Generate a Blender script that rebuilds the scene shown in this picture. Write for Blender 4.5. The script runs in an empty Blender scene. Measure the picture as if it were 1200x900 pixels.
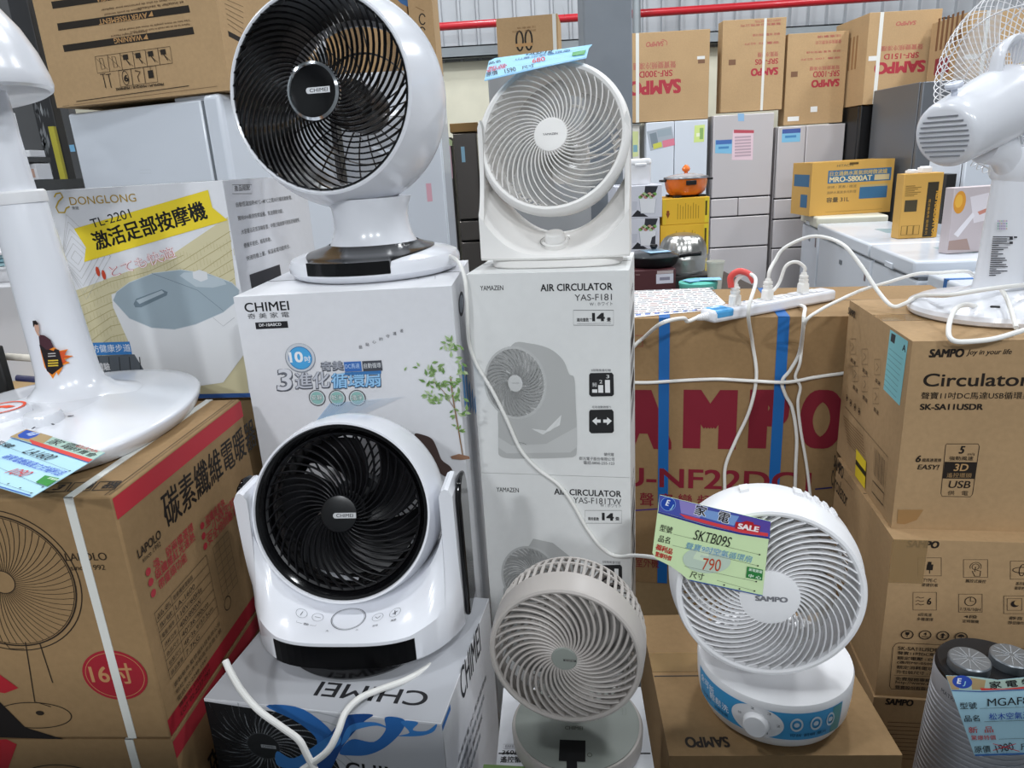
import bpy, bmesh, math, random
from mathutils import Vector, Matrix
random.seed(7)
sc = bpy.context.scene
COL = sc.collection
PI = math.pi
R = math.radians

# ------------------------------------------------------------------ camera
cam_d = bpy.data.cameras.new('camera'); cam = bpy.data.objects.new('camera', cam_d); COL.objects.link(cam)
EYE = Vector((0, 0, 1.45))
RGT = Vector((0.99829, -0.01743, -0.05573)); UPV = Vector((0.05839, 0.29792, 0.9528)); BCK = Vector((0, -0.95443, 0.29843))
cam.matrix_world = Matrix(((RGT.x, UPV.x, BCK.x, EYE.x), (RGT.y, UPV.y, BCK.y, EYE.y), (RGT.z, UPV.z, BCK.z, EYE.z), (0, 0, 0, 1)))
cam_d.sensor_fit = 'HORIZONTAL'; cam_d.sensor_width = 36.0; cam_d.lens = 36.0 * 830 / 1200
cam_d.clip_start = 0.02
sc.camera = cam

# ------------------------------------------------------------------ light
w = bpy.data.worlds.new('hall_light'); sc.world = w; w.use_nodes = True
w.node_tree.nodes['Background'].inputs[0].default_value = (0.82, 0.88, 1.0, 1)
w.node_tree.nodes['Background'].inputs[1].default_value = 0.3
sc.view_settings.view_transform = 'Standard'; sc.view_settings.look = 'None'
sc.view_settings.exposure = -0.2; sc.view_settings.gamma = 1.0
sc.view_settings.use_curve_mapping = False
def ceiling_lamp(x, y, z, size, watts):
    d = bpy.data.lights.new('ceiling_lamp', 'AREA'); d.shape = 'DISK'; d.size = size; d.energy = watts
    d.color = (0.93, 0.965, 1.0)
    o = bpy.data.objects.new('ceiling_lamp', d); o.location = (x, y, z); COL.objects.link(o)
for lx, ly, pw in ((-2.6, -5.2, 300), (0.2, -5.8, 300), (2.8, -5.2, 300), (-2.0, 0.9, 62), (2.0, 0.9, 62), (-2.0, 4.2, 115), (2.0, 4.2, 140), (0, 6.0, 100), (5.0, 2.4, 135), (5.0, 5.0, 140), (-4.6, 3.0, 100)):
    ceiling_lamp(lx, ly, 5.3, 0.6, pw)

# ------------------------------------------------------------------ helpers
def lin(h):
    h = h.lstrip('#'); o = []
    for i in (0, 2, 4):
        c = int(h[i:i + 2], 16) / 255; o.append(c / 12.92 if c <= .04045 else ((c + .055) / 1.055) ** 2.4)
    return (*o, 1)
MATS = {}
def mat(name, col, rough=.5, metal=0, spec=.5, coat=0, noise=0, nscale=40, bump=0, alpha=1, trans=0, emit=None, wave=0, stretch=(1, 1, 1)):
    if name in MATS: return MATS[name]
    m = bpy.data.materials.new(name); m.use_nodes = True; nt = m.node_tree; b = nt.nodes['Principled BSDF']
    c = lin(col); b.inputs['Base Color'].default_value = c
    b.inputs['Roughness'].default_value = rough; b.inputs['Metallic'].default_value = metal
    b.inputs['Specular IOR Level'].default_value = spec; b.inputs['Coat Weight'].default_value = coat; b.inputs['Coat Roughness'].default_value = .06
    b.inputs['Alpha'].default_value = alpha; b.inputs['Transmission Weight'].default_value = trans
    if emit: b.inputs['Emission Color'].default_value = lin(emit); b.inputs['Emission Strength'].default_value = 1
    if noise or bump or wave:
        tc = nt.nodes.new('ShaderNodeTexCoord'); mp = nt.nodes.new('ShaderNodeMapping'); mp.inputs['Scale'].default_value = stretch
        nt.links.new(tc.outputs['Object'], mp.inputs[0])
        n = nt.nodes.new('ShaderNodeTexNoise'); n.inputs['Scale'].default_value = nscale; n.inputs['Detail'].default_value = 5
        nt.links.new(mp.outputs[0], n.inputs['Vector'])
        if noise:
            n2 = nt.nodes.new('ShaderNodeTexNoise'); n2.inputs['Scale'].default_value = 5; n2.inputs['Detail'].default_value = 3
            nt.links.new(mp.outputs[0], n2.inputs['Vector'])
            ad = nt.nodes.new('ShaderNodeMath'); ad.operation = 'ADD'; nt.links.new(n.outputs[0], ad.inputs[0]); nt.links.new(n2.outputs[0], ad.inputs[1])
            rp = nt.nodes.new('ShaderNodeMapRange'); rp.inputs[1].default_value = .6; rp.inputs[2].default_value = 1.4
            rp.inputs[3].default_value = 1 - noise; rp.inputs[4].default_value = 1 + noise
            nt.links.new(ad.outputs[0], rp.inputs[0])
            mx = nt.nodes.new('ShaderNodeVectorMath'); mx.operation = 'SCALE'; mx.inputs[0].default_value = c[:3]
            nt.links.new(rp.outputs[0], mx.inputs['Scale']); nt.links.new(mx.outputs[0], b.inputs['Base Color'])
        if bump:
            bp = nt.nodes.new('ShaderNodeBump'); bp.inputs['Strength'].default_value = bump; bp.inputs['Distance'].default_value = .002
            nt.links.new(n.outputs[0], bp.inputs['Height']); nt.links.new(bp.outputs[0], b.inputs['Normal'])
    MATS[name] = m; return m
def ink(col, rough=.55): return mat('ink_' + col.lstrip('#'), col, rough, spec=.25)

card = mat('kraft_cardboard', '#a98c68', .78, spec=.2, noise=.10, nscale=90, bump=.12)
card4 = mat('dark_kraft_cardboard', '#947855', .8, spec=.2, noise=.10, nscale=90, bump=.12)
card2 = mat('tan_cardboard', '#b49670', .78, spec=.2, noise=.08, nscale=90, bump=.1)
card3 = mat('dull_cardboard', '#9d8562', .8, spec=.2, noise=.10, nscale=70, bump=.12)
whitecard = mat('white_coated_board', '#dfe0e4', .5, spec=.35, noise=.03, nscale=60)
greycard = mat('pale_grey_board', '#e0e1e0', .5, spec=.3, noise=.03, nscale=60)
white = mat('white_gloss_plastic', '#e4e6ec', .22, spec=.5, coat=.3)
whitem = mat('white_satin_plastic', '#e6e6e8', .38, spec=.45)
ivory = mat('warm_white_plastic', '#eae8e5', .4, spec=.4)
black = mat('black_gloss_plastic', '#08080a', .14, spec=.5)
blackm = mat('black_satin_plastic', '#131316', .4, spec=.4)
smoke = mat('smoked_clear_plastic', '#5d5855', .18, spec=.5, alpha=.5)
smokeb = mat('dark_smoked_plastic', '#77706c', .2, spec=.5, alpha=.42)
frost = mat('frosted_grey_plastic', '#b4b3b0', .3, spec=.4, alpha=.6)
chrome = mat('chrome', '#d0d4d8', .12, metal=1)
beige = mat('warm_grey_plastic', '#a9a39e', .42, spec=.4)
beiged = mat('grey_green_panel', '#858a84', .3, spec=.45)
cordw = mat('white_cord_rubber', '#e9e8e4', .45, spec=.4)
steel = mat('brushed_steel', '#a6a8ac', .32, metal=.85, noise=.05, nscale=30, stretch=(1, 1, 20))
fridgew = mat('white_enamel', '#d3d9e2', .25, spec=.5, coat=.2)
fridgeg = mat('champagne_enamel', '#c4bfc0', .3, spec=.5, metal=.1)
fridged = mat('dark_steel_enamel', '#74777c', .32, spec=.5, metal=.4)
gapdark = mat('gasket_dark', '#1c1b1c', .7)
strapw = mat('white_strapping', '#dcdcd6', .5)
strapb = mat('blue_strapping', '#1d66ad', .4, spec=.4)
clear = mat('clear_film', '#dfe3e6', .12, spec=.5, alpha=.16)
paper = mat('white_paper', '#ecebe8', .6)
wood = mat('pallet_wood', '#8d7350', .75, noise=.15, nscale=14)

def at(px, py, Y):
    v = RGT * ((px - 600) / 830) + UPV * (-(py - 450) / 830) - BCK
    return EYE + v * (Y / v.y)
def atz(px, py, z):
    v = RGT * ((px - 600) / 830) + UPV * (-(py - 450) / 830) - BCK
    return EYE + v * ((z - EYE.z) / v.z)
def rayd(px, py): return RGT * ((px - 600) / 830) + UPV * (-(py - 450) / 830) - BCK

class MB:
    def __init__(s): s.v = []; s.f = []; s.m = []; s.s = []
    def add(s, vs, fs, mi=0, smooth=False, M=None):
        o = len(s.v)
        s.v += [tuple(M @ Vector(p)) if M else tuple(p) for p in vs]
        for f in fs: s.f.append([i + o for i in f]); s.m.append(mi); s.s.append(smooth)
    def box(s, lo, hi, mi=0, M=None):
        x0, y0, z0 = lo; x1, y1, z1 = hi
        s.add([(x0, y0, z0), (x1, y0, z0), (x1, y1, z0), (x0, y1, z0), (x0, y0, z1), (x1, y0, z1), (x1, y1, z1), (x0, y1, z1)],
              [(3, 2, 1, 0), (4, 5, 6, 7), (0, 1, 5, 4), (1, 2, 6, 5), (2, 3, 7, 6), (3, 0, 4, 7)], mi, False, M)
    def lathe(s, prof, seg=48, mi=0, M=None, sx=1, sy=1, cap=(False, False)):
        n = len(prof); vs = []
        for r, z in prof:
            for k in range(seg):
                a = 2 * PI * k / seg; vs.append((r * math.cos(a) * sx, r * math.sin(a) * sy, z))
        fs = []
        for i in range(n - 1):
            for k in range(seg):
                k2 = (k + 1) % seg; fs.append((i * seg + k, i * seg + k2, (i + 1) * seg + k2, (i + 1) * seg + k))
        if cap[0]: fs.append(tuple(reversed(range(seg))))
        if cap[1]: fs.append(tuple(range((n - 1) * seg, n * seg)))
        s.add(vs, fs, mi, True, M)
    def sweep(s, pts, sec, mi=0, ref=None, M=None, closed=False):
        # sec: list of (a,b) offsets along side / ref axes; or function i->sec
        pts = [Vector(p) for p in pts]; n = len(pts); vs = []; pn = None
        for i, p in enumerate(pts):
            a = pts[i - 1] if (i > 0 or closed) else p; b = pts[(i + 1) % n] if (i < n - 1 or closed) else p
            t = (b - a); t = t.normalized() if t.length > 1e-9 else Vector((0, 0, 1))
            if ref is not None: nn = Vector(ref)
            else:
                nn = pn if pn is not None else (Vector((0, 0, 1)) if abs(t.z) < .9 else Vector((1, 0, 0)))
            nn = nn - t * nn.dot(t)
            if nn.length < 1e-6: nn = t.orthogonal()
            nn.normalize(); pn = nn; sd = t.cross(nn)
            sc_ = sec(i / (n - 1)) if callable(sec) else sec
            vs += [p + sd * x + nn * y for x, y in sc_]
        k = len(sec(0) if callable(sec) else sec); fs = []
        for i in range(n if closed else n - 1):
            j = (i + 1) % n
            for q in range(k):
                q2 = (q + 1) % k; fs.append((i * k + q, i * k + q2, j * k + q2, j * k + q))
        if not closed: fs += [tuple(reversed(range(k))), tuple(range((n - 1) * k, n * k))]
        s.add(vs, fs, mi, True, M)
    def tube(s, pts, r, seg=8, mi=0, M=None, closed=False, ref=None):
        s.sweep(pts, [(r * math.cos(2 * PI * k / seg), r * math.sin(2 * PI * k / seg)) for k in range(seg)], mi, ref, M, closed)
    def prism(s, poly, z0, z1, mi=0, M=None, smooth=False):
        n = len(poly); vs = [(x, y, z0) for x, y in poly] + [(x, y, z1) for x, y in poly]
        fs = [tuple(reversed(range(n))), tuple(range(n, 2 * n))] + [(i, (i + 1) % n, n + (i + 1) % n, n + i) for i in range(n)]
        s.add(vs, fs, mi, smooth, M)
    def grid(s, g, mi=0, M=None, smooth=True, wrap=False):
        a, b = len(g), len(g[0]); vs = [p for r_ in g for p in r_]; fs = []
        for i in range(a - 1):
            for j in range(b if wrap else b - 1):
                j2 = (j + 1) % b; fs.append((i * b + j, i * b + j2, (i + 1) * b + j2, (i + 1) * b + j))
        s.add(vs, fs, mi, smooth, M)

def obj(name, mb, mats, parent=None, bevel=0, loc=None, angle=35, seg=2, solid=0):
    me = bpy.data.meshes.new(name); me.from_pydata(mb.v, [], mb.f); me.update()
    mats = mats if isinstance(mats, (list, tuple)) else [mats]
    for m in mats: me.materials.append(m)
    me.polygons.foreach_set('material_index', mb.m); me.polygons.foreach_set('use_smooth', mb.s)
    if any(mb.s): me.set_sharp_from_angle(angle=R(angle))
    o = bpy.data.objects.new(name, me); COL.objects.link(o)
    if parent: o.parent = parent
    if loc is not None: o.location = loc
    if solid:
        q = o.modifiers.new('thick', 'SOLIDIFY'); q.thickness = solid; q.offset = 0
    if bevel:
        q = o.modifiers.new('round', 'BEVEL'); q.width = bevel; q.segments = seg; q.limit_method = 'ANGLE'; q.angle_limit = R(40)
        if seg > 1:
            me.polygons.foreach_set('use_smooth', [True] * len(me.polygons)); me.set_sharp_from_angle(angle=R(60))
    return o
def thing(name, label, cat, loc=(0, 0, 0), rz=0, group=None):
    o = bpy.data.objects.new(name, None); COL.objects.link(o); o.empty_display_size = .05
    o.location = loc; o.rotation_euler = (0, 0, rz); tag(o, label, cat, group); return o
def tag(o, label, cat, group=None):
    o['label'] = label; o['category'] = cat
    if group: o['group'] = group
    return o
def struct(o): o['kind'] = 'structure'; return o

# text as flat glyph meshes, bbox-normalised
TX = {}
def glyphs(s, slant=0.0):
    k = (s, slant)
    if k in TX: return TX[k]
    c = bpy.data.curves.new('t', 'FONT'); c.body = s; c.resolution_u = 2 if (len(s) > 12 or ord(s[0]) > 255) else 6; c.shear = slant
    o = bpy.data.objects.new('t', c); COL.objects.link(o); bpy.context.view_layer.update()
    e = o.evaluated_get(bpy.context.evaluated_depsgraph_get()); m = e.to_mesh()
    vs = [(v.co.x, v.co.y) for v in m.vertices]; fs = [tuple(p.vertices) for p in m.polygons]
    e.to_mesh_clear(); bpy.data.objects.remove(o); bpy.data.curves.remove(c)
    if vs:
        x0 = min(v[0] for v in vs); x1 = max(v[0] for v in vs); y0 = min(v[1] for v in vs); y1 = max(v[1] for v in vs)
        em = x1 - x0
        vs = [((x - x0) / max(x1 - x0, 1e-6), (y - y0) / max(y1 - y0, 1e-6)) for x, y in vs]
        asp = (x1 - x0) / max(y1 - y0, 1e-6)
    else: asp = 1; em = 1
    TX[k] = (vs, fs, asp, em); return TX[k]

class Print:
    """printed graphics lying on one flat face; O, U, V, N in world space, pixels are traced onto the face"""
    def __init__(s, O, U, V, W=1, H=1):
        s.O, s.U, s.V = Vector(O), Vector(U).normalized(), Vector(V).normalized(); s.N = s.U.cross(s.V); s.W = W; s.H = H
        s.mb = MB(); s.cols = []; s.k = 0; s.clip = False
    def uv(s, px, py):
        d = rayd(px, py); t = (s.O - EYE).dot(s.N) / d.dot(s.N); p = EYE + d * t - s.O
        return Vector((p.dot(s.U), p.dot(s.V)))
    def mi(s, col):
        if col not in s.cols: s.cols.append(col)
        return s.cols.index(col)
    def put(s, pts, fs, col):
        s.k += 1; h = .0004 + .00003 * s.k
        s.mb.add([s.O + s.U * x + s.V * y + s.N * h for x, y in pts], fs, s.mi(col))
    def poly_uv(s, pts, col): s.put(pts, [tuple(range(len(pts)))], col)
    def poly(s, pts, col): s.poly_uv([s.uv(*p) for p in pts], col)
    def rect(s, x0, y0, x1, y1, col):
        a = s.uv(x0, y0); b = s.uv(x1, y1); s.rect_uv(a.x, b.y, b.x, a.y, col)
    def rect_uv(s, u0, v0, u1, v1, col): s.put([(u0, v0), (u1, v0), (u1, v1), (u0, v1)], [(0, 1, 2, 3)], col)
    def line_uv(s, pts, wd, col, closed=False):
        pts = [Vector(p) for p in pts]; n = len(pts); L = []; Rr = []
        ins = [not s.clip or (0 <= p.x <= s.W and 0 <= p.y <= s.H) for p in pts]
        for i in range(n):
            a = pts[i - 1] if (i > 0 or closed) else pts[i]; b = pts[(i + 1) % n] if (i < n - 1 or closed) else pts[i]
            t = b - a; t = t.normalized() if t.length > 1e-9 else Vector((1, 0)); q = Vector((-t.y, t.x)) * wd / 2
            L.append(pts[i] + q); Rr.append(pts[i] - q)
        if s.clip: L, Rr = [[Vector((min(max(p.x, 0), s.W), min(max(p.y, 0), s.H))) for p in A] for A in (L, Rr)]
        fs = [(i, n + i, n + (i + 1) % n, (i + 1) % n) for i in range(n if closed else n - 1) if ins[i] and ins[(i + 1) % n]]
        if fs: s.put(L + Rr, fs, col)
    def line(s, pts, wd, col, closed=False): s.line_uv([s.uv(*p) for p in pts], wd, col, closed)
    def frame(s, x0, y0, x1, y1, wd, col): s.line([(x0, y0), (x1, y0), (x1, y1), (x0, y1)], wd, col, True)
    def ell_uv(s, u, v, a, b, col, n=40): s.put([(u + a * math.cos(2 * PI * k / n), v + b * math.sin(2 * PI * k / n)) for k in range(n)], [tuple(range(n))], col)
    def blob(s, pts, col):
        s.poly_uv([(q.x, q.y) for q in smooth_path([(*s.uv(*p), 0) for p in pts], 5, True)], col)
    def ring_uv(s, u, v, a, b, wd, col, n=48, t0=0, t1=2 * PI):
        full = abs(t1 - t0 - 2 * PI) < 1e-6; m = n if full else n + 1
        s.line_uv([(u + a * math.cos(t0 + (t1 - t0) * k / n), v + b * math.sin(t0 + (t1 - t0) * k / n)) for k in range(m)], wd, col, full)
    def swirl_uv(s, u, v, r0, r1, n, sw, wd, col, ky=1.0, kx=1.0):
        for k in range(n):
            a = 2 * PI * k / n
            s.k -= 1
            s.line_uv([(u + kx * (r0 + (r1 - r0) * t) * math.cos(a + sw * t), v + ky * (r0 + (r1 - r0) * t) * math.sin(a + sw * t)) for t in (0, .17, .33, .5, .67, .83, 1)], wd, col)
    def T_uv(s, tx, u, v, wd, ht, col, ang=0, bold=0, slant=0):
        vs, fs, asp, em = glyphs(tx, slant)
        if not vs: return
        if wd is None: wd = ht * asp
        if ht is None: ht = wd / asp
        c, n = math.cos(ang), math.sin(ang)
        bx = max(bold, 0) / em * .9; by = bx * wd / ht * .6      # heavier weight: the glyph is overprinted slightly shifted
        wd0, ht0 = 1 - 2 * bx, 1 - 2 * by
        for dx, dy in ([(i / 2, j / 2) for i in range(-2, 3) for j in range(-2, 3) if (i, j) != (0, 0)] + [(0, 0)] if bold > .07 else ((-1, -1), (1, -1), (-1, 1), (1, 1), (0, 0)) if bold > .004 else ((0, 0),)):
            s.k += .2 - (1 if (dx, dy) != (0, 0) else 0)
            P_ = [((bx + bx * dx + x * wd0) * wd, (by + by * dy + y * ht0) * ht) for x, y in vs]
            s.put([(u + x * c - y * n, v + x * n + y * c) for x, y in P_], fs, col)
    def T(s, tx, x0, y0, x1, y1, h, col, bold=0, slant=0, snap=True):
        """tx runs from pixel (x0,y0) to (x1,y1) along its baseline, h pixels tall"""
        a = s.uv(x0, y0); b = s.uv(x1, y1); d = b - a; L = d.length; ang = math.atan2(d.y, d.x)
        l = math.hypot(x1 - x0, y1 - y0); xm, ym = (x0 + x1) / 2, (y0 + y1) / 2
        q = s.uv(xm + h * (y1 - y0) / l, ym - h * (x1 - x0) / l) - s.uv(xm, ym)
        if snap: ang = round(ang / (PI / 2)) * PI / 2
        ht = abs(q.dot(Vector((-math.sin(ang), math.cos(ang)))))
        s.T_uv(tx, a.x, a.y, L, ht, col, ang, bold, slant)
    def lines(s, x0, y0, x1, y1, rows, tx, h, col, **k):
        """a block of small print lines between two pixels"""
        for i in range(rows):
            f = i / max(rows - 1, 1); s.T(tx[i % len(tx)], x0, y0 + (y1 - y0) * f, x1, y0 + (y1 - y0) * f, h, col, **k)
    def build(s, name, root, minv=None):
        if not s.mb.f: return None
        M = minv if minv is not None else root.matrix_basis.inverted()
        s.mb.v = [tuple(M @ Vector(p)) for p in s.mb.v]
        return obj(name, s.mb, [ink(c) for c in s.cols], root)

def rootmat(loc, rz): return Matrix.Translation(loc) @ Matrix.Rotation(rz, 4, 'Z')
class Carton:
    """P = front-left-top corner x, y, z, yaw degrees, width, depth, height"""
    def __init__(s, name, label, cat, P, m, group=None, bevel=.003, seam=True, body='carton'):
        x, y, z, yaw, W, D, H = P; s.W, s.D, s.H = W, D, H; rz = R(yaw)
        c = Matrix.Rotation(rz, 3, 'Z') @ Vector((W / 2, D / 2, 0))
        s.root = thing(name, label, cat, (x + c.x, y + c.y, z - H), rz, group); s.M = rootmat(s.root.location, rz)
        b = MB(); b.box((-W / 2, -D / 2, 0), (W / 2, D / 2, H))
        if seam: b.box((-W / 2 + .002, -.0012, H), (W / 2 - .002, .0012, H + .0004), 1)
        s.body = obj(body, b, [m, gapdark], s.root, bevel=bevel, seg=1 if bevel < .002 else 2)
    def face(s, f):
        W, D, H = s.W, s.D, s.H
        O, U, V, w_, h_ = {'front': ((-W / 2, -D / 2, 0), (1, 0, 0), (0, 0, 1), W, H), 'right': ((W / 2, -D / 2, 0), (0, 1, 0), (0, 0, 1), D, H),
                   'left': ((-W / 2, D / 2, 0), (0, -1, 0), (0, 0, 1), D, H), 'top': ((-W / 2, -D / 2, H), (1, 0, 0), (0, 1, 0), W, D)}[f]
        r3 = s.M.to_3x3(); q = Print(s.M @ Vector(O), r3 @ Vector(U), r3 @ Vector(V), w_, h_); q.clip = True; return q
    def part(s, name, lo, hi, m, bevel=0):
        b = MB(); b.box(lo, hi); return obj(name, b, m, s.root, bevel=bevel)
    def strap(s, axis, pos, wd, m, name='strap', t=.0012):
        """a band right round the carton; axis 'x': at x=pos, round front, top, back"""
        W, D, H = s.W / 2 + t, s.D / 2 + t, s.H + t; b = MB(); h = wd / 2
        if axis == 'x':
            b.box((pos - h, -D, 0.001), (pos + h, -D + t, H)); b.box((pos - h, D - t, 0.001), (pos + h, D, H)); b.box((pos - h, -D, H - t), (pos + h, D, H))
        else:
            b.box((-W, pos - h, 0.001), (-W + t, pos + h, H)); b.box((W - t, pos - h, 0.001), (W, pos + h, H)); b.box((-W, pos - h, H - t), (W, pos + h, H))
        return obj(name, b, m, s.root)
def carton_px(name, label, cat, xl, xr, yt, yb, Y, D, m, yaw=0, **k):
    """a carton whose near face is the pixel rectangle at depth Y"""
    xm = (xl + xr) / 2; a = at(xl, (yt + yb) / 2, Y); e = at(xr, (yt + yb) / 2, Y)
    zt = at(xm, yt, Y).z; zb = at(xm, yb, Y).z; W = (e.x - a.x) / math.cos(R(yaw))
    return Carton(name, label, cat, (a.x, Y, zt, yaw, W, D, zt - zb), m, **k)

class Head:
    """frame of a round fan head: centre c on the front ring, u right, v up, n out of the front"""
    def __init__(s, c, az, el, root):
        s.n = Vector((math.sin(az) * math.cos(el), -math.cos(az) * math.cos(el), math.sin(el))); s.u = Vector((0, 0, 1)).cross(s.n).normalized()
        s.v = s.n.cross(s.u); s.c = Vector(c) - root.location
        s.M = Matrix(((s.u.x, s.v.x, s.n.x, s.c.x), (s.u.y, s.v.y, s.n.y, s.c.y), (s.u.z, s.v.z, s.n.z, s.c.z), (0, 0, 0, 1)))
def swirl(mb, M, r0, r1, n, sweep, wd, dp, tf, mi=0, steps=12, pw=1.0, taper=1.0):
    sec = lambda t: [(wd / 2 * (taper + (1 - taper) * t), -dp / 2), (wd / 2 * (taper + (1 - taper) * t), dp / 2 * .6), (0, dp / 2), (-wd / 2 * (taper + (1 - taper) * t), dp / 2 * .6), (-wd / 2 * (taper + (1 - taper) * t), -dp / 2)]
    for k in range(n):
        a0 = 2 * PI * k / n; pts = []
        for i in range(steps + 1):
            t = i / steps; r = r0 + (r1 - r0) * t; a = a0 + sweep * t ** pw; pts.append((r * math.cos(a), r * math.sin(a), tf(r)))
        mb.sweep(pts, sec, mi, (0, 0, 1), M)
def impeller(mb, M, r0, r1, n, tb, tf, twist, mi=0, cover=.75):
    for k in range(n):
        g = []
        for i in range(9):
            t = i / 8; r = r0 + (r1 - r0) * t; row = []
            for j in range(9):
                q = j / 8; a = 2 * PI * k / n + twist * t + (q - .5) * cover * 2 * PI / n; row.append((r * math.cos(a), r * math.sin(a), tb + (tf - tb) * (1 - q) + .004 * math.sin(PI * q)))
            g.append(row)
        mb.grid(g, mi, M)
def ellipsoid(mb, c, rx, ry, rz, mi=0, n=24, m=14, M=None):
    g = []
    for i in range(m + 1):
        p = PI * i / m; g.append([(c[0] + rx * math.sin(p) * math.cos(2 * PI * j / n), c[1] + ry * math.sin(p) * math.sin(2 * PI * j / n), c[2] - rz * math.cos(p)) for j in range(n)])
    mb.grid(g, mi, M, True, True)
def smooth_path(pts, n=8, closed=False):
    P = [Vector(p) for p in pts]; o = []; L = len(P)
    for i in range(L if closed else L - 1):
        p1, p2 = P[i], P[(i + 1) % L]; p0 = P[i - 1] if (i > 0 or closed) else p1 * 2 - p2; p3 = P[(i + 2) % L] if (i + 2 < L or closed) else p2 * 2 - p1
        for k in range(n):
            t = k / n; o.append(.5 * ((2 * p1) + (p2 - p0) * t + (2 * p0 - 5 * p1 + 4 * p2 - p3) * t * t + (3 * p1 - p0 - 3 * p2 + p3) * t ** 3))
    if not closed: o.append(P[-1])
    return o
def cord(name, label, pts, r=.0035, m=None, flat=1.0, parent=None):
    p = smooth_path(pts, 8); base = Vector(p[0]); mb = MB()
    mb.sweep([q - base for q in p], [(r * flat * math.cos(2 * PI * k / 10), r * math.sin(2 * PI * k / 10)) for k in range(10)])
    o = obj(name, mb, m or cordw, loc=base)
    if parent: o.parent = parent; o.location = base - parent.location
    else: tag(o, label, 'cable')
    return o, base
# ================================================================== the hall
b = MB(); b.box((-6, -8, -.05), (9, 8.3, 0)); struct(obj('floor', b, mat('sealed_concrete', '#6d6f70', .35, noise=.08, nscale=6)))
b = MB(); b.box((-6, -8, 5.6), (9, 8.3, 5.7)); struct(obj('ceiling', b, mat('roof_sheet', '#a9adb0', .7)))
b = MB(); b.box((-6, -8.1, 0), (9, -8, 5.7)); struct(obj('wall_front', b, mat('hall_wall', '#8d9092', .8)))
b = MB(); b.box((9, -8, 0), (9.1, 8.3, 5.7)); struct(obj('wall_right', b, mat('hall_wall', '#8d9092', .8)))
b = MB(); b.box((-6, 8.0, 0), (9, 8.15, 2.47)); struct(obj('wall_back', b, mat('cream_plaster', '#dcd8c4', .8, noise=.04, nscale=5)))
cor = mat('corrugated_sheet', '#b3b7bb', .4, metal=.15, noise=.05, nscale=3)
b = MB(); prof = []; x = -6.0
while x < 9:
    prof += [(x, 8.06), (x + .145, 8.06), (x + .155, 8.02), (x + .178, 8.02), (x + .188, 8.06)]; x += .19
b.grid([[(p[0], p[1], 2.35) for p in prof], [(p[0], p[1], 5.2) for p in prof]], 0, None, False)
b.box((-6, 8.075, 2.35), (9, 8.16, 5.2), 0)
struct(obj('wall_back_upper', b, cor))
galv = mat('galvanised_steel', '#9aa1a5', .45, metal=.4, noise=.08, nscale=8)
for i, (z0, z1) in enumerate(((2.49, 2.60), (3.45, 3.56))):
    b = MB(); b.box((-6, 7.86, z0), (9, 7.875, z1)); b.box((-6, 7.86, z1 - .012), (9, 8.02, z1)); b.box((-6, 7.86, z0), (9, 7.93, z0 + .012))
    struct(obj('trim_%d' % (i + 1), b, galv))
b = MB(); b.tube([(-6, 7.72, 2.72), (9, 7.72, 2.83)], .037, 14)
for xx in (-2.6, .95, 4.4): b.tube([(xx, 7.72, 2.745 + .0073 * (xx + 2.6)), (xx + .09, 7.72, 2.746 + .0073 * (xx + 2.6))], .044, 14)
struct(obj('sprinkler_pipe', b, mat('red_paint', '#c4232f', .3, coat=.3)))
b = MB(); b.tube([(1.405, 7.55, 0), (1.405, 7.55, 5.2)], .04, 12); struct(obj('downpipe', b, galv))
b = MB(); b.box((.565, 4.8, 0), (.868, 5.1, 5.2)); struct(obj('column', b, mat('grey_painted_concrete', '#7b828a', .7, noise=.06, nscale=7), bevel=.012))
b = MB(); b.box((-1.9, -.50, 0), (1.9, -.38, 1.62)); struct(obj('wall_light_blocker', b, mat('hall_wall', '#8d9092')))  # unseen low wall behind the camera, added to shade the lower cartons
b = MB(); b.box((-6.1, -8, 0), (-6, 8.3, 5.7)); struct(obj('wall_left', b, mat('grey_panel_wall', '#8f9496', .6, noise=.05, nscale=4)))

# ================================================================== foreground cartons
K = '#2b2118'; RD = '#a8222c'; MR = '#7d2030'; BK = '#17171a'
# ---- heater cartons (left stack)
def spiral_fan(f, px, py, r, col, n=46, sw=.5, hub=.2):
    c = f.uv(px, py)
    for q, wd in ((1, .0016), (.93, .0022), (.905, .001)): f.ring_uv(c.x, c.y, r * q, r * q, wd, col, 64)
    f.swirl_uv(c.x, c.y, r * hub, r * .9, n, sw, .0008, col); f.ring_uv(c.x, c.y, r * hub, r * hub, .0012, col, 40)
LP = (-.983, .842, 1.082, -4.3, .48, .377, .373)
lap = Carton('cardboard_box', 'large kraft fan-heater carton with red top band under the white heater base', 'box', LP, card4, 'kraft heater cartons in the left stack', seam=False)
f = lap.face('front')
c = f.uv(3, 682); spiral_fan(f, 3, 682, .106, K, 60, .35, .16)
f.line([(30, 752), (41, 822), (60, 828)], .0016, K); f.line([(47, 754), (62, 800)], .0016, K); f.line([(5, 752), (12, 760), (29, 760)], .0012, K)
c = f.uv(40, 838); f.ring_uv(c.x, c.y, .055, .022, .0014, K); f.ell_uv(c.x + .01, c.y + .004, .006, .004, K)
f.poly([(-60, 806), (-20, 806), (0, 822), (30, 852), (75, 866), (-60, 862)], '#1a1412'); f.poly([(-60, 778), (0, 790), (22, 806), (6, 812), (-60, 800)], RD)
c = f.uv(135, 791); f.ell_uv(c.x, c.y, .0455, .0405, '#9c2430'); f.ring_uv(c.x, c.y, .041, .036, .0008, '#b9885c'); f.T('16吋', 109, 801, 159, 801, 24, '#b9885c', bold=.02)
f.T('LAPOLO', 78, 657, 126, 655, 9, K); f.T('since 1992', 84, 668, 124, 667, 6, K)
f.build('front_print', lap.root)
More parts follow.
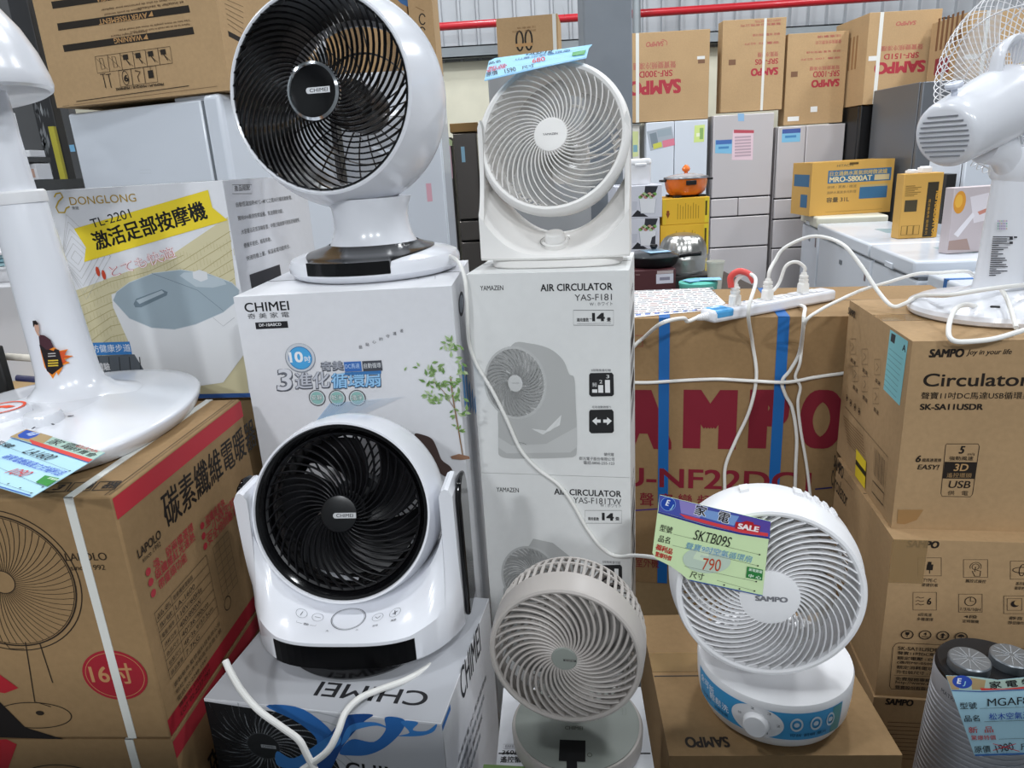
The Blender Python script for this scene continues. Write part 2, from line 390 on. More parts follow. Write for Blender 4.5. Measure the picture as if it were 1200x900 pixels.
f = lap.face('right')
D_, H_ = lap.D, lap.H
f.rect_uv(0, H_ - .032, D_, H_ - .003, '#b5303a'); f.rect_uv(0, .003, D_, .030, '#a02631')
f.T('碳素纖維電暖器', 196, 622, 306, 555, 33, '#1d1712', bold=.014)
for a in [('碳纖維電熱', 242, 617, 265, 602), ('二小時定時', 242, 629, 278, 606), ('安全傾倒斷電', 244, 640, 281, 617), ('強、弱兩檔選擇', 181, 669, 229, 636), ('碳纖維紅光速熱', 183, 681, 231, 648), ('帶擺頭功能', 187, 692, 221, 669)]:
    f.T(a[0], *a[1:], 9.5, '#a8323a', bold=.01)
for q in ((236.5, 616), (238, 628), (240, 640), (173, 670), (176, 682), (179, 695)):
    c = f.uv(*q); f.ell_uv(c.x, c.y, .006, .0055, '#a8323a')
f.T('LAPOLO', 162, 655, 190, 639, 9, K, .02); f.T('since 1992', 167, 659.5, 189, 646, 5, K)
tl, tr, bl, br = f.uv(180, 719), f.uv(247, 680), f.uv(199, 796), f.uv(252, 735)
u0, u1, v0, v1 = tl.x, tr.x, bl.y, tl.y
rows = ['品名  碳素纖維電暖器', '型號  LA-1600', '電壓/頻率  110V/60Hz', '消耗功率  400/800W', '商品尺寸  40*36*90cm', '包裝尺寸  48*36.9*37.5cm', '商品重量  7.7KG']
for i in range(8): f.line_uv([(u0, v1 + (v0 - v1) * i / 7), (u1, v1 + (v0 - v1) * i / 7)], .0008, K)
for uu in (u0, u0 + (u1 - u0) * .28, u1): f.line_uv([(uu, v0), (uu, v1)], .0008, K)
for i, t in enumerate(rows):
    vv = v1 + (v0 - v1) * (i + .8) / 7; a, c2 = t.split('  '); f.T_uv(a, u0 + .004, vv, (u1 - u0) * .22, .0075, K); f.T_uv(c2, u0 + (u1 - u0) * .31, vv, min((u1 - u0) * .6, .008 * len(c2)), .008, K)
for i, t in enumerate(['委製廠商:藍普諾科技有限公司', '地址:新北市中和區中正路七號', '電話:02-2248-1997', '傳真:03-3758010-4', 'LOT 02-2237-797']): f.T_uv(t, u0 + .004, v0 - .018 - .012 * i, (u1 - u0) * (.95 if i < 2 else .6), .008, K)
for i in range(9): f.line_uv([(u1 + .02, v1 - .012 * i), (u1 + .075, v1 - .012 * i)], .0007, '#4a3a2a')
for i in range(4): f.line_uv([(u1 + .02 + .018 * i, v1), (u1 + .02 + .018 * i, v1 - .096)], .0007, '#4a3a2a')
f.ring_uv(u1 + .03, v0 + .0, .011, .011, .0016, K)
f.build('side_print', lap.root)
f = lap.face('top')
for i, px in enumerate((50, 79, 108)):
    f.line([(px, 577 - i), (px + 26, 576 - i), (px + 34, 566 - i), (px + 9, 567 - i)], .0025, K, True)
f.T('3', 60, 574.5, 70, 574, 6, K, .03); f.T('11', 89, 573.5, 104, 573, 6, K, .03); f.T('器', 116, 573, 136, 572, 7.5, K, .03)
f.rect_uv(f.W - .012, .004, f.W - .0108, f.H - .004, '#3a2c1e'); f.rect_uv(f.W - .006, .004, f.W - .0052, f.H - .004, '#3a2c1e')
f.build('top_print', lap.root)
lap.strap('x', lap.W / 2 - .056, .012, strapw)
P2 = (-.983, .842, .707, -4.3, .48, .377, .375)
lap2 = Carton('cardboard_box', 'second kraft heater carton, under the red-banded carton on the left', 'box', P2, card4, 'kraft heater cartons in the left stack')
f = lap2.face('front'); spiral_fan(f, 88, 968, .115, K, 56, .35, .16)
f.poly([(-60, 868), (8, 866), (20, 872), (8, 905), (-60, 960)], RD); f.build('front_print', lap2.root)
f = lap2.face('right'); f.rect_uv(0, H_ - .032, D_, H_ - .003, '#a8303a'); f.T('碳素纖維電暖器', 252, 930, 330, 880, 30, '#1d1712', bold=.025); f.build('side_print', lap2.root)
lap2.strap('x', lap2.W / 2 - .062, .012, strapw)
Carton('cardboard_box', 'bottom kraft heater carton of the left stack, on the floor', 'box', (-.983, .842, .332, -4.3, .48, .377, .332), card, 'kraft heater cartons in the left stack')

# ---- foot bath carton
dg = Carton('cardboard_box', 'white and cream foot massager carton with yellow banner behind the heater', 'box', (-.872, 1.42, 1.4475, -7, .36, .40, .4245), whitecard)
f = dg.face('front')
wv = '#cfc6a2'
f.poly([(87, 341), (150, 318), (205, 296), (267, 254), (292, 463), (118, 463)], wv)
for i in range(13):
    yy = 322 + i * 11; f.line([(92 + i * 2, yy + 26), (130, yy + 8 + 3 * math.sin(i)), (175, yy - 4), (215, yy - 26 + 3 * math.cos(i * 2)), (269 + i, yy - 62)] if i < 12 else [(118, 455), (280, 400)], .0012, '#a79d70')
for i in range(46):
    for j in range(7):
        xx = 98 + i * 3.9; yy = 340 + j * 17 - (xx - 98) * .36 + 4 * math.sin(i * .8 + j)
        if xx < 283 and yy > 262: f.k -= 1; f.line([(xx, yy), (xx + 1.5, yy + 8)], .0007, '#b8ae86')
for q in range(6):
    c = f.uv(90, 302); s_ = .012 * (q + 1); f.line_uv([(max(c.x - s_, .003), c.y), (c.x, c.y + s_ * 1.15), (c.x + s_, c.y), (c.x, c.y - s_ * 1.15)][0:], .0009, '#aaa9a6', True)
f.line([(64, 231), (66, 227), (71, 226), (74, 231), (69, 236), (66, 243), (69, 249), (76, 249), (78, 244), (82, 242)], .0028, '#c3a531')
f.T('DONGLONG', 83, 240.5, 160, 234.5, 9.5, '#b08f2e'); f.T('東龍', 85, 246, 93, 245.5, 4, '#6a6a66')
f.poly([(87, 268), (244, 222.5), (249, 243), (267, 258), (99, 307), (101, 290)], '#e8cf34')
f.T('TL-2201', 109, 267.5, 155, 255, 11, '#26262a', snap=False); f.T('激活足部按摩機', 114, 294, 245, 256, 23, BK, bold=.03, snap=False)
f.T('とても快適', 132, 326, 208, 302, 15, '#c9575a', bold=.025, snap=False); f.T('とても快適', 132, 326, 208, 302, 15, '#efe9ea', bold=-.005, snap=False)
for px, py in ((115, 318), (122, 322)): c = f.uv(px, py); f.ell_uv(c.x, c.y, .004, .0095, '#c8492f')
f.poly([(131, 345), (133, 360), (150, 398), (160, 432), (175, 449), (215, 455), (262, 448), (290, 410), (290, 350), (200, 320)], '#dfe0e2')
lid = [(133, 352), (137, 342), (152, 331), (180, 320), (212, 316), (245, 321), (272, 331), (281, 340), (279, 352), (262, 366), (230, 380), (205, 386), (178, 384), (152, 373)]
f.poly(lid, '#9aa9b2'); f.line(lid, .0012, '#c9d0d5', True)
f.poly([(157, 356), (160, 350), (190, 339), (197, 342), (196, 346), (166, 360), (159, 360)], '#6d7d87'); f.poly([(160, 352), (190, 340), (193, 343), (164, 356)], '#a8b5bd')
f.poly([(211, 323), (216, 319), (232, 319), (262, 327), (266, 333), (250, 337), (230, 336)], '#b3bfc6'); f.poly([(226, 319), (234, 316), (243, 319), (244, 327), (236, 330), (227, 326)], '#d5d7da')
f.line([(178, 320), (232, 340), (262, 364)], .0009, '#6f7d86'); f.line([(250, 372), (262, 382), (275, 372)], .001, '#b4b6ba')
f.rect(107, 401.5, 155.5, 415, '#3f7fc0'); f.T('仿健康步道', 109, 413, 154, 410.5, 9, '#e9edf2')
f.poly([(112, 417), (158, 415), (172, 438), (118, 440)], '#5b6168')
for i in range(5): f.line([(116 + i * 12, 418), (118 + i * 12, 437)], .002, '#33373c')
f.T('體驗', 116, 434, 130, 432, 9, '#d8d8dc', bold=.02); f.rect(180, 462.6, 300, 465, '#3a5f9e')
f.build('front_print', dg.root)
f = dg.face('right'); G_ = '#5f5f60'
f.frame(272, 216.5, 295, 227, .0008, G_); f.T('產品組配', 275, 224.5, 293, 222, 7, '#4a4a4c')
for t, a in (('自動恆溫加熱40°C~48°C之間30分鐘自動斷電。', (277, 243, 342, 232)), ('獨特SPA衝浪按摩設備，氣泡震動功能。', (279, 259, 332, 249)), ('大容量浴足底滾輪裝置，中間凸點按摩可輕鬆舒緩疲勞。', (283, 275, 352, 263)), ('便攜手提把，輕鬆移動。', (286, 291, 318, 283)), ('快速防塵上蓋，保溫省電功能齊全。', (289, 306, 340, 291))):
    f.T(t, *a, 5.5, G_)
f.rect(292, 322, 330, 327, '#3c3c40'); f.build('side_print', dg.root)
Carton('cardboard_box', 'plain kraft carton on the floor holding up the foot massager carton', 'box', (-.86, 1.44, 1.022, -7, .36, .38, 1.022), card3)

# ---- tall white fan cartons (centre left stack)
CP = (-.473, 1.223, 1.2545, -2.6, .38, .33, .6265)
ch = Carton('cardboard_box', 'tall white circulator carton with blue badge and printed plant, under the big fan', 'box', CP, whitecard, 'tall white circulator cartons')
f = ch.face('front')
f.T('CHIMEI', 287.5, 366, 339.5, 364, 11, BK, bold=.012); f.T('奇 美 家 電', 291, 374, 339.5, 372.5, 6.5, '#3a3a3e')
f.rect(299, 378, 338, 384, '#232327'); f.T('DF-10A0CD', 304, 382.8, 330, 382, 3.4, '#e6e6e8', bold=.02)
c = f.uv(352, 419.5); f.ell_uv(c.x, c.y, .0272, .0272, '#8b9099'); f.ell_uv(c.x, c.y + .001, .0258, .0258, '#c7ccd3'); f.ell_uv(c.x, c.y, .0212, .0212, '#2e6fa8'); f.ell_uv(c.x, c.y, .0200, .0200, '#4fa6dd')
f.T('10', 340, 425, 356, 424.5, 12.5, '#f0f2f5', bold=.03); f.T('吋', 357.5, 425, 365, 424.5, 8, '#e2e8ee', bold=.02)
def outl(t, x0, y0, x1, y1, h, c1, c2, sl=0):
    f.T(t, x0 - .8, y0 + 1.6, x1 + 1.2, y1 + 1.6, h + 1.2, '#4d5058', bold=.05, slant=sl); f.T(t, x0 - .6, y0 + .5, x1 + .6, y1 + .5, h + .6, c2, bold=.045, slant=sl); f.T(t, x0, y0, x1, y1, h, c1, bold=.01, slant=sl)
outl('3', 325.5, 457.5, 345, 457.5, 25, '#d9dbe2', '#70747d', .15)
outl('進化', 347, 455.5, 388, 455, 19, '#c3c6cf', '#7b7f89', .1); outl('循環扇', 390, 455, 447, 454, 18, '#9ccbee', '#4d86b8', .1)
outl('奇美', 377.5, 434, 402.5, 433.5, 10.5, '#a6aab4', '#73777f')
f.rect(403, 424, 424.5, 434.5, '#3f6fb5'); f.T('DC馬達', 405, 432, 422, 431.8, 6, '#b9d0ee'); f.rect(424.5, 423, 448.5, 434, '#4a4d55'); f.T('自動循環', 427, 431.5, 447, 431, 6, '#dfe2e6')
f.rect(404, 436, 447, 437.5, '#3d76b0')
for px, t in ((372, '安靜'), (395.5, '乾淨'), (419, '循淨')):
    c = f.uv(px, 466); f.ell_uv(c.x, c.y, .0152, .0152, '#24272a'); f.ell_uv(c.x, c.y, .0137, .0137, '#c9cfd2'); f.ell_uv(c.x, c.y, .0118, .0118, '#8fbcb6'); f.T(t, px - 6.5, 469, px + 6.5, 469, 6.5, '#1d2526', bold=.04); f.T(t, px - 6.3, 468.7, px + 6.3, 468.7, 6.1, '#e8efee', bold=.0)
for i, t in enumerate('最貼心的守護者'): f.T(t, 421 + i * 8, 408.5 - i * 3.2, 425 + i * 8, 408 - i * 3.2, 4, '#4a4a50')
for i in range(30):
    a = R(62 - i * 1.9); c = f.uv(366, 500); c2 = f.uv(391, 475); t = i / 29
    f.line([(366 + t * 30, 500 - t * 2), (388 + t * 85, 472 - t * 8)], .0013 * (1 - t * .65), ('#a3c4e2', '#b4cee5', '#c8d7e8', '#d4dde9')[min(3, int(t * 4))])
f.line([(543, 536), (537, 500), (531, 466), (528, 440)], .0022, '#8a6a4a'); f.line([(534, 480), (520, 458), (508, 446)], .0012, '#8a6a4a'); f.line([(537, 500), (545, 484), (549, 470)], .0012, '#8a6a4a')
rr = random.Random(3)
for cx, cy, sx, sy, n in ((527, 403, 12, 7, 14), (508, 432, 18, 8, 20), (517, 448, 22, 9, 26), (508, 466, 13, 8, 14), (532, 463, 13, 9, 16), (541, 430, 7, 18, 14), (537, 482, 12, 6, 10), (540, 500, 7, 5, 5)):
    for q in range(n):
        px = cx + rr.gauss(0, .5) * sx; py = cy + rr.gauss(0, .5) * sy; c = f.uv(px, py); a = rr.uniform(0, PI); l = rr.uniform(.0042, .0075)
        e = Vector((math.cos(a), math.sin(a))) * l; g = Vector((-e.y, e.x)) * .42; cc = Vector((c.x, c.y))
        f.k -= 1; f.poly_uv([cc - e, cc - e * .2 + g, cc + e, cc - e * .2 - g], rr.choice(['#7fa05f', '#93b073', '#6d9152', '#a3bd88', '#86a567', '#b3c59b']))
f.blob([(486, 508), (497, 509), (507, 514), (513, 526), (518, 538), (528, 546), (531, 555), (524, 558), (514, 552), (504, 540), (495, 524)], '#4d3e3a'); f.poly([(528, 534), (538, 531), (550, 534), (551, 537), (540, 538), (530, 537)], '#94705a')
f.build('front_print', ch.root)
f = ch.face('right'); c = f.uv(540.5, 356); f.ell_uv(c.x, c.y, .05, .022, '#2b2c33'); f.ell_uv(c.x, c.y, .036, .016, '#9aa2ac')
for i in range(5): f.rect_uv(.05 + i * .045, f.H * .62 - i * .02, .08 + i * .045, f.H * .74 - i * .03, '#5f9bd2')
f.build('side_print', ch.root)
f = ch.face('top'); f.frame(490, 327, 510, 323, .001, '#77777a'); f.line([(430, 331), (480, 328)], .001, '#8a8a8d'); f.build('top_print', ch.root)
Carton('cardboard_box', 'lower tall white circulator carton standing on the floor under its twin', 'box', (-.473, 1.223, .628, -2.6, .38, .33, .628), whitecard, 'tall white circulator cartons')

# ---- ribbon-printed white cartons under the cradle fan
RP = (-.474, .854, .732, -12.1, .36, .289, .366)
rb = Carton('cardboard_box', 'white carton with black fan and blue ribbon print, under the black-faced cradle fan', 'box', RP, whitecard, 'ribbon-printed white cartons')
f = rb.face('front'); W_, H2 = rb.W, rb.H
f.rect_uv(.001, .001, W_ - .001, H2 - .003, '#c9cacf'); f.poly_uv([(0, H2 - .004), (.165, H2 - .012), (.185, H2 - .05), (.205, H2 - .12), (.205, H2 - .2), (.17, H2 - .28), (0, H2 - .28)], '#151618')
c = f.uv(309, 874); f.swirl_uv(c.x, c.y, .024, .16, 40, -.9, .0019, '#a9adb2', ky=.85, kx=.9)
f.ell_uv(c.x, c.y, .026, .023, '#1f2123'); f.ring_uv(c.x, c.y, .026, .023, .001, '#4a4d50'); f.rect_uv(c.x - .004, c.y - .003, c.x + .02, c.y + .003, '#9a9da0'); f.T_uv('CHIMEI', c.x - .001, c.y - .0018, .018, .0036, '#3a3b3e')
bl1, bl2, bl3 = '#2f6fb8', '#3f86cf', '#1f4f93'
f.blob([(312, 827), (356, 831), (395, 868), (372, 905), (340, 905), (372, 873), (352, 848)], bl1)
f.blob([(406, 838), (437, 837), (425, 847), (402, 874), (382, 908), (352, 912), (378, 872), (395, 850)], bl3)
f.blob([(325, 880), (345, 888), (380, 866), (396, 858), (398, 872), (370, 890), (345, 900), (325, 896)], bl2)
f.blob([(400, 872), (410, 850), (440, 846), (462, 857), (442, 850), (415, 856), (408, 866)], bl2)
f.blob([(398, 882), (412, 866), (438, 869), (452, 855), (452, 840), (474, 843), (470, 858), (452, 875), (432, 884), (412, 885)], bl1)
f.blob([(470, 845), (490, 846), (484, 855), (500, 856), (512, 848), (508, 857), (492, 862), (466, 862), (480, 858)], bl2)
f.T('CHIMEI', 407, 911, 491, 914, 19, BK, bold=.012)
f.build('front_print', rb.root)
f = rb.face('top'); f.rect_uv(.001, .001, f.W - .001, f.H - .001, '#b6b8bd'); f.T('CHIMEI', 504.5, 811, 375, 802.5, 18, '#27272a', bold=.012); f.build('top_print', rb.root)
f = rb.face('right'); f.T('CHIMEI', 541.5, 824, 564, 769, 15, '#34353a', bold=.012)
for i, t in enumerate(('奇美家電 DC 馬達循環扇', '渦流氣旋 3D 擺頭 靜音送風', '遙控 定時 觸控面板', '10 吋空氣循環扇')): f.T_uv(t, .05, H2 - .12 - .022 * i, .18 - .02 * i, .011, ('#4b4c52', '#5c6a74')[i % 2])
f.rect_uv(.02, H2 - .26, .09, H2 - .2, '#6f98a6'); f.rect_uv(.0, H2 - .3, .03, H2 - .02, '#dcdde2')
f.rect_uv(0, H2 - .012, .04, H2 - .003, bl1); f.build('side_print', rb.root)
Carton('cardboard_box', 'lower ribbon-printed white carton, on the floor below the cradle fan', 'box', (-.474, .854, .366, -12.1, .36, .289, .366), whitecard, 'ribbon-printed white cartons')

# ---- pale grey air circulator cartons (centre stack)
yam = []
for i, (zt, hh, lab) in enumerate(((1.262, .39, 'pale grey air circulator carton directly under the white box-shaped fan'), (.871, .388, 'pale grey air circulator carton second from the top, behind the small beige fan'), (.482, .38, 'pale grey air circulator carton lowest of the centre stack'))):
    yam.append(Carton('cardboard_box', lab, 'box', (-.071, 1.278, zt, -12.4, .29, .24, hh), greycard, 'pale grey air circulator cartons'))
INK = '#2a2a2c'; GR = '#b4b5b4'
def yprint(cn, dx, dy, model, y2):
    f = cn.face('front'); X = lambda x: x + dx; Y = lambda y: y + dy
    if not y2:
        f.T('YAMAZEN', 563, 340.5, 590, 340.2, 5.6, INK, .01); f.T('AIR CIRCULATOR', 633.5, 341.5, 718, 340, 8.6, INK, .025); f.T('YAS-F181', 673.5, 352.5, 717, 351.5, 7.6, '#3a3a3c'); f.T('W : ホワイト', 691, 358.3, 718, 357.8, 4.2, '#55555a')
        f.frame(672, 363.5, 719, 381, .0007, INK); f.T('適用畳数', 676, 377, 690, 376.6, 4.5, INK, .02); f.T('~', 690.8, 374, 693.4, 374, 1.1, INK); f.T('14', 694, 376.5, 709, 376, 10, INK, .05); f.T('畳', 711, 376.5, 716, 376.3, 4.5, INK, .02); f.line([(676, 379.2), (716, 378.7)], .0005, '#77777a')
        c = f.uv(604, 449); s = .073
        f.blob([(600, 404), (622, 402.5), (645, 409), (660, 422), (667, 438), (673, 443), (674.5, 470), (676, 500), (676, 526), (674, 534), (664, 536), (630, 537), (598, 537), (586, 534), (584, 526), (584, 500), (584, 480), (590, 440)], GR)
        f.poly([(622, 502), (636, 508), (658, 486), (656, 498), (637, 509)], '#dddedd'); f.poly([(623, 502), (645, 505), (658, 486), (652, 500), (636, 509)], '#d7d8d7')
        f.poly([(584, 512), (600, 522), (640, 520), (676, 500), (676, 524), (668, 530), (594, 531), (584, 524)], '#c3c4c3')
        f.ell_uv(c.x, c.y, .0595, .0715, '#bcbdbc'); f.ell_uv(c.x - .001, c.y, .055, .0665, '#9b9c9b'); f.swirl_uv(c.x, c.y, .013, .055, 38, .8, .0021, '#d6d6d5', ky=1.2); f.ell_uv(c.x, c.y, .0138, .0165, '#c9cac9'); f.T_uv('YAMAZEN', c.x - .007, c.y - .001, .014, .0025, '#77777a')
        c = f.uv(610, 522); f.ring_uv(c.x, c.y, .012, .006, .0008, '#555555', 24, .3, 2.6)
        for y0, g in ((437, 0), (480, 1)):
            f.poly([(692, y0), (717, y0 - .5), (719, y0 + 2), (719.5, y0 + 25), (717.5, y0 + 27), (693, y0 + 27.5), (690.5, y0 + 25), (690.5, y0 + 2)], '#29292b')
            if not g:
                for a, hgt in ((694, 4), (701, 9), (709, 15)): f.rect(a, 460 - hgt, a + 6, 460, '#e8e8e8')
                f.T('静音', 694.5, 453, 699.5, 453, 5, '#e8e8e8'); f.T('2', 702.5, 449, 706, 449, 4, '#e8e8e8'); f.T('3', 710.5, 443, 714, 443, 4, '#e8e8e8')
            else:
                f.poly([(694, 493), (699.5, 488.5), (699.5, 491.3), (704, 491.3), (704, 495), (699.5, 495), (699.5, 498)], '#e8e8e8'); f.poly([(717, 493), (711.5, 488.5), (711.5, 491.3), (707, 491.3), (707, 495), (711.5, 495), (711.5, 498)], '#e8e8e8')
        f.T('3段階風量切替', 693, 435, 716, 434.6, 3, '#66666a'); f.T('左右自動首振り', 694, 478, 716, 477.6, 3, '#66666a')
        f.T('總代理', 708, 534, 719.5, 533.8, 4, '#55555a'); f.T('群光電子股份有限公司', 679, 538.7, 720, 538.3, 4, '#66666a'); f.T('電話:0800-255-123', 684, 543.6, 720, 543.3, 4, '#66666a')
    else:
        f.T('YAMAZEN', 582, 576, 608, 575.6, 5.2, INK, .01); f.T('AIR CIRCULATOR', 649.5, 579.5, 728, 579, 7.4, INK, .025); f.T('YAS-F181TW', 672, 589.3, 728, 589, 7, '#3a3a3c'); f.T('W : ホワイト', 703.5, 593.8, 728, 593.5, 4, '#55555a')
        f.frame(685.5, 598, 728.5, 613, .0007, INK); f.T('適用畳数', 689, 609.5, 702, 609.3, 4, INK, .02); f.T('14', 705.5, 609.5, 719.5, 609.2, 9, INK, .05); f.T('畳', 721, 609.5, 726, 609.3, 4, INK, .02)
        f.poly([(625, 631), (648, 636), (668, 652), (674, 668), (676, 760), (590, 760), (590, 690)], GR)
        c = f.uv(621, 676); f.ell_uv(c.x, c.y, .0595, .0715, '#bcbdbc'); f.ell_uv(c.x, c.y, .055, .0665, '#9b9c9b'); f.swirl_uv(c.x, c.y, .013, .055, 38, .8, .0021, '#d6d6d5', ky=1.2); f.ell_uv(c.x, c.y, .0138, .0165, '#c9cac9')
        f.poly([(703, 662), (727, 661.5), (729, 664), (729, 690), (703, 690)], '#29292b'); f.rect(720, 666, 725, 684, '#e8e8e8'); f.rect(712, 672, 718, 684, '#e8e8e8'); f.T('3段階風量切替', 706, 659.5, 727, 659.3, 3, '#66666a')
    f.build('front_print', cn.root)
yprint(yam[0], 0, 0, 'YAS-F181', 0); yprint(yam[1], 0, 0, 'YAS-F181TW', 1)
for cn in yam[:2]:
    f = cn.face('right')
    for i in range(5): f.rect_uv(.05, .09 + i * .045, .19, .12 + i * .045, INK if i % 2 else '#8e8f90')
    f.T_uv('YAMAZEN', .06, .33, .1, .014, INK); f.build('side_print', cn.root)
b = MB()
for i in range(5): b.box((-.15 + i * .0625, -.16, .075), (-.095 + i * .0625, .16, .095))
for q in (-.13, 0, .13): b.box((-.15, q - .03, 0), (.155, q + .03, .075))
tag(obj('pallet', b, wood, loc=(.09, 1.37, .003)), 'wooden pallet on the floor under the pale grey air circulator cartons', 'pallet')

# ---- small white carton under the beige fan
a = atz(590, 806, .66); e = atz(751, 805, .66); yw = math.atan2(e.y - a.y, e.x - a.x); wd = (e - a).length; dv = Vector((-math.sin(yw), math.cos(yw), 0)); dd = .26
p0 = a - dv * dd
wb = Carton('cardboard_box', 'small white carton under the beige fan, printed on its lid', 'box', (p0.x, p0.y, .66, math.degrees(yw), wd, dd, .33), whitecard)
f = wb.face('top'); f.T('360度', 588, 885, 612, 884, 6.5, INK, .02); f.T('遙控循環扇', 586, 894, 626, 897, 7.5, INK, .025); f.frame(590, 872.5, 603, 877.5, .0005, '#66666a'); f.T('奇美家電', 591.5, 876.5, 602, 876.5, 3, '#66666a')
f.poly([(567, 896), (624, 899), (640, 930), (560, 926)], '#7d9a5e'); f.build('top_print', wb.root)
Carton('cardboard_box', 'white carton on the floor hidden below the small beige fan', 'box', (p0.x, p0.y, .329, math.degrees(yw), wd, dd, .329), whitecard)

# ---- kraft carton under the white sale fan
SP = (.200, .833, .599, -3.9, .335, .34, .30)
sf = Carton('cardboard_box', 'kraft carton with clear tape under the white fan that wears the green price tag', 'box', SP, card4)
f = sf.face('top'); f.T('SAMPO', 852.5, 863.5, 801, 862, 12.5, '#2e2620', .045); f.build('top_print', sf.root)
sf.part('packing_tape', (-.167, .01, .3003), (.1675, .058, .3009), mat('packing_tape', '#a88a60', .15, alpha=.55, spec=.6))
Carton('cardboard_box', 'kraft carton on the floor below the green-tagged fan and its carton', 'box', (.200, .833, .298, -3.9, .335, .34, .298), card)

# ---- big outdoor-unit cartons behind
AP = (.13, 1.746, 1.066, -12.3, .97, .38, .744)
au = Carton('cardboard_box', 'wide kraft carton with big maroon lettering and blue straps behind the fans', 'box', AP, card4)
f = au.face('front')
[f.T(ch_, x0, 525, x1, 525, 69, MR, .075) for ch_, x0, x1 in (('S', 662, 712), ('A', 722, 787), ('M', 800, 862), ('P', 876, 922), ('O', 935, 985))]; f.T('RU-NF22DC1', 704, 568.5, 950, 567, 23, MR, .02); f.T('聲 寶 變 頻 冷 氣', 750, 592.5, 880, 592, 16, MR, .01)
f.frame(742, 393, 753, 406, .002, '#9c4a44'); f.line([(742, 598), (772, 596)], .004, '#4a3577'); f.line([(955, 573), (975, 571)], .004, '#2b2a5c')
f.T('室外機', 745, 664, 772, 663, 12, MR)
f.build('front_print', au.root)
sp = [f.uv(778, 450).x - au.W / 2, f.uv(914, 450).x - au.W / 2]
for q in sp: au.strap('x', q, .026, strapb)
Carton('cardboard_box', 'dull kraft carton on the floor below the maroon-lettered carton', 'box', (.13, 1.752, .321, -12.3, .97, .37, .321), card3)

# ---- right stack
rbx = []
for zt, hh, lab, P in ((1.109, .37, 'kraft circulator carton on top of the right stack, under the standing fan', (.711, 1.204)), (.739, .355, 'kraft circulator carton with icon print, second in the right stack', (.695, 1.165)), (.384, .384, 'kraft circulator carton lowest of the right stack', (.69, 1.16))):
    rbx.append(Carton('cardboard_box', lab, 'box', (P[0], P[1], zt, -10, .36, .38, hh), card, 'kraft circulator cartons in the right stack'))
tape_m = mat('packing_tape', '#a88a60', .15, alpha=.22, spec=.6)
rbx[0].part('packing_tape', (-.1795, -.03, .3703), (.1795, .03, .3708), tape_m); rbx[1].part('packing_tape', (-.1807, -.1915, .262), (-.12, -.1903, .354), tape_m)
f = rbx[0].face('front'); KK = '#241d18'
f.T('SAMPO', 1088, 419, 1129.5, 416.5, 10, KK, .06, .12); f.T('Joy in your life', 1132, 417.5, 1185, 416, 8, KK, .02, .25)
f.T('Circulator', 1081, 453, 1206, 453.5, 15.5, KK, .015); f.T('聲寶11吋DC馬達USB循環桌/立扇', 1079, 467.8, 1232, 468.5, 8.5, KK, .01); f.T('SK-SA11USDR', 1077.5, 480.3, 1151.5, 480.6, 7.2, KK, .04)
f.line([(1109, 520), (1146, 520), (1147.5, 523), (1139.5, 579), (1137, 582), (1104, 581.5), (1102.5, 578), (1108, 522)], .0011, KK, True)
f.poly([(1107, 541), (1144.5, 541.5), (1142, 561), (1104.5, 560.5)], KK)
f.T('5', 1123, 531.5, 1130, 531.5, 9, KK, .04, .2); f.T('m/s', 1133.5, 533.5, 1142, 533.5, 3.4, KK); f.T('強勁風速', 1112, 539.3, 1140, 539.5, 5, KK, .01)
f.T('3D', 1117, 551.7, 1134, 552, 8.5, '#b08c60', .02, .1); f.T('遙控擺頭', 1109, 559.3, 1138, 559.5, 5.5, '#9c7c54'); f.T('USB', 1111, 571.5, 1136.5, 571.7, 8.5, KK, .01, .1); f.T('供   電', 1110, 580, 1134, 580.2, 5.5, KK)
f.T('6', 1072.5, 541.3, 1078.5, 541.3, 8, KK, .03, .2); f.T('檔風速選擇', 1080, 541, 1102.5, 541.2, 4.2, KK, .01); f.T('EASY!', 1074.5, 549.8, 1100, 550.2, 5.8, KK, .02, .2)
f.poly([(1052, 597), (1082, 597), (1074, 609), (1060, 614), (1051, 613)], '#9b774c')
f.build('front_print', rbx[0].root)
f = rbx[0].face('left')
f.poly([(1043.5, 386), (1064.5, 400), (1054.5, 475.5), (1035.5, 456)], '#86c4cb')
f.poly([(1045, 390), (1050, 393), (1048.5, 403), (1043.8, 399.5)], '#3a3d40'); f.T('A', 1057.5, 410.5, 1061.5, 413, 7, '#1d2022', .03)
for i in range(8): f.line([(1042.5 - i * .9, 408 + i * 6), (1058 - i * 1.1, 421 + i * 6.4)], .0008, '#4c6a70')
for px, py in ((1002.5, 440), (1014, 452), (1027, 466), (1000, 408), (1014, 420), (1029, 432)):
    f.frame(px - 3.5, py - 11, px + 3.5, py + 7, .0008, KK); f.line([(px - 1, py - 6), (px + 1.5, py - 2), (px - 1.5, py + 3)], .0012, KK); f.T('風速', px - 3, py + 15, px + 3, py + 18, 4, KK)
for i, (px, py) in enumerate(((993, 466), (997.5, 472), (1002.5, 477), (1007.5, 482))): c = f.uv(px, py); f.ring_uv(c.x, c.y, .0075, .007, .0012, KK, 20); f.rect_uv(c.x - .003, c.y - .003, c.x + .003, c.y + .003, KK)
for i in range(9): f.line([(989 + i * .6, 487 + i * 3.8), (1012 + i * .4, 511 + i * 4)], .0014, '#6d5232')
f.line([(991, 476), (1006, 494), (1042, 536), (1036, 590)], .0009, KK)
f.poly([(1004.5, 526), (1016, 541), (1014.5, 573), (1003, 557)], '#e3c92e'); f.poly([(1004, 538), (1015.5, 553), (1015.2, 559), (1003.7, 544)], '#2a2718')
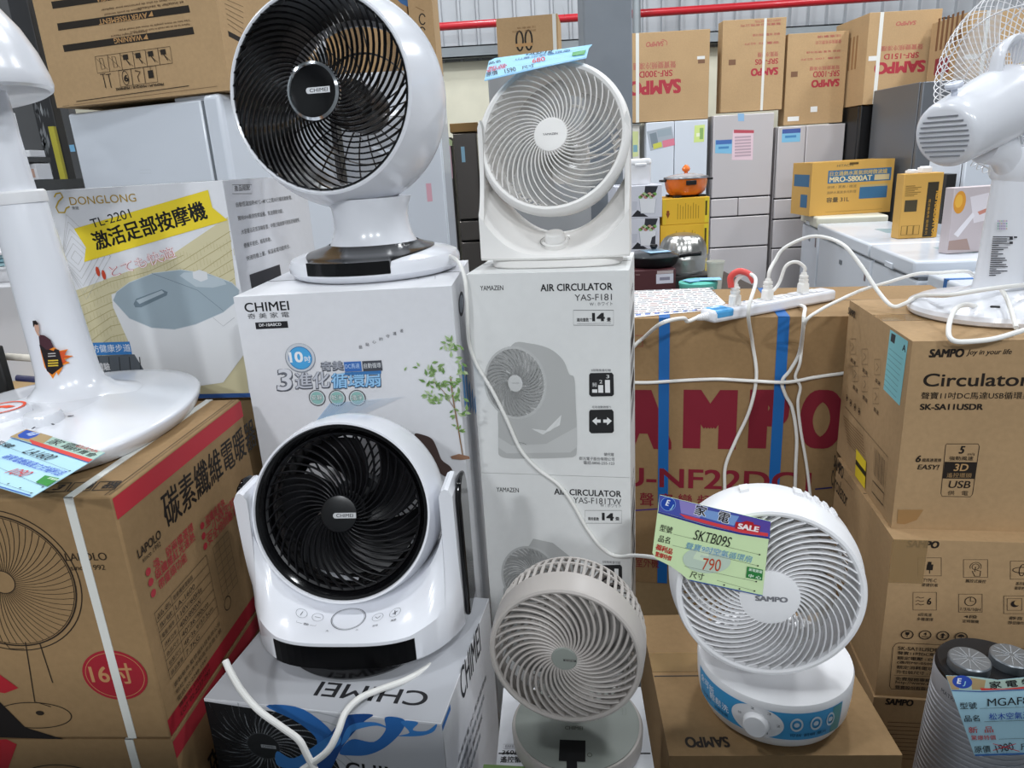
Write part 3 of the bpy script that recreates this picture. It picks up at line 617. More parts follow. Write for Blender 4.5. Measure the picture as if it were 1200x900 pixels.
for i in range(11): f.line([(1026 + i * 1.2, 524 + i * 1.5), (1024.5 + i * 1.2, 555 + i * 1.6)], .0007 + .0006 * (i % 3), KK)
f.line([(1024, 563), (1037, 578), (1036, 592), (1023, 576)], .002, KK, True)
f.T('SAMPO', 995, 367.5, 1003, 374, 7, KK, .05); f.build('side_print', rbx[0].root)
f = rbx[1].face('front')
f.T('SAMPO', 1062, 641.5, 1100, 642.5, 8.5, KK, .06, .12)
S_ = lambda x: 960 + x / 3.4625
T_ = lambda y: 640 + y / 3.4625
ic = [(400, 47, 495, 120, 'TYPE-C', '便捷供電'), (585, 54, 683, 126, '', '觸控式操控'), (775, 60, 872, 133, '遙控擺頭', '循環更均勻'), (380, 186, 475, 258, '6段風速', '多種選擇'), (565, 193, 660, 266, '4段', '定時關機'), (748, 200, 845, 272, '靜音', '靜音操作')]
for n_, (x0, y0, x1, y1, t1, t2) in enumerate(ic):
    X0, Y0, X1, Y1 = S_(x0), T_(y0), S_(x1), T_(y1); f.frame(X0, Y0, X1, Y1, .0011, KK); cx, cy = (X0 + X1) / 2, (Y0 + Y1) / 2
    if n_ == 0: f.rect(cx - 3, cy - 3, cx + 3.5, cy + 4, KK); f.rect(cx - 2, cy - 6, cx + 2, cy - 2.5, KK); f.line([(cx, cy + 3), (cx, cy + 8)], .0016, KK)
    elif n_ == 1:
        c = f.uv(cx, cy - 2); f.ring_uv(c.x, c.y, .006, .006, .001, KK, 20); f.ring_uv(c.x, c.y, .0095, .0095, .001, KK, 20, -.4, 3.6); f.line([(cx, cy - 2), (cx - 1, cy + 4), (cx - 4, cy + 3), (cx - 1, cy + 9), (cx + 5, cy + 9), (cx + 6, cy + 3), (cx + 1, cy + 2)], .0013, KK)
    elif n_ == 2: c = f.uv(cx, cy); f.ring_uv(c.x, c.y, .016, .006, .0014, KK, 24, .3, 5.8); f.ring_uv(c.x, c.y, .005, .012, .0014, KK, 24, .3, 5.8)
    elif n_ == 3:
        for k in range(3): f.line([(X0 + 3, cy - 4 + 4 * k), (X0 + 6, cy - 5 + 4 * k), (X0 + 9, cy - 3.5 + 4 * k), (X0 + 13, cy - 4.5 + 4 * k)], .0012, KK)
        f.T('6', X0 + 16, cy + 4, X0 + 21, cy + 4, 8, KK, .03)
    elif n_ == 4: c = f.uv(cx, cy - 2); f.ring_uv(c.x, c.y, .0095, .0095, .0014, KK, 24); f.line([(cx, cy - 7), (cx, cy - 2), (cx + 4, cy - 2)], .0012, KK); f.T('1/3/6/10H', X0 + 2, Y1 - 2, X1 - 2, Y1 - 2, 3.6, KK)
    else: f.frame(X0 + 4, Y0 + 3, X1 - 7, Y1 - 4, .001, KK); c = f.uv(cx - 1, cy - 1); f.ell_uv(c.x, c.y, .007, .007, KK); f.ell_uv(c.x + .004, c.y + .003, .006, .006, '#a98a5f')
    if t1: f.T(t1, cx - 8, Y1 + 7, cx + 8, Y1 + 7.3, 4, KK, .01)
    f.T(t2, cx - 9.5, Y1 + 12.3, cx + 9.5, Y1 + 12.7, 4, KK, .01) if n_ != 1 else f.T(t2, cx - 12, Y1 + 6, cx + 12, Y1 + 6.4, 4, KK, .01)
for n_, (x, y) in enumerate(((356, 357), (428, 358), (500, 361), (574, 366))):
    c = f.uv(S_(x), T_(y)); f.ring_uv(c.x, c.y, .0105, .0095, .0019, KK, 28)
    if n_ == 2: f.line_uv([(c.x, c.y - .006), (c.x, c.y + .003)], .003, KK); f.poly_uv([(c.x - .005, c.y + .001), (c.x + .005, c.y + .001), (c.x, c.y + .0065)], KK)
    elif n_ == 3: f.poly_uv([(c.x - .007, c.y), (c.x + .007, c.y), (c.x + .004, c.y + .005), (c.x, c.y + .0065), (c.x - .004, c.y + .005)], KK); f.line_uv([(c.x, c.y), (c.x, c.y - .006)], .0013, KK)
    elif n_ == 1: f.T_uv('4', c.x - .003, c.y - .001, .006, .007, KK, 0, .03); f.line_uv([(c.x - .006, c.y - .003), (c.x + .006, c.y - .003)], .001, KK); f.line_uv([(c.x - .006, c.y - .0055), (c.x + .006, c.y - .0055)], .001, KK)
    else: f.poly_uv([(c.x - .004, c.y + .006), (c.x + .004, c.y + .006), (c.x + .003, c.y), (c.x + .0008, c.y - .001), (c.x + .0008, c.y - .005), (c.x - .0008, c.y - .005), (c.x - .0008, c.y - .001), (c.x - .003, c.y)], KK)
f.line([(1049, 754), (1053, 752.5), (1215, 760), (1215, 812), (1044, 806.5), (1042, 803), (1046, 758)], .0011, KK, True)
for t, y, x1 in (('SK-SA11USDR', 418, 483), ('聲寶11吋DC馬達USB循環桌/立扇', 437, 660), ('額定電壓 : DC5V⎓3A', 457, 560), ('(適用MF-0500240011)', 475, 540), ('額定消耗電功率 : 12W', 494, 560), ('外包裝尺寸 : 320X320X370mm', 513, 620), ('免費服務專線 : 0800-005438', 541, 600), ('http://www.sampo.com.tw', 556, 590), ('聲寶股份有限公司', 575, 470)):
    f.T(t, S_(318 - (y - 418) * .08), T_(y), S_(x1), T_(y + (x1 - 318) * .02), 4.2, KK, .015)
f.line([(1047, 790), (1215, 797)], .0008, KK)
f.build('front_print', rbx[1].root)
f = rbx[1].face('left'); f.T('SAMPO', 977, 546, 988, 560, 9, KK, .05); f.T('Circulator', 974, 566, 992, 598, 11, KK, .01); f.line([(989, 560), (1000, 574)], .001, KK); f.build('side_print', rbx[1].root)
f = rbx[2].face('front'); f.T('SAMPO', 1037, 825.5, 1070, 826, 7.5, KK, .06, .12)
for i in range(10): f.line([(1040 - i * .6, 846 + i * 4.6), (1090, 848 + i * 4.7)], .0016, '#63492f')
f.build('front_print', rbx[2].root)
# ================================================================== fans
# ---- big white ball-headed circulator on the tall carton
t = fan_ball = thing('circulator_fan', 'big white ball-headed fan with black swirl grille, on the tall white carton', 'fan', (-.258, 1.437, 1.2548))
bz = [(.0, .0), (.150, .0), (.161, .005), (.168, .014), (.168, .027), (.163, .036), (.15, .041), (.12, .046), (.098, .052), (.085, .058), (.0, .058)]
b = MB(); b.lathe(bz, 72); obj('base', b, white, t)
b = MB(); b.lathe([(.090, .052), (.084, .062), (.078, .074), (.074, .09), (.073, .11), (.075, .128), (.082, .145), (.02, .146)], 56); obj('neck', b, white, t)
b = MB(); g = []
RB = Matrix.Rotation(R(-10), 4, 'Z')
def hull_r(a):      # outline of the black control plate, a = 0 at the front
    a = abs((a + PI) % (2 * PI) - PI); rc = .119
    if a < R(29): return .1695
    t_ = min(1, (a - R(29)) / R(66)); return .160 + (rc - .160) * (t_ * (2 - t_))
def base_h(r):
    if r > .155: return .038
    for (r0, h0), (r1, h1) in zip(bz[5:], bz[6:]):
        if r1 <= r <= r0: return h0 + (h1 - h0) * (r0 - r) / (r0 - r1)
    return .058
N_ = 180
for k in range(N_):
    a = 2 * PI * k / N_; ro = hull_r(a); fr = ro > .165; row = [(math.sin(a) * ro, -math.cos(a) * ro, .017 if fr else base_h(ro) - .003)]
    for q in (1.0, .985, .95, .9, .85, .8, .75, .7, .64, .58, .5):
        r = max(.088, ro * q); r = max(r, .088); row.append((math.sin(a) * r, -math.cos(a) * r, base_h(r) + (.0035 if r < .155 else .0022)))
    g.append(row)
g.append(g[0]); b.grid(g, 0, RB); obj('control_panel', b, black, t, angle=25)
h = Head((-.310, 1.354, 1.585), R(-13), R(5), t); h.M = h.M @ Matrix.Scale(1.045, 4)
b = MB(); b.lathe([(.1585, -.002), (.160, .003), (.163, .0045), (.1665, .002), (.169, -.006), (.177, -.03), (.184, -.055), (.1885, -.085), (.188, -.11), (.182, -.135), (.170, -.158), (.152, -.178), (.146, -.180), (.146, -.172), (.158, -.155), (.166, -.13), (.168, -.09), (.164, -.04), (.1585, -.002)], 96, 0, h.M); obj('head_shell', b, white, t)
b = MB(); b.lathe([(.1583, -.004), (.1605, -.02), (.163, -.04), (.167, -.09), (.165, -.13), (.157, -.155), (.150, -.168)], 96, 0, h.M); obj('duct_lining', b, blackm, t)
b = MB(); tf = lambda r: .002 + .014 * (1 - (r / .159) ** 2)
swirl(b, h.M, .045, .1590, 46, R(78), .0024, .008, tf, 0, 14, 1.0); b.lathe([(.156, -.006), (.1588, -.006), (.1588, .003), (.156, .003), (.156, -.006)], 96, 0, h.M); obj('front_grille', b, black, t)
b = MB(); b.lathe([(.036, .010), (.045, .010), (.0475, .016), (.0465, .023), (.042, .026), (.0405, .0235)], 56, 0, h.M); obj('hub_ring', b, chrome, t)
b = MB(); b.lathe([(0, .0255), (.025, .025), (.0405, .0232), (.0405, .01), (0, .01)], 56, 0, h.M); hc = obj('hub_cap', b, black, t)
pr = Print(h.M @ Vector((0, 0, .0264)) + t.location, h.u, h.v); pr.k = -6
pr.poly_uv([(-.006 + .005 * math.cos(q), .005 * math.sin(q)) for q in [PI / 2 + PI * i / 10 for i in range(11)]] + [(.034, -.005), (.034, .005)], '#d5d7da'); pr.T_uv('CHIMEI', -.004, -.0028, .034, .006, '#24252a', 0, .01)
pr.build('badge', hc, Matrix.Translation(-t.location))
b = MB(); impeller(b, h.M, .034, .148, 7, -.115, -.055, R(35), 0, .86); b.lathe([(0, -.05), (.034, -.052), (.036, -.11), (0, -.112)], 32, 0, h.M); obj('impeller', b, smokeb, t)
b = MB(); swirl(b, h.M, .04, .15, 20, R(14), .002, .004, lambda r: -.172 - .02 * (1 - (r / .15) ** 2), 0, 8)
for q in (.1,): b.lathe([(q, -.178 - .02 * (1 - (q / .15) ** 2)), (q + .003, -.178 - .02 * (1 - (q / .15) ** 2)), (q + .003, -.172 - .02 * (1 - (q / .15) ** 2)), (q, -.178 - .02 * (1 - (q / .15) ** 2))], 48, 0, h.M)
b.lathe([(0, -.21), (.045, -.205), (.045, -.12), (0, -.12)], 40, 0, h.M); obj('rear_grille', b, blackm, t)

# ---- cradle body shared by two fans
def cradle(Wd, zc, Rc, Rin, zA, z0, yf, ycr, zcr, yt, yb, n=60, zt=None):
    zt = zt or (lambda x: zc - math.sqrt(max(0, Rc * Rc - x * x)))
    xs = sorted(set([Wd * (-1 + 2 * i / n) for i in range(n + 1)])); st = []
    for x in xs:
        if abs(x) < Rin: st.append((x, zt(x), False))
        else: st.append((x, None, True))
    out = []
    for i, (x, z, arm) in enumerate(st):
        if arm and i and not st[i - 1][2]: out.append((Rin, zt(Rin), False)); out.append((Rin, None, True))
        if not arm and i and st[i - 1][2]: out.append((-Rin, None, True)); out.append((-Rin, zt(Rin), False))
        out.append((x, z, arm))
    g = []
    for x, z, arm in out:
        e = abs(x) / Wd
        if arm:
            q = (abs(x) - Rin) / (Wd - Rin); z = zA - .012 * (abs(2 * q - 1)) ** 3
        y0, z1 = yf(x), zcr(x); row = [(x, yb, z0), (x, y0 + .003, z0), (x, y0, z0 + .004), (x, ycr(x), z1)]
        y1 = yt(x); m = 10
        for k in range(1, m + 1):
            q = k / m
            if arm: row.append((x, ycr(x) + (y1 - ycr(x)) * (1 - (1 - q) ** 2.6), z1 + (z - z1) * q ** 1.25))
            else: row.append((x, ycr(x) + (y1 - ycr(x)) * q, z1 + (z - z1) * (q if e < .5 else q ** (1 + .3 * min(1, (e - .5) * 2)))))
        row += [(x, y1 + .006, z + .001), (x, yb - .006, z + .001), (x, yb, z - .004)]; g.append(row)
    return g
def cradle_mesh(g, M=None):
    b = MB(); b.grid([r + [r[0]] for r in g], 0, M); b.add(g[0], [tuple(range(len(g[0])))], 0, False, M); b.add(g[-1], [tuple(reversed(range(len(g[-1]))))], 0, False, M); return b

# ---- black-faced cradle fan on the ribbon carton
t = fan_cradle = thing('cradle_fan', 'white cradle fan with black round face and touch panel, on the ribbon-printed carton', 'fan', (-.263, .992, .7331))
RZ = Matrix.Rotation(R(-5), 4, 'Z')
yf = lambda x: -.118 * (1 - (abs(x) / .1705) ** 3.2) ** .72
g = cradle(.168, .223, .151, .1475, .262, .018, yf, yf, lambda x: .064 + .25 * max(0, abs(x) - .1), lambda x: -.03 if abs(x) < .13 else -.026, .045)
cb = obj('cradle', cradle_mesh(g, RZ), white, t, angle=30)
b = MB(); pl = [(x, yf(x) - .0016) for x in [-.107 + .01189 * i for i in range(19)]]; b.prism(pl + [(x, y + .006) for x, y in reversed(pl)], .0215, .0585, 0, RZ); obj('display_panel', b, mat('dark_display', '#020203', .3, spec=.12), cb)
b = MB(); b.lathe([(0, 0), (.105, 0), (.110, .006), (.108, .019), (0, .019)], 56, 0, RZ @ Matrix.Translation((0, -.028, 0)), 1.0, .85); obj('plinth', b, black, t)
for s_ in (-1, 1):
    b = MB(); pg = [(-.006, .03), (-.006, .2), (-.008, .236), (.004, .257), (.024, .264), (.05, .259), (.062, .238), (.066, .2), (.062, .03)]
    MX = RZ @ Matrix(((0, 0, 1, 0), (1, 0, 0, 0), (0, 1, 0, 0), (0, 0, 0, 1))); b.prism(pg, .1682 * s_, .177 * s_, 0, MX) if s_ > 0 else b.prism(list(reversed(pg)), -.1682, -.177, 0, MX)
    obj('side_cover', b, black, t, bevel=.004)
b = MB(); b.box((-.165, .045, .02), (.165, .058, .07), 0, RZ); obj('rear_cover', b, black, t, bevel=.005)
pr = Print((0, 0, 0), (1, 0, 0), (0, 1, 0))
LG = '#33353a'
pr.ring_uv(0, .04, .026, .024, .0008, LG); pr.ring_uv(0, .04, .0242, .0222, .0006, '#85888e')
for x, s_ in ((-.072, 'i'), (-.047, '~'), (.046, 'v'), (.073, 'x')):
    pr.ring_uv(x, .038, .0085, .0078, .0005, '#6a6d73', 24)
    if s_ == 'v': pr.line_uv([(x - .004, .0395), (x, .0355), (x + .004, .0395)], .0009, LG)
    elif s_ == 'x': pr.line_uv([(x - .0035, .0365), (x + .0035, .0395)], .0012, LG); pr.line_uv([(x + .001, .0335), (x - .001, .0425)], .0012, LG)
    elif s_ == 'i': pr.line_uv([(x - .001, .034), (x + .001, .042)], .0008, LG)
    else: pr.line_uv([(x - .0045, .038), (x + .0045, .038)], .0007, LG)
pr.T_uv('擺動', -.064, .019, .008, .004, LG); pr.T_uv('定時', .042, .019, .008, .004, LG); pr.T_uv('風速', .069, .022, .008, .004, LG); pr.line_uv([(-.075, .023), (-.075, .0205), (-.066, .0205)], .0004, LG); pr.line_uv([(-.054, .0205), (-.045, .0205), (-.045, .023)], .0004, LG)
pr.T_uv('大', -.027, .011, .004, .004, LG); pr.T_uv('小', .018, .013, .004, .004, LG)
def on_slope(p):      # lay the flat marks onto the curved sloping top of the cradle
    x, q = p[0], (p[1] + .012) / .09; z1 = .064; z = z1 + ((.223 - math.sqrt(.151 ** 2 - x * x)) - z1) * q; return RZ @ Vector((x, yf(x) + (-.03 - yf(x)) * q, z + .0008 + p[2] * .5))
pr.mb.v = [tuple(on_slope(p)) for p in pr.mb.v]; pr.build('touch_controls', cb, Matrix())
h = Head((-.273, .976, .955), R(-5.3), R(16.1), t)
b = MB(); b.lathe([(.1345, -.003), (.136, .002), (.139, .002), (.1405, -.003), (.1435, -.02), (.1475, -.045), (.1485, -.07), (.145, -.095), (.134, -.118), (.118, -.134), (.112, -.132), (.128, -.115), (.138, -.09), (.138, -.05), (.1345, -.003)], 90, 0, h.M); obj('head_shell', b, white, t)
b = MB(); b.lathe([(.1343, -.001), (.130, -.002), (.122, -.012), (.119, -.02), (.122, -.05), (.130, -.085), (.122, -.112), (.112, -.126)], 90, 0, h.M); obj('black_bezel', b, black, t)
b = MB(); swirl(b, h.M, .026, .1205, 40, R(52), .0022, .007, lambda r: -.012 + .014 * (1 - (r / .122) ** 2), 0, 12, 1.0); b.lathe([(.1185, -.02), (.122, -.016), (.122, -.01), (.1185, -.012), (.1185, -.02)], 80, 0, h.M); obj('front_grille', b, blackm, t)
b = MB(); b.lathe([(0, .008), (.02, .0078), (.0275, .006), (.0295, .002), (.0295, -.012), (0, -.012)], 50, 0, h.M); hc = obj('hub_cap', b, mat('black_hub', '#101113', .3), t)
pr = Print(h.M @ Vector((0, 0, .0083)) + t.location, h.u, h.v)
pr.poly_uv([(-.004 + .0042 * math.cos(q), -.002 + .0042 * math.sin(q)) for q in [PI / 2 + PI * i / 10 for i in range(11)]] + [(.0275, -.0062), (.0275, .0022)], '#b9bbbd'); pr.T_uv('CHIMEI', -.003, -.0044, .026, .005, '#24252a', 0, .01); pr.build('badge', hc, Matrix.Translation(-t.location))
b = MB(); impeller(b, h.M, .03, .112, 5, -.085, -.035, R(40), 0, .9); b.lathe([(0, -.03), (.03, -.032), (.032, -.085), (0, -.085)], 32, 0, h.M); obj('impeller', b, blackm, t)
b = MB(); swirl(b, h.M, .03, .114, 40, R(-30), .0026, .004, lambda r: -.128 - .012 * (1 - (r / .12) ** 2), 0, 8); b.lathe([(0, -.15), (.04, -.146), (.042, -.10), (0, -.10)], 36, 0, h.M); obj('rear_grille', b, mat('dark_grey_plastic', '#3c3d40', .4), t)

# ---- white box-shaped fan on the pale grey carton
rx = at(655, 300, 1.368).x
t = thing('box_fan', 'white box-shaped table fan with blue price tag lying on top, on the pale grey carton', 'fan', (rx, 1.368, 1.2624))
RZ = Matrix.Rotation(R(-12), 4, 'Z')
yf = lambda x: -.088 + .9 * x * x
g = cradle(.136, .228, .146, .1275, .262, .016, yf, lambda x: yf(x) + .003, lambda x: .024 + .075 * (abs(x) / .136) ** 3, lambda x: 0.0 if abs(x) < .1275 else -.034, .05, 60, lambda x: .052 + .10 * (abs(x) / .1275) ** 2.2)
cb = obj('body', cradle_mesh(g, RZ), ivory, t, angle=30)
b = MB(); pp = []
for k in range(48):
    a = 2 * PI * k / 48; c_, s_ = math.cos(a), math.sin(a); pp.append((.122 * abs(c_) ** .6 * (1 if c_ > 0 else -1), -.016 + .066 * abs(s_) ** .6 * (1 if s_ > 0 else -1)))
b.prism(pp, 0, .0155, 0, RZ); obj('foot', b, ivory, t, bevel=.003)
kb = RZ @ Vector((.0, -.048, .047)); kn = (RZ.to_3x3() @ Vector((0, -.32, .95))).normalized(); kq = kn.to_track_quat('Z', 'Y').to_matrix().to_4x4(); kM = Matrix.Translation(kb) @ kq
b = MB(); b.lathe([(0, -.012), (.019, -.012), (.018, .011), (.0165, .014), (0, .0145)], 40, 0, kM); b.lathe([(0, -.012), (.024, -.012), (.024, -.002), (.019, -.001)], 40, 0, kM); kob = obj('knob', b, ivory, cb)
pr = Print(kM @ Vector((0, 0, -.0018)) + t.location, RZ.to_3x3() @ Vector((1, 0, 0)), kn.cross(RZ.to_3x3() @ Vector((1, 0, 0)))); pr.ring_uv(0, 0, .027, .027, .002, '#8d8c8a', 20, 2.4, 4.1); pr.ring_uv(0, 0, .027, .027, .0012, '#a9a8a6', 12, .1, .7); pr.build('dial_marks', cb, Matrix.Translation(-t.location))
h = Head((.097, 1.342, 1.490), R(-15.6), R(18), t)
b = MB(); b.lathe([(.1235, -.004), (.126, .002), (.131, .004), (.136, .001), (.1395, -.006), (.1405, -.014), (.139, -.022), (.131, -.03), (.129, -.05), (.126, -.075), (.119, -.095), (.112, -.098), (.117, -.08), (.121, -.05), (.1215, -.02), (.1235, -.004)], 90, 0, h.M); obj('front_ring', b, ivory, t)
b = MB(); swirl(b, h.M, .029, .1245, 42, R(62), .0019, .005, lambda r: .001 + .008 * (1 - (r / .125) ** 2), 0, 12, 1.0, 1.15); obj('front_grille', b, ivory, t)
b = MB(); b.lathe([(0, .0125), (.024, .0125), (.0295, .0115), (.0315, .008), (.0315, -.006), (0, -.006)], 48, 0, h.M); hc = obj('hub_cap', b, ivory, t)
pr = Print(h.M @ Vector((0, 0, .0126)) + t.location, h.u, h.v); pr.T_uv('YAMAZEN', -.0135, -.0018, .027, .0036, '#56565a', 0, .01); pr.build('badge', hc, Matrix.Translation(-t.location))
b = MB(); impeller(b, h.M, .028, .112, 5, -.075, -.025, R(40), 0, .8); b.lathe([(0, -.02), (.028, -.022), (.03, -.07), (0, -.07)], 32, 0, h.M); obj('impeller', b, frost, t)
b = MB()
for k in range(60):
    a = 2 * PI * k / 60
    for r0, r1 in ((.113, .098),) if k % 10 else ((.113, .098), (.098, .05)):
        p0, p1 = (r0 * math.cos(a), r0 * math.sin(a), -.096 - (.02 if r0 < .1 else 0)), (r1 * math.cos(a), r1 * math.sin(a), -.096 - .02)
        b.sweep([p0, p1], [(.0012, -.003), (.0012, .003), (-.0012, .003), (-.0012, -.003)], 0, (0, 0, 1), h.M)
for r_ in (.098,): b.lathe([(r_, -.119), (r_ + .004, -.119), (r_ + .004, -.113), (r_, -.113), (r_, -.119)], 60, 0, h.M)
b.lathe([(0, -.13), (.05, -.126), (.05, -.085), (.03, -.08), (0, -.08)], 40, 0, h.M); obj('rear_grille', b, ivory, t)

# ---- small beige fan
bc = atz(676, 846, .688)
t = thing('desk_fan', 'small beige desk fan with ribbed cage, on the printed white carton in front', 'fan', (bc.x, bc.y, .6602))
b = MB(); b.lathe([(0, 0), (.088, 0), (.0915, .003), (.0925, .024), (.0905, .028), (0, .0285)], 72); obj('base', b, beige, t)
b = MB(); b.lathe([(0, .0285), (.0875, .0285), (.0875, .0292), (0, .0294)], 72); bp = obj('base_top', b, beiged, t)
RZ = R(-7); pr = Print(Vector((bc.x, bc.y, .6896)), (math.cos(RZ), math.sin(RZ), 0), (-math.sin(RZ), math.cos(RZ), 0))
pr.T('CHIMEI', 662, 855, 683, 855.5, 4, '#55564f', .02); pr.rect(656, 867, 686, 893, '#0d0d0f'); pr.poly([(664, 889), (676, 889), (677, 912), (664, 912)], '#0d0d0f')
c = pr.uv(691, 885); pr.ring_uv(c.x, c.y, .003, .003, .001, '#55564f', 20); pr.frame(729.5, 830, 733.5, 838, .0005, '#7c7d76'); pr.build('panel_marks', bp, Matrix.Translation(-t.location))
b = MB(); b.lathe([(.034, .028), (.028, .034), (.02, .045), (.02, .07), (.0, .071)], 40, 0, Matrix.Translation((.0, .03, 0))); obj('stem', b, beige, t)
h = Head((.047, .763, .840), R(-12.6), R(2), t)
b = MB(); b.lathe([(.0915, -.003), (.0925, .001), (.0955, .0025), (.0985, .001), (.1, -.003), (.1025, -.036), (.101, -.038), (.0975, -.036), (.0955, -.01), (.0915, -.003)], 80, 0, h.M); obj('front_ring', b, beige, t)
b = MB(); swirl(b, h.M, .0165, .0925, 36, R(68), .0030, .005, lambda r: -.003 + .004 * (1 - (r / .093) ** 2), 0, 14, 1.0, 1.0); obj('front_grille', b, beige, t)
b = MB(); b.lathe([(0, .0045), (.0155, .0045), (.0165, .0035), (.0175, .001), (.0175, -.005), (0, -.005)], 40, 0, h.M); hc = obj('hub_cap', b, beiged, t)
pr = Print(h.M @ Vector((0, 0, .0046)) + t.location, h.u, h.v); pr.rect_uv(-.001, -.0022, .0155, .0008, '#3a3a3a'); pr.T_uv('CHIMEI', .001, -.0016, .012, .0018, '#a9a9a2'); pr.build('badge', hc, Matrix.Translation(-t.location))
b = MB()
for k in range(56):
    a = 2 * PI * k / 56; pts = [(r * math.cos(a), r * math.sin(a), z) for r, z in ((.1005, -.036), (.1, -.06), (.096, -.08), (.086, -.1), (.066, -.114), (.04, -.12))]
    b.sweep(pts, [(.0012, -.002), (.0012, .002), (-.0012, .002), (-.0012, -.002)], 0, (0, 0, 1) if 0 else None, h.M)
for r_, z_ in ((.1, -.062), (.094, -.086), (.04, -.121)): b.lathe([(r_ - .002, z_), (r_ + .0005, z_), (r_ + .0005, z_ - .003), (r_ - .002, z_ - .003), (r_ - .002, z_)], 60, 0, h.M)
b.lathe([(0, -.135), (.038, -.132), (.04, -.09), (.03, -.07), (0, -.07)], 40, 0, h.M); obj('rear_cage', b, beige, t)
b = MB(); impeller(b, h.M, .018, .083, 6, -.06, -.02, R(35), 0, .85); b.lathe([(0, -.018), (.018, -.02), (.02, -.06), (0, -.06)], 30, 0, h.M); obj('impeller', b, mat('grey_fan_blade', '#8a8784', .35, alpha=.9), t)

# ---- white fan with the green price tag
t = fan_table = thing('table_fan', 'white round table fan on drum base with blue label, wearing the green price tag', 'fan', (.388, .935, .5994))
b = MB(); b.lathe([(0, 0), (.098, 0), (.104, .006), (.107, .018), (0, .018)], 80); obj('foot', b, ivory, t)
b = MB(); b.lathe([(0, .018), (.108, .018), (.1125, .024), (.1155, .05), (.1165, .082), (.1145, .088), (.100, .089), (.080, .083), (.06, .085), (0, .086)], 96); db = obj('drum_base', b, whitem, t)
def dr(z): return .1125 + (z - .024) * .1154 if z < .05 else .1155 + (z - .05) * .0313
def drum(a0, a1, z0, z1, col, off, n=24, name='label', bdd=None, key=None):
    m_ = MB(); gg = []
    for i in range(n + 1):
        a = R(a0 + (a1 - a0) * i / n); row = []
        for k in range(4):
            z = z0 + (z1 - z0) * k / 3; r = dr(z) + off; row.append((math.sin(a) * r, -math.cos(a) * r, z))
        gg.append(row)
    m_.grid(gg, 0); return m_
lb = obj('blue_label', drum(-88, 34, .027, .077, 0, .0008), mat('sky_blue_label', '#3a9ad0', .4), db)
obj('label_edge', drum(24, 33, .028, .076, 0, .0011), mat('teal_label', '#3f8f96', .4), lb)
def on_drum(px, py, r):
    d = rayd(px, py); o = EYE - t.location; A = d.x ** 2 + d.y ** 2; B = o.x * d.x + o.y * d.y; C_ = o.x ** 2 + o.y ** 2 - r * r; s_ = (-B - math.sqrt(max(0, B * B - A * C_))) / A; return o + d * s_
def drum_text(tx, a0, z, a1, h_, col, bold=0, rise=0):
    vs, fs, asp, em = glyphs(tx); m_ = MB(); vv = []
    for x, y in vs:
        a = R(a0 + (a1 - a0) * x); zz = z + y * h_ + rise * x; r = dr(zz) + .0018; vv.append((math.sin(a) * r, -math.cos(a) * r, zz))
    m_.add(vv, fs); return obj('lettering', m_, ink(col), lb)
drum_text('全可拆', -84, .058, -66, .013, '#eef2f5', .04, -.002); drum_text('輕鬆洗', -71, .044, -52, .013, '#eef2f5', .04, -.002); drum_text('可拆葉片', -84, .036, -70, .007, '#173e66', .03); drum_text('前網後網', -66, .032, -53, .007, '#173e66', .03)
ba, bzc = -31, .052
m_ = MB(); g = []
for q in (.01, .2, .4, .6, .8, 1):
    row = []
    for k in range(48):
        x, y = q * math.cos(2 * PI * k / 48), q * math.sin(2 * PI * k / 48); a = R(ba + x * 18.5); zz = bzc + y * .0275; r = dr(zz) + .0014; row.append((math.sin(a) * r, -math.cos(a) * r, zz))
    g.append(row)
m_.grid(g, 0, None, True, True); obj('dial_plate', m_, whitem, db)
a = R(ba); kM = Matrix.Translation((math.sin(a) * .114, -math.cos(a) * .114, bzc - .003)) @ Vector((math.sin(a), -math.cos(a), .12)).to_track_quat('Z', 'Y').to_matrix().to_4x4()
b = MB(); b.lathe([(0, 0), (.0195, 0), (.0185, .004), (.0175, .012), (.0155, .0145), (0, .015)], 40, 0, kM); obj('knob', b, whitem, db)
for k, tx in enumerate(('3', '2', '1', '0', '自動', '2')): q = R(-170 + k * 62); drum_text(tx, ba - 13.5 * math.cos(q - 1.2), bzc + .021 * math.sin(q - 1.2), ba - 13.5 * math.cos(q - 1.2) + 2.5, .004, '#77787c')
for a0, sx in ((-4, 1), (10, 1), (22, .8)):
    b = MB(); aa = R(a0); MM = Matrix.Translation((math.sin(aa) * .1172, -math.cos(aa) * .1172, .057)) @ Vector((math.sin(aa), -math.cos(aa), 0)).to_track_quat('Z', 'Y').to_matrix().to_4x4()
    b.lathe([(.0085, 0), (.0085, .0004), (.0115, .0004), (.0115, 0)], 24, 0, MM, .8 * sx, 1.0); b.lathe([(0, .0003), (.004, .0003)], 16, 0, MM); obj('printed_ring', b, ink('#c3d0d8'), lb)
drum_text('可拆 前網 葉片', -8, .034, 20, .006, '#123a5c', .03)
b = MB(); b.lathe([(.052, .083), (.046, .092), (.042, .105), (.046, .125), (0, .126)], 48, 0, Matrix.Translation((-.006, .012, 0))); obj('neck', b, whitem, t)
h = Head((.350, .873, .839), R(-11.7), R(3.5), t)
b = MB(); b.lathe([(.1205, -.004), (.122, .002), (.1255, .004), (.1295, .003), (.132, -.002), (.1345, -.03), (.1375, -.034), (.139, -.045), (.139, -.075), (.134, -.09), (.128, -.092), (.132, -.07), (.131, -.04), (.1265, -.02), (.1205, -.004)], 100, 0, h.M)
for a in (103, 72, 66, 60, 54, 48):
    MM = h.M @ Matrix.Rotation(R(a), 4, 'Z'); b.box((.135, -.006 if a > 66 else -.003, -.07), (.143, .006 if a > 66 else .003, -.05), 0, MM)
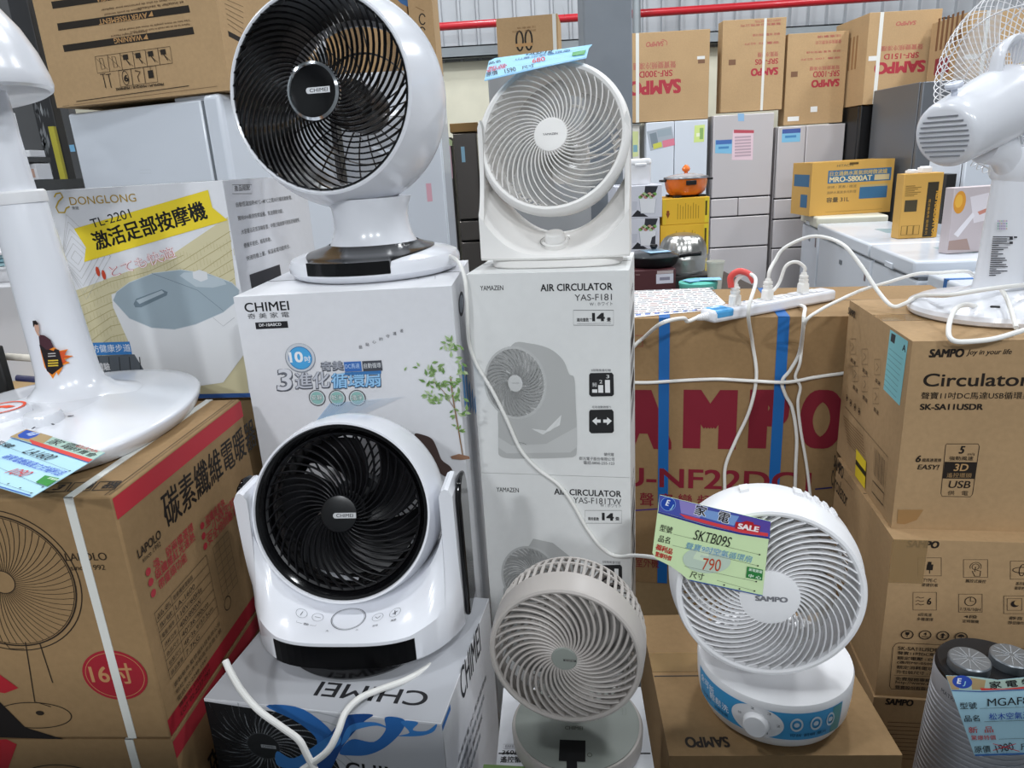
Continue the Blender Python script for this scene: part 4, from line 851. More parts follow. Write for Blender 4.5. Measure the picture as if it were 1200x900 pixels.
obj('front_ring', b, whitem, t)
b = MB(); swirl(b, h.M, .040, .1215, 44, R(-62), .0023, .006, lambda r: .0 + .007 * (1 - (r / .122) ** 2), 0, 12, 1.0, .9); obj('front_grille', b, whitem, t)
b = MB(); b.lathe([(.0415, .0085), (.0415, -.004), (0, -.004)], 60, 0, h.M); b.lathe([(0, .010), (.036, .010), (.0415, .0085)], 60, 0, h.M); hc = obj('hub_cap', b, whitem, t)
pr = Print(h.M @ Vector((0, 0, .0108)) + t.location, h.u, h.v); pr.T_uv('SAMPO', -.020, -.005, .044, .0082, '#77787d', 0, .05); pr.build('badge', hc, Matrix.Translation(-t.location))
b = MB()
for k in range(64):
    a = 2 * PI * k / 64; b.sweep([(.131 * math.cos(a), .131 * math.sin(a), -.088), (.118 * math.cos(a + .12), .118 * math.sin(a + .12), -.105), (.05 * math.cos(a + .5), .05 * math.sin(a + .5), -.118)], [(.0013, -.003), (.0013, .003), (-.0013, .003), (-.0013, -.003)], 0, (0, 0, 1), h.M)
for r_, z_ in ((.118, -.106), (.09, -.113)): b.lathe([(r_, z_), (r_ + .005, z_), (r_ + .005, z_ - .005), (r_, z_ - .005), (r_, z_)], 64, 0, h.M)
b.lathe([(0, -.14), (.05, -.135), (.052, -.09), (.03, -.075), (0, -.075)], 40, 0, h.M); obj('rear_cage', b, whitem, t)
b = MB(); impeller(b, h.M, .032, .112, 5, -.072, -.025, R(-40), 0, .8); b.lathe([(0, -.02), (.03, -.022), (.032, -.07), (0, -.07)], 32, 0, h.M); obj('impeller', b, frost, t)

# ================================================================== white pedestal heater (left)
t = thing('pedestal_heater', 'tall white pedestal heater on the red-banded carton at the left', 'heater', (-.735, 1.09, 1.0834))
def outl_base(s, z): return [(p.x * s - .0, p.y * s, z) for p in ol]
ol = smooth_path([(.205, .04, 0), (.208, -.07, 0), (.178, -.175, 0), (.105, -.235, 0), (-.0, -.248, 0), (-.105, -.235, 0), (-.178, -.175, 0), (-.208, -.07, 0), (-.205, .04, 0), (-.17, .145, 0), (-.1, .215, 0), (0, .24, 0), (.1, .215, 0), (.17, .145, 0)], 6, True)
b = MB(); rows = [outl_base(s, z) for s, z in ((.955, 0), (.965, .001), (.99, .012), (1.0, .0195), (.998, .0225), (.985, .025), (.9, .0275), (.75, .031), (.55, .036), (.35, .042))]
b.grid(rows, 0, None, True, True); n_ = len(ol); b.add(rows[0], [tuple(reversed(range(n_)))]); b.add(rows[-1], [tuple(range(n_))]); bs = obj('base', b, white, t, angle=50)
LEAN = Matrix.Translation((.0, .055, .03)) @ Matrix.Rotation(R(-2.2), 4, 'Y')
b = MB(); b.lathe([(.105, .002), (.085, .008), (.066, .016), (.053, .03), (.049, .05), (.047, .09), (.044, .2), (.0405, .318), (.039, .322), (0, .322)], 64, 0, LEAN, 1.0, .85); pc = obj('lower_column', b, white, t)
b = MB(); b.lathe([(.030, .318), (.042, .318), (.0425, .322), (.042, .334), (.039, .337), (.030, .337)], 56, 0, LEAN, 1.0, .85); obj('collar', b, whitem, t)
b = MB(); b.lathe([(.030, .33), (.0285, .42), (.0265, .53), (0, .53)], 48, 0, LEAN, 1.0, .85); obj('upper_tube', b, white, t)
b = MB(); b.box((.028, -.012, .2), (.0365, .0, .318), 0, LEAN); obj('cable_clip', b, whitem, t, bevel=.003)
HM = Matrix.Translation(at(-50, 120, 1.14) - t.location) @ Matrix.Rotation(R(-7), 4, 'Y')
b = MB(); b.lathe([(0, .004), (.10, .004), (.122, .0), (.128, .003), (.1305, .010), (.130, .022), (.124, .055), (.112, .09), (.094, .122), (.07, .147), (.04, .163), (0, .17)], 72, 0, HM); obj('heater_head', b, white, t)
b = MB(); b.lathe([(.026, .50), (.036, .52), (.036, .575), (0, .575)], 40, 0, LEAN); obj('tilt_joint', b, whitem, t)
for (px, py, r_, col) in ((6, 489, .036, 1), (52, 494, .026, 0)):
    p = atz(px, py, 1.122) - t.location; b = MB(); M_ = Matrix.Translation((p.x, p.y, .036)); b.lathe([(0, 0), (r_ * 1.05, 0), (r_, .012), (r_ * .9, .017), (0, .018)], 40, 0, M_); kn_ = obj('knob', b, white, bs)
    if col:
        b = MB(); M2 = M_ @ Matrix.Translation((0, 0, .0184)); b.lathe([(r_ * .74, 0), (r_ * .86, 0)], 36, 0, M2); b.add([(0, 0, .0001), (r_ * .8 * .3, -r_ * .1, .0001), (r_ * .5, r_ * .1, .0001), (r_ * .1, r_ * .3, .0001), (-r_ * .6, r_ * .2, .0001), (-r_ * .6, -r_ * .2, .0001)], [(0, 1, 2, 3, 4, 5)], 0, False, M2); obj('orange_mark', b, ink('#e2502c'), kn_)
    else:
        b = MB()
        for a in (20, 60, -40, -80): b.box((r_ * 1.2, -.0012, 0), (r_ * 1.5, .0012, .0006), 0, Matrix.Translation((p.x, p.y, .041)) @ Matrix.Rotation(R(a), 4, 'Z'))
        obj('dial_marks', b, ink('#4a4b50'), kn_)
def on_col(px, py, r=.0455):
    o = EYE - t.location - Vector((0, .055, 0)); d = rayd(px, py); A = d.x ** 2 + (d.y / .85) ** 2; B = o.x * d.x + o.y * d.y / .7225; C_ = o.x ** 2 + o.y ** 2 / .7225 - r * r; D_ = B * B - A * C_
    s_ = (-B - math.sqrt(max(0, D_))) / A; return o + d * s_ + Vector((0, .055, 0))
st = MB(); sm = []
def sticker(pts, col, off):
    if col not in sm: sm.append(col)
    c_ = Vector((sum(p[0] for p in pts) / len(pts), sum(p[1] for p in pts) / len(pts)))
    rows = [[on_col(c_[0] + (p[0] - c_[0]) * q, c_[1] + (p[1] - c_[1]) * q, .0495 + off) for p in pts] for q in (.001, .35, .7, 1)]
    st.grid(rows, sm.index(col), None, True, True)
sticker([(47, 409), (60, 405), (70, 411), (80, 409), (74, 416), (86, 417), (75, 422), (82, 425), (74, 428), (72, 434), (68, 440), (66, 436), (62, 444), (58, 438), (52, 430)], '#ea8a2a', .0004)
sticker([(68, 412), (78, 411), (73, 416), (84, 418), (73, 420), (78, 424), (72, 427), (66, 426)], '#d4552a', .0008)
sticker([(45, 392), (52, 393), (59, 398), (63, 407), (56, 410), (47, 408)], '#4a2b33', .0008)
sticker([(39, 377), (44, 378), (46, 385), (45, 392), (47, 394), (44, 393), (41, 387)], '#c9a08a', .0012); sticker([(38, 376), (42, 375.5), (45, 380), (43, 381), (40, 380), (39, 384)], '#231c1c', .0016)
sticker([(46, 404), (69, 410), (74, 429), (61, 439), (55, 435)], '#211b1d', .0014)
for i in range(3): sticker([(56, 422 + i * 3), (68, 421.5 + i * 3), (68.4, 423 + i * 3), (56.4, 423.6 + i * 3)], '#d8b93a', .002)
for i in range(2): sticker([(56, 414 + i * 3), (65, 413.5 + i * 3), (65.4, 414.6 + i * 3), (56.4, 415.2 + i * 3)], '#b9b3b0', .002)
obj('sticker', st, [ink(c) for c in sm], pc)

# ================================================================== standing fan (right)
bq = atz(1192, 356, 1.115)
t = fan_stand = thing('stand_fan', 'white standing fan seen from behind, on the topmost carton of the right stack', 'fan', (.972, 1.38, 1.1094))
b = MB(); b.lathe([(0, 0), (.146, 0), (.153, .004), (.156, .012), (.153, .02), (.138, .028), (.105, .036), (.07, .043), (.05, .05), (0, .05)], 80); bs = obj('base', b, white, t)
b = MB(); b.lathe([(.052, .044), (.046, .052), (.043, .07), (.040, .16), (.036, .26), (.033, .29), (0, .29)], 56, 0, None, 1, .9); pc = obj('pole', b, white, t)
b = MB(); b.box((-.008, -.003, -.004), (.008, .003, .003), 0, Matrix.Translation((-.066, -.095, .033)) @ Matrix.Rotation(R(-30), 4, 'Z')); obj('cable_slot', b, gapdark, bs, bevel=.002)
st = MB(); sm = []
def on_pole(px, py, r=.044):
    o = EYE - t.location; d = rayd(px, py); A = d.x ** 2 + d.y ** 2; B = o.x * d.x + o.y * d.y; C_ = o.x ** 2 + o.y ** 2 - r * r; s_ = (-B - math.sqrt(max(0, B * B - A * C_))) / A; return o + d * s_
def plabel(x0, y0, x1, y1, col):
    if col not in sm: sm.append(col)
    st.grid([[on_pole(x0 + (x1 - x0) * i / 4, y0 + (y1 - y0) * k / 2) for i in range(5)] for k in range(3)], sm.index(col))
rr = random.Random(5)
for i in range(19):
    y0 = 277 + i * 2.5; plabel(1163.5 - i * .25, y0, 1163.5 - i * .25 + rr.choice((8, 14, 17, 19, 21)), y0 + 1.1, '#3a3b40')
for i in range(4):
    for j in range(6): plabel(1169 + j * 2, 258 + i * 3, 1170.4 + j * 2, 260 + i * 3, rr.choice(('#7fb1a6', '#b4a2c4', '#9fc4b4', '#c7b7a7')))
plabel(1183, 277, 1187, 281, '#3a3b40'); plabel(1188, 277, 1192, 279, '#3a3b40'); plabel(1183, 283, 1187, 286, '#3a3b40')
obj('rating_label', st, [ink(c) for c in sm], pc)
p0 = at(1106, 160, 1.28) - t.location; p1 = at(1232, 90, 1.43) - t.location; d = (p1 - p0).normalized(); MM = Matrix.Translation(p0) @ d.to_track_quat('Z', 'Y').to_matrix().to_4x4()
b = MB(); b.lathe([(0, .0), (.045, .0), (.0515, .003), (.056, .010), (.058, .02), (.0605, .06), (.064, .12), (.066, .17), (.064, .19), (.05, .2), (0, .2)], 72, 0, MM); mh = obj('motor_housing', b, white, t)
b = MB()
qv = MM.to_3x3().inverted() @ Vector((0, 0, 1)); va = math.atan2(qv.y, qv.x)
for k in range(9):
    yy = -.034 + k * .0085; w_ = math.sqrt(max(0, .043 ** 2 - yy * yy)); b.box((yy - .0014, -w_, -.0012), (yy + .0014, w_, .001), 0, MM @ Matrix.Rotation(va, 4, 'Z'))
obj('vent_slots', b, mat('shadow_grey', '#8d9097', .6), mh)
kp = at(1113, 118, 1.262) - t.location; kt = at(1112, 103, 1.262) - t.location
ku = (MM.to_3x3() @ Vector((qv.x, qv.y, 0)).normalized()); ks = MM @ (Vector((qv.x, qv.y, 0)).normalized() * .058) + d * .035; kM = Matrix.Translation(ks) @ ku.to_track_quat('Z', 'Y').to_matrix().to_4x4()
b = MB(); b.lathe([(.005, -.004), (.005, .012), (.013, .013), (.0145, .017), (.013, .021), (0, .022)], 32, 0, kM); b.lathe([(0, .0222), (.005, .0222)], 20, 0, kM); obj('oscillation_knob', b, mat('pale_blue_white', '#d4d9e6', .3), mh)
b = MB(); hp = [MM @ Vector(q) for q in ((qv.x * .05, qv.y * .05, .15), (qv.x * .09, qv.y * .09, .165), (qv.x * .105, qv.y * .105, .195), (qv.x * .09, qv.y * .09, .23), (qv.x * .06, qv.y * .06, .245))]
b.sweep(smooth_path(hp, 6), [(.011 * math.cos(2 * PI * k / 12) * 1.6, .007 * math.sin(2 * PI * k / 12)) for k in range(12)]); obj('carry_handle', b, white, mh)
b = MB(); RC = .19
for k in range(84):
    a = 2 * PI * k / 84; pts = [(r_ * math.cos(a + tw), r_ * math.sin(a + tw), z_) for r_, z_, tw in ((.05, .205, 0), (.1, .213, .05), (.15, .232, .1), (.178, .258, .13), (RC, .3, .15), (.178, .345, .17), (.14, .372, .2), (.06, .385, .25))]
    b.tube(smooth_path(pts, 3), .0009, 5, 0, MM)
for r_, z_ in ((RC, .3), (.15, .232), (.1, .213), (.14, .372)): b.tube([(r_ * math.cos(2 * PI * k / 64), r_ * math.sin(2 * PI * k / 64), z_) for k in range(64)], .0014, 6, 0, MM, True)
b.lathe([(0, .2), (.055, .2), (.055, .21), (0, .21)], 40, 0, MM); b.lathe([(0, .384), (.06, .384), (.06, .39), (0, .392)], 40, 0, MM); obj('wire_cage', b, whitem, t)
b = MB(); impeller(b, MM, .02, .165, 3, .26, .31, R(30), 0, .75); b.lathe([(0, .33), (.02, .328), (.024, .25), (0, .25)], 24, 0, MM); obj('impeller', b, mat('clear_blade', '#dfe4ea', .2, alpha=.45), t)
yk = MM @ Vector((0, 0, .12)); b = MB()
b.sweep([(0.0, 0, .27), (yk.x * .4, yk.y * .4, .31), (yk.x * .9, yk.y * .9, yk.z - .055)], [(.026 * math.cos(2 * PI * k / 20), .03 * math.sin(2 * PI * k / 20)) for k in range(20)], 0)
b.lathe([(.03, .25), (.04, .262), (.043, .285), (.036, .315), (0, .32)], 40); obj('tilt_bracket', b, white, t)

# ================================================================== air purifier (bottom right)
pcx, pcy, pzt = .700, .886, .680
t = thing('air_purifier', 'grey ribbed cylinder air cleaner with black top and two round discs, bottom right corner', 'air purifier', (pcx, pcy, .2838))
prof = [(.083, 0), (.086, .004)]; zz = .02
rp = lambda z: .0865 - .014 * z / .38
while zz < .345: prof += [(rp(zz), zz), (rp(zz), zz + .005), (rp(zz) - .002, zz + .006), (rp(zz) - .002, zz + .0085)]; zz += .0095
prof += [(.0735, .352), (.0735, .382), (.072, .386)]
b = MB(); b.lathe([(0, 0)] + prof, 80); obj('ribbed_body', b, mat('silver_grey_plastic', '#a9aab0', .35), t, angle=25)
b = MB(); b.lathe([(.0722, .384), (.072, .391), (.069, .395), (.066, .3945), (0, .3945)], 80); tp = obj('black_top', b, blackm, t)
al = mat('textured_aluminium', '#8b9095', .35, metal=.7, noise=.08, nscale=200)
for q in (atz(1136, 774, .69), atz(1185, 770, .69)):
    b = MB(); b.lathe([(0, .3945), (.0285, .3945), (.0285, .408), (.027, .410), (0, .4102)], 44, 0, Matrix.Translation((q.x - pcx, q.y - pcy, 0))); dk = obj('round_disc', b, al, t)
    b = MB()
    for k in range(12): b.box((.004, -.0003, .4103), (.025, .0003, .4105), 0, Matrix.Translation((q.x - pcx, q.y - pcy, 0)) @ Matrix.Rotation(2 * PI * k / 12, 4, 'Z'))
    obj('sunburst_lines', b, ink('#b9bdc2'), dk)
m_ = MB(); vs, fs, asp, em = glyphs('MATRIC'); m_.add([(math.sin(R(-86 + 24 * x)) * .0738, -math.cos(R(-86 + 24 * x)) * .0738, .360 + .007 * y) for x, y in vs], fs); obj('lettering', m_, ink('#55565c'), t)
Carton('cardboard_box', 'kraft carton on the floor below the grey ribbed air cleaner', 'box', (.58, .775, .283, 0, .25, .24, .283), card3)
# ================================================================== price tags
def sheet(name, label, O, U, V, px, cols, bend=None):
    """a paper tag: px = corner pixels TL, TR, BR, BL traced on the plane O,U,V"""
    pr = Print(O, U, V); q = [pr.uv(*p) for p in px]; c = sum(q, Vector((0, 0))) / len(q); W0 = pr.O + pr.U * c.x + pr.V * c.y
    t = thing(name, label, 'price tag', W0); b = MB()
    top = [pr.O + pr.U * p.x + pr.V * p.y - W0 for p in q]; bot = [p - pr.N * .0008 for p in top]; n = len(q)
    b.add(top + bot, [tuple(range(n - 1, -1, -1)), tuple(range(n, 2 * n))] + [(i, (i + 1) % n, n + (i + 1) % n, n + i) for i in range(n)])
    obj('paper_sheet', b, ink(cols), t); return t, pr
# green tag on the front of the right white fan
n_ = Vector((math.sin(R(-11.7)) * math.cos(R(3.5)), -math.cos(R(-11.7)) * math.cos(R(3.5)), math.sin(R(3.5))))
u_ = Vector((0, 0, 1)).cross(n_).normalized()
t, p = sheet('price_tag', 'green handwritten price tag stuck on the face of the right white fan', Vector((.35, .873, .839)) + n_ * .0135, u_, n_.cross(u_), [(773, 580), (903, 611), (893.5, 698), (806, 679), (798, 672), (785, 663), (769, 655), (764.5, 648)], '#cfe6b4')
p.poly([(773, 580), (903, 611), (902, 629.5), (866, 624), (830, 615.5), (771.5, 599)], '#4a55a8'); p.poly([(796, 586), (826, 593), (820, 607), (798, 601)], '#8f84c4'); p.poly([(816, 595), (866, 605), (860, 616), (820, 605)], '#7d9fd4'); p.poly([(866, 603), (903, 612), (902, 624), (872, 618)], '#5b4aa0')
c = p.uv(783, 590.5); p.ell_uv(c.x, c.y, .0105, .0105, '#2347a6'); p.ring_uv(c.x, c.y, .0102, .0102, .0006, '#8fb3e4', 28); p.T('E', 779.5, 592, 784, 593, 7, '#e8eef8', .04, .2, False); p.T('J', 784.5, 597, 788, 598, 7, '#9fd0e8', .02, .2, False)
p.poly([(771.3, 599), (829, 615.5), (866, 624), (902, 629.5), (902, 631.5), (866, 626), (828, 617.5), (771, 601)], '#2b2f86'); p.poly([(796, 601.5), (840, 613), (870, 620), (900, 624.5), (900, 628.5), (868, 624), (838, 616.5), (803, 607)], '#d8434a')
for tx, a in (('家', (813, 602, 826, 605.5)), ('電', (840, 610, 853, 613.5))): p.T(tx, a[0] - .8, a[1] + .8, a[2] + .8, a[3] + .8, 13.5, '#dfe2ea', .05, 0, False); p.T(tx, *a, 12, '#17171c', .02, 0, False)
p.poly([(862, 611), (868, 612), (875, 610), (883, 612), (883, 614), (891, 616), (889.5, 624), (861, 619)], '#b3222c'); p.T('SALE', 864, 619, 888.5, 623.5, 6.5, '#f3e9e9', .05, 0, False)
c = p.uv(828, 656); p.ell_uv(c.x, c.y, .033, .0205, '#bccdbd'); p.T('E', 812, 654, 830, 659, 17, '#cfe0c4', .05, .2, False)
for a in ([(789, 625.5), (890, 649.5)], [(788, 638.5), (888, 662.5)], [(802, 663), (886, 681)], [(840, 679.5), (884, 692)]): p.line(a, .0004, '#3d4a3a')
for q in ((890, 649.5), (888, 662.5), (886, 681), (848.5, 685), (866.5, 689.5), (884, 692)): c = p.uv(*q); p.ell_uv(c.x, c.y, .0012, .0012, '#20261f', 12)
p.T('型號', 772.5, 621.5, 787, 625, 8, '#23261f', .01, 0, False); p.T('品名', 771, 634, 784.5, 637, 8, '#23261f', .01, 0, False); p.T('福利品', 767.5, 643, 787, 649.5, 7, '#b8322e', .04, 0, False); p.T('驚爆特價', 767, 651, 786, 657, 6, '#b8322e', .03, 0, False); p.T('尺寸', 808, 676, 824, 679.5, 8, '#23261f', .01, 0, False)
p.T('SKTB09S', 812, 631.5, 855, 641, 12, '#17181a', .0, .15, False); p.T('聲寶9吋空氣循環扇', 803, 642, 880, 659, 8, '#5f97bf', .0, .1, False); p.T('790', 823, 667, 844, 669, 14, '#b8482a', .0, .1, False)
p.poly([(875.5, 663), (894, 667), (893, 679.5), (874, 676)], '#2f7d3f'); p.T('家電賣場', 877, 668, 892.5, 671.5, 3.6, '#dfeede', .02, 0, False); p.T('中 心', 876.5, 675.5, 891.5, 678.5, 4, '#dfeede', .02, 0, False)
p.line([(808, 679), (850, 688), (893.5, 697.3)], .0016, '#2a4f9a')
p.build('tag_print', t)
# blue tag lying on the heater base
t, p = sheet('price_tag', 'pale blue price tag lying on the white heater base at the left', (0, 0, 1.128), (1, 0, 0), (0, 1, 0), [(31, 503), (122.7, 530.7), (36.7, 582.7), (-55, 555)], '#b4dcec')
p.poly([(31, 503), (122.7, 530.7), (106, 541), (12, 512)], '#a9c4b8'); p.poly([(31, 503), (62, 512), (48, 522), (12, 512)], '#b39a70'); p.poly([(31, 504), (47, 508.5), (42, 512), (33, 515), (22, 513), (21, 510)], '#2f55b4'); p.T('EJ', 28, 510, 38, 511.5, 5, '#c9d8f0', .03, .2, False)
p.poly([(34, 515), (109, 539), (104, 542), (38, 521)], '#d84a42'); p.line([(12, 513), (104, 542.5)], .0016, '#35559a')
for tx, a, hh in (('家', (53, 519, 65, 523), 9), ('電', (68, 524, 81, 528), 9), ('特賣會', (80, 527.5, 107, 536.5), 6)): p.T(tx, *a, hh, '#191a1c', .0, 0, False)
p.T('COLLECTION', 88, 523.5, 112, 531, 3.4, '#d06a6a', .02, 0, False)
for a in ([(0, 521), (82, 552.5)], [(-40, 532), (52, 571)], [(-50, 550), (37, 578.5)]): p.line(a, .0004, '#3a4a50')
for q in ((82, 552.5), (50, 571.5), (37, 578.5), (10, 567.5), (24, 572.5)): c = p.uv(*q); p.ell_uv(c.x, c.y, .0013, .0013, '#1b1d20', 12)
p.T('型號', -8, 520, 10, 526, 6, '#23262a', .01, 0, False); p.T('LA1600', 25, 531, 55, 540.5, 9, '#2a2b2e', -.005, .2, False); p.T('碳素電暖器直立式福利品', 0, 537, 68, 558.5, 8, '#2346c4', .0, .1, False); p.T('1090', 5, 555, 26, 560, 9, '#cf4348', .0, .25, False)
p.poly([(53, 558), (70, 561.5), (56, 571), (42, 566)], '#3f8f45'); p.T('家電賣場', 55, 561.8, 67, 565, 3, '#dcefdc', .02, 0, False); p.line([(-55, 555), (36, 582)], .002, '#3a62b0')
p.build('tag_print', t)
# blue tag lying on top of the box-shaped fan
A_, B_, C_ = at(567.6, 94.6, 1.352), at(687, 68, 1.345), at(573, 71.5, 1.44); U_ = (B_ - A_).normalized(); V_ = (C_ - A_); V_ = (V_ - U_ * V_.dot(U_)).normalized()
t, p = sheet('price_tag', 'sky blue price tag laid across the top of the white box-shaped fan', A_, U_, V_, [(573, 71.5), (580, 68), (640, 60), (694, 52), (690, 56.5), (687, 68), (630, 80), (567.6, 94.6)], '#8fc6e8')
for tx, a, hh, cc in (('品名', (573, 76, 587, 73), 3, '#23303a'), ('原價', (570, 90.5, 583.5, 87.5), 5, '#23262a'), ('新品', (572, 82, 594, 77.5), 3.2, '#c84a5a'), ('驚爆特價', (571, 85.5, 593, 80), 3, '#c84a5a'), ('尺寸', (612, 82, 627, 78.5), 4, '#23262a'), ('1590', (592, 86.5, 605, 83.5), 5, '#23262a'), ('680', (624, 74.5, 639, 71.5), 5, '#cf3a48'), ('YASF18', (614, 65.5, 646, 62), 2.6, '#23262a'), ('山善空氣循環扇', (604, 71.5, 668, 60.5), 2.6, '#4a6f9a')): p.T(tx, *a, hh, cc, .01, 0, False)
p.poly([(671, 61.8), (687, 59), (685, 64.3), (670, 66.3)], '#4f9a5a'); p.line([(568, 94), (629, 79.6), (687, 67.6)], .0014, '#3a6fb4'); p.line([(604, 77.5), (680, 64.5)], .0003, '#3a5060'); p.line([(600, 72), (684, 57.5)], .0003, '#3a5060')
p.build('tag_print', t)
# blue tag leaning on the air cleaner
O_ = at(1108.5, 791.6, .80); U_ = Vector((.985, -.17, 0)); V_ = Vector((.06, .34, .94)); V_ = (V_ - U_ * V_.dot(U_)).normalized()
t, p = sheet('price_tag', 'pale blue price tag propped on the grey ribbed air cleaner', O_, U_, V_, [(1108.5, 791.6), (1140, 793), (1170, 797), (1200, 794), (1290, 784), (1300, 880), (1142, 885)], '#b2dced')
p.poly([(1108.5, 791.6), (1140, 793), (1170, 797), (1200, 794), (1290, 784), (1291, 798), (1200, 807), (1150, 809), (1115, 808)], '#b3c9bd'); p.poly([(1108.5, 791.6), (1120, 792), (1124, 808), (1115, 808)], '#b9a07a'); p.poly([(1137, 794), (1155, 797), (1153, 808), (1139, 808)], '#b39a70')
c = p.uv(1127.5, 799); p.ell_uv(c.x, c.y, .0125, .0088, '#2f4fb0'); p.T('E', 1121, 801, 1127, 801, 6.5, '#eef2fa', .04, .2); p.T('J', 1128, 804, 1132, 804, 6, '#9fd4e4', .02, .2)
p.poly([(1148, 806), (1175, 807), (1200, 804.5), (1290, 796), (1290, 798), (1200, 807), (1150, 809)], '#d8423e'); p.line([(1115, 809), (1150, 810.5), (1200, 808)], .0012, '#35559a')
p.T('家 電 特', 1160, 807, 1212, 803, 8.5, '#191a1c', .02, 0, False)
for a in ([(1148, 830), (1290, 826)], [(1153, 845.5), (1290, 841)], [(1170, 866), (1290, 862)]): p.line(a, .0004, '#3a4a50')
for tx, a, hh, cc in (('型號', (1125, 831, 1145, 830.5), 8, '#23262a'), ('品名', (1130, 845.5, 1148, 845), 7.5, '#23262a'), ('新  品', (1135, 859, 1164, 858), 7.5, '#cf4a48'), ('驚爆特價', (1138, 867, 1167, 866.5), 5.5, '#cf4a48'), ('原價', (1142, 882, 1161, 881), 8, '#23262a'), ('MGAF800', (1157, 827.5, 1222, 824), 9, '#1b1c20'), ('松木空氣清淨', (1159, 843.5, 1218, 841), 8, '#2a55b8'), ('尺寸', (1196, 879, 1216, 877), 8, '#23262a'), ('1980', (1168, 882, 1188, 878), 9, '#2a2b30')): p.T(tx, *a, hh, cc, .005 if hh < 8.5 else -.002, .1 if cc in ('#1b1c20', '#2a55b8') else 0, False)
p.line([(1163, 871), (1194, 880)], .0009, '#cf3a48'); p.line([(1163, 879), (1190, 871)], .0009, '#cf3a48'); p.line([(1142, 884.5), (1300, 879.5)], .0022, '#3a6fb4')
p.build('tag_print', t)
# printed price list under the power strip
t, p = sheet('price_list', 'white printed price list sheet lying on the wide maroon-lettered carton', (0, 0, 1.0675), (1, 0, 0), (0, 1, 0), [(735, 341), (831, 337), (850, 355), (835, 363), (740, 372)], '#e9e9ea')
t['category'] = 'paper sheet'
for i in range(13):
    y = 341.5 + i * 2.15; x = 737; x1 = 836 + i * .9
    while x < x1:
        l = rr.choice((3, 5, 8, 11)); e = min(x + l, x1); p.k = 3; sl = lambda q: y - (q - 737) * .05
        p.poly([(x, sl(x)), (e, sl(e)), (e, sl(e) + .95), (x, sl(x) + .95)], rr.choice(('#8e8e93', '#a39b9b', '#b79a98', '#99999d'))); x = e + rr.choice((1, 1.5, 3))
for j in range(7): p.k = 3; p.poly([(745 + j * 11, 370 - j * .9), (751 + j * 11, 369.5 - j * .9), (751 + j * 11, 368 - j * .9), (745 + j * 11, 368.5 - j * .9)], '#6f86c4')
p.build('table_print', t)

# ================================================================== power strip and cords
zt = 1.0664
A_ = atz(837, 380, zt); B_ = atz(980, 353, zt); d_ = (B_ - A_); L_ = d_.length; yaw = math.atan2(d_.y, d_.x); M_ = Matrix.Rotation(yaw, 4, 'Z')
t = strip = thing('power_strip', 'white power strip with blue label on the wide maroon-lettered carton', 'power strip', (A_.x, A_.y, zt), 0)
b = MB(); b.box((0, 0, .0005), (L_, .052, .03), 0, M_); bd = obj('strip_body', b, white, t, bevel=.008, seg=3)
pr = Print(Vector((A_.x, A_.y, zt + .0302)), M_.to_3x3() @ Vector((1, 0, 0)), M_.to_3x3() @ Vector((0, 1, 0))); pr.k = -10
for i in range(6):
    u = .085 + i * (L_ - .11) / 5.6; pr.rect_uv(u - .0175, .007, u + .0175, .045, '#d9d9dc')
    for k in (-.006, .006): pr.rect_uv(u + k - .0012, .022, u + k + .0012, .031, '#3f4044')
    pr.ell_uv(u, .0145, .0025, .0025, '#3f4044', 12)
pr.rect_uv(.075, .038, .082, .043, '#b8443a'); pr.rect_uv(.125, .038, .132, .043, '#3a7fb8'); pr.rect_uv(.175, .040, .182, .044, '#3a9a5a'); pr.build('sockets', bd, Matrix.Translation(-t.location))
b = MB(); b.box((.004, -.0006, .0075), (.062, .0527, .0306), 0, M_); obj('blue_label', b, mat('blue_label', '#4fa3dc', .45), bd, bevel=.007, seg=3)
pr = Print(Vector((A_.x, A_.y, zt + .0307)), M_.to_3x3() @ Vector((1, 0, 0)), M_.to_3x3() @ Vector((0, 1, 0))); pr.k = -8; pr.rect_uv(.02, .03, .045, .042, '#c9dcea'); pr.rect_uv(.012, .012, .05, .024, '#3b86bf'); pr.build('label_print', bd, Matrix.Translation(-t.location))
def on_strip(u, v, z=.03): return Vector((A_.x, A_.y, zt)) + M_ @ Vector((u, v, z))
b = MB(); b.lathe([(0, 0), (.0105, 0)] + [q for i in range(6) for q in ((.0105 - .0008 * i, .005 * i + .001), (.0105 - .0008 * i, .005 * i + .004), (.0085 - .0006 * i, .005 * i + .0045))] + [(.004, .034), (0, .034)], 20, 0, M_ @ Matrix.Translation((0.002, .026, .015)) @ Matrix.Rotation(R(-90), 4, 'Y')); obj('cable_boss', b, whitem, t)
def plug(pc, pos, up=Vector((0, 0, 1)), yw=0):
    parent, base = pc; M2 = Matrix.Translation(Vector(pos) - base) @ Matrix.Rotation(yw, 4, 'Z'); b = MB()
    def ring(w_, d2, z): return [(w_ * sx * (1 if abs(sy) else 1), d2 * sy, z) for sx, sy in ((-1, -.6), (-.7, -1), (.7, -1), (1, -.6), (1, .6), (.7, 1), (-.7, 1), (-1, .6))]
    rows = [ring(.013, .0105, 0), ring(.0135, .011, .003), ring(.0125, .0105, .022), ring(.009, .009, .025), ring(.0085, .0085, .028), ring(.0095, .0095, .0285), ring(.0095, .0095, .034), ring(.0075, .0075, .0345), ring(.0075, .0075, .037), ring(.009, .009, .0375), ring(.0088, .0088, .043), ring(.0065, .0065, .0435), ring(.0055, .0055, .05)]
    b.grid(rows, 0, M2, True, True); b.add(rows[0], [tuple(reversed(range(8)))], 0, False, M2); b.add(rows[-1], [tuple(range(8))], 0, False, M2); return obj('plug', b, cordw, parent, angle=40)
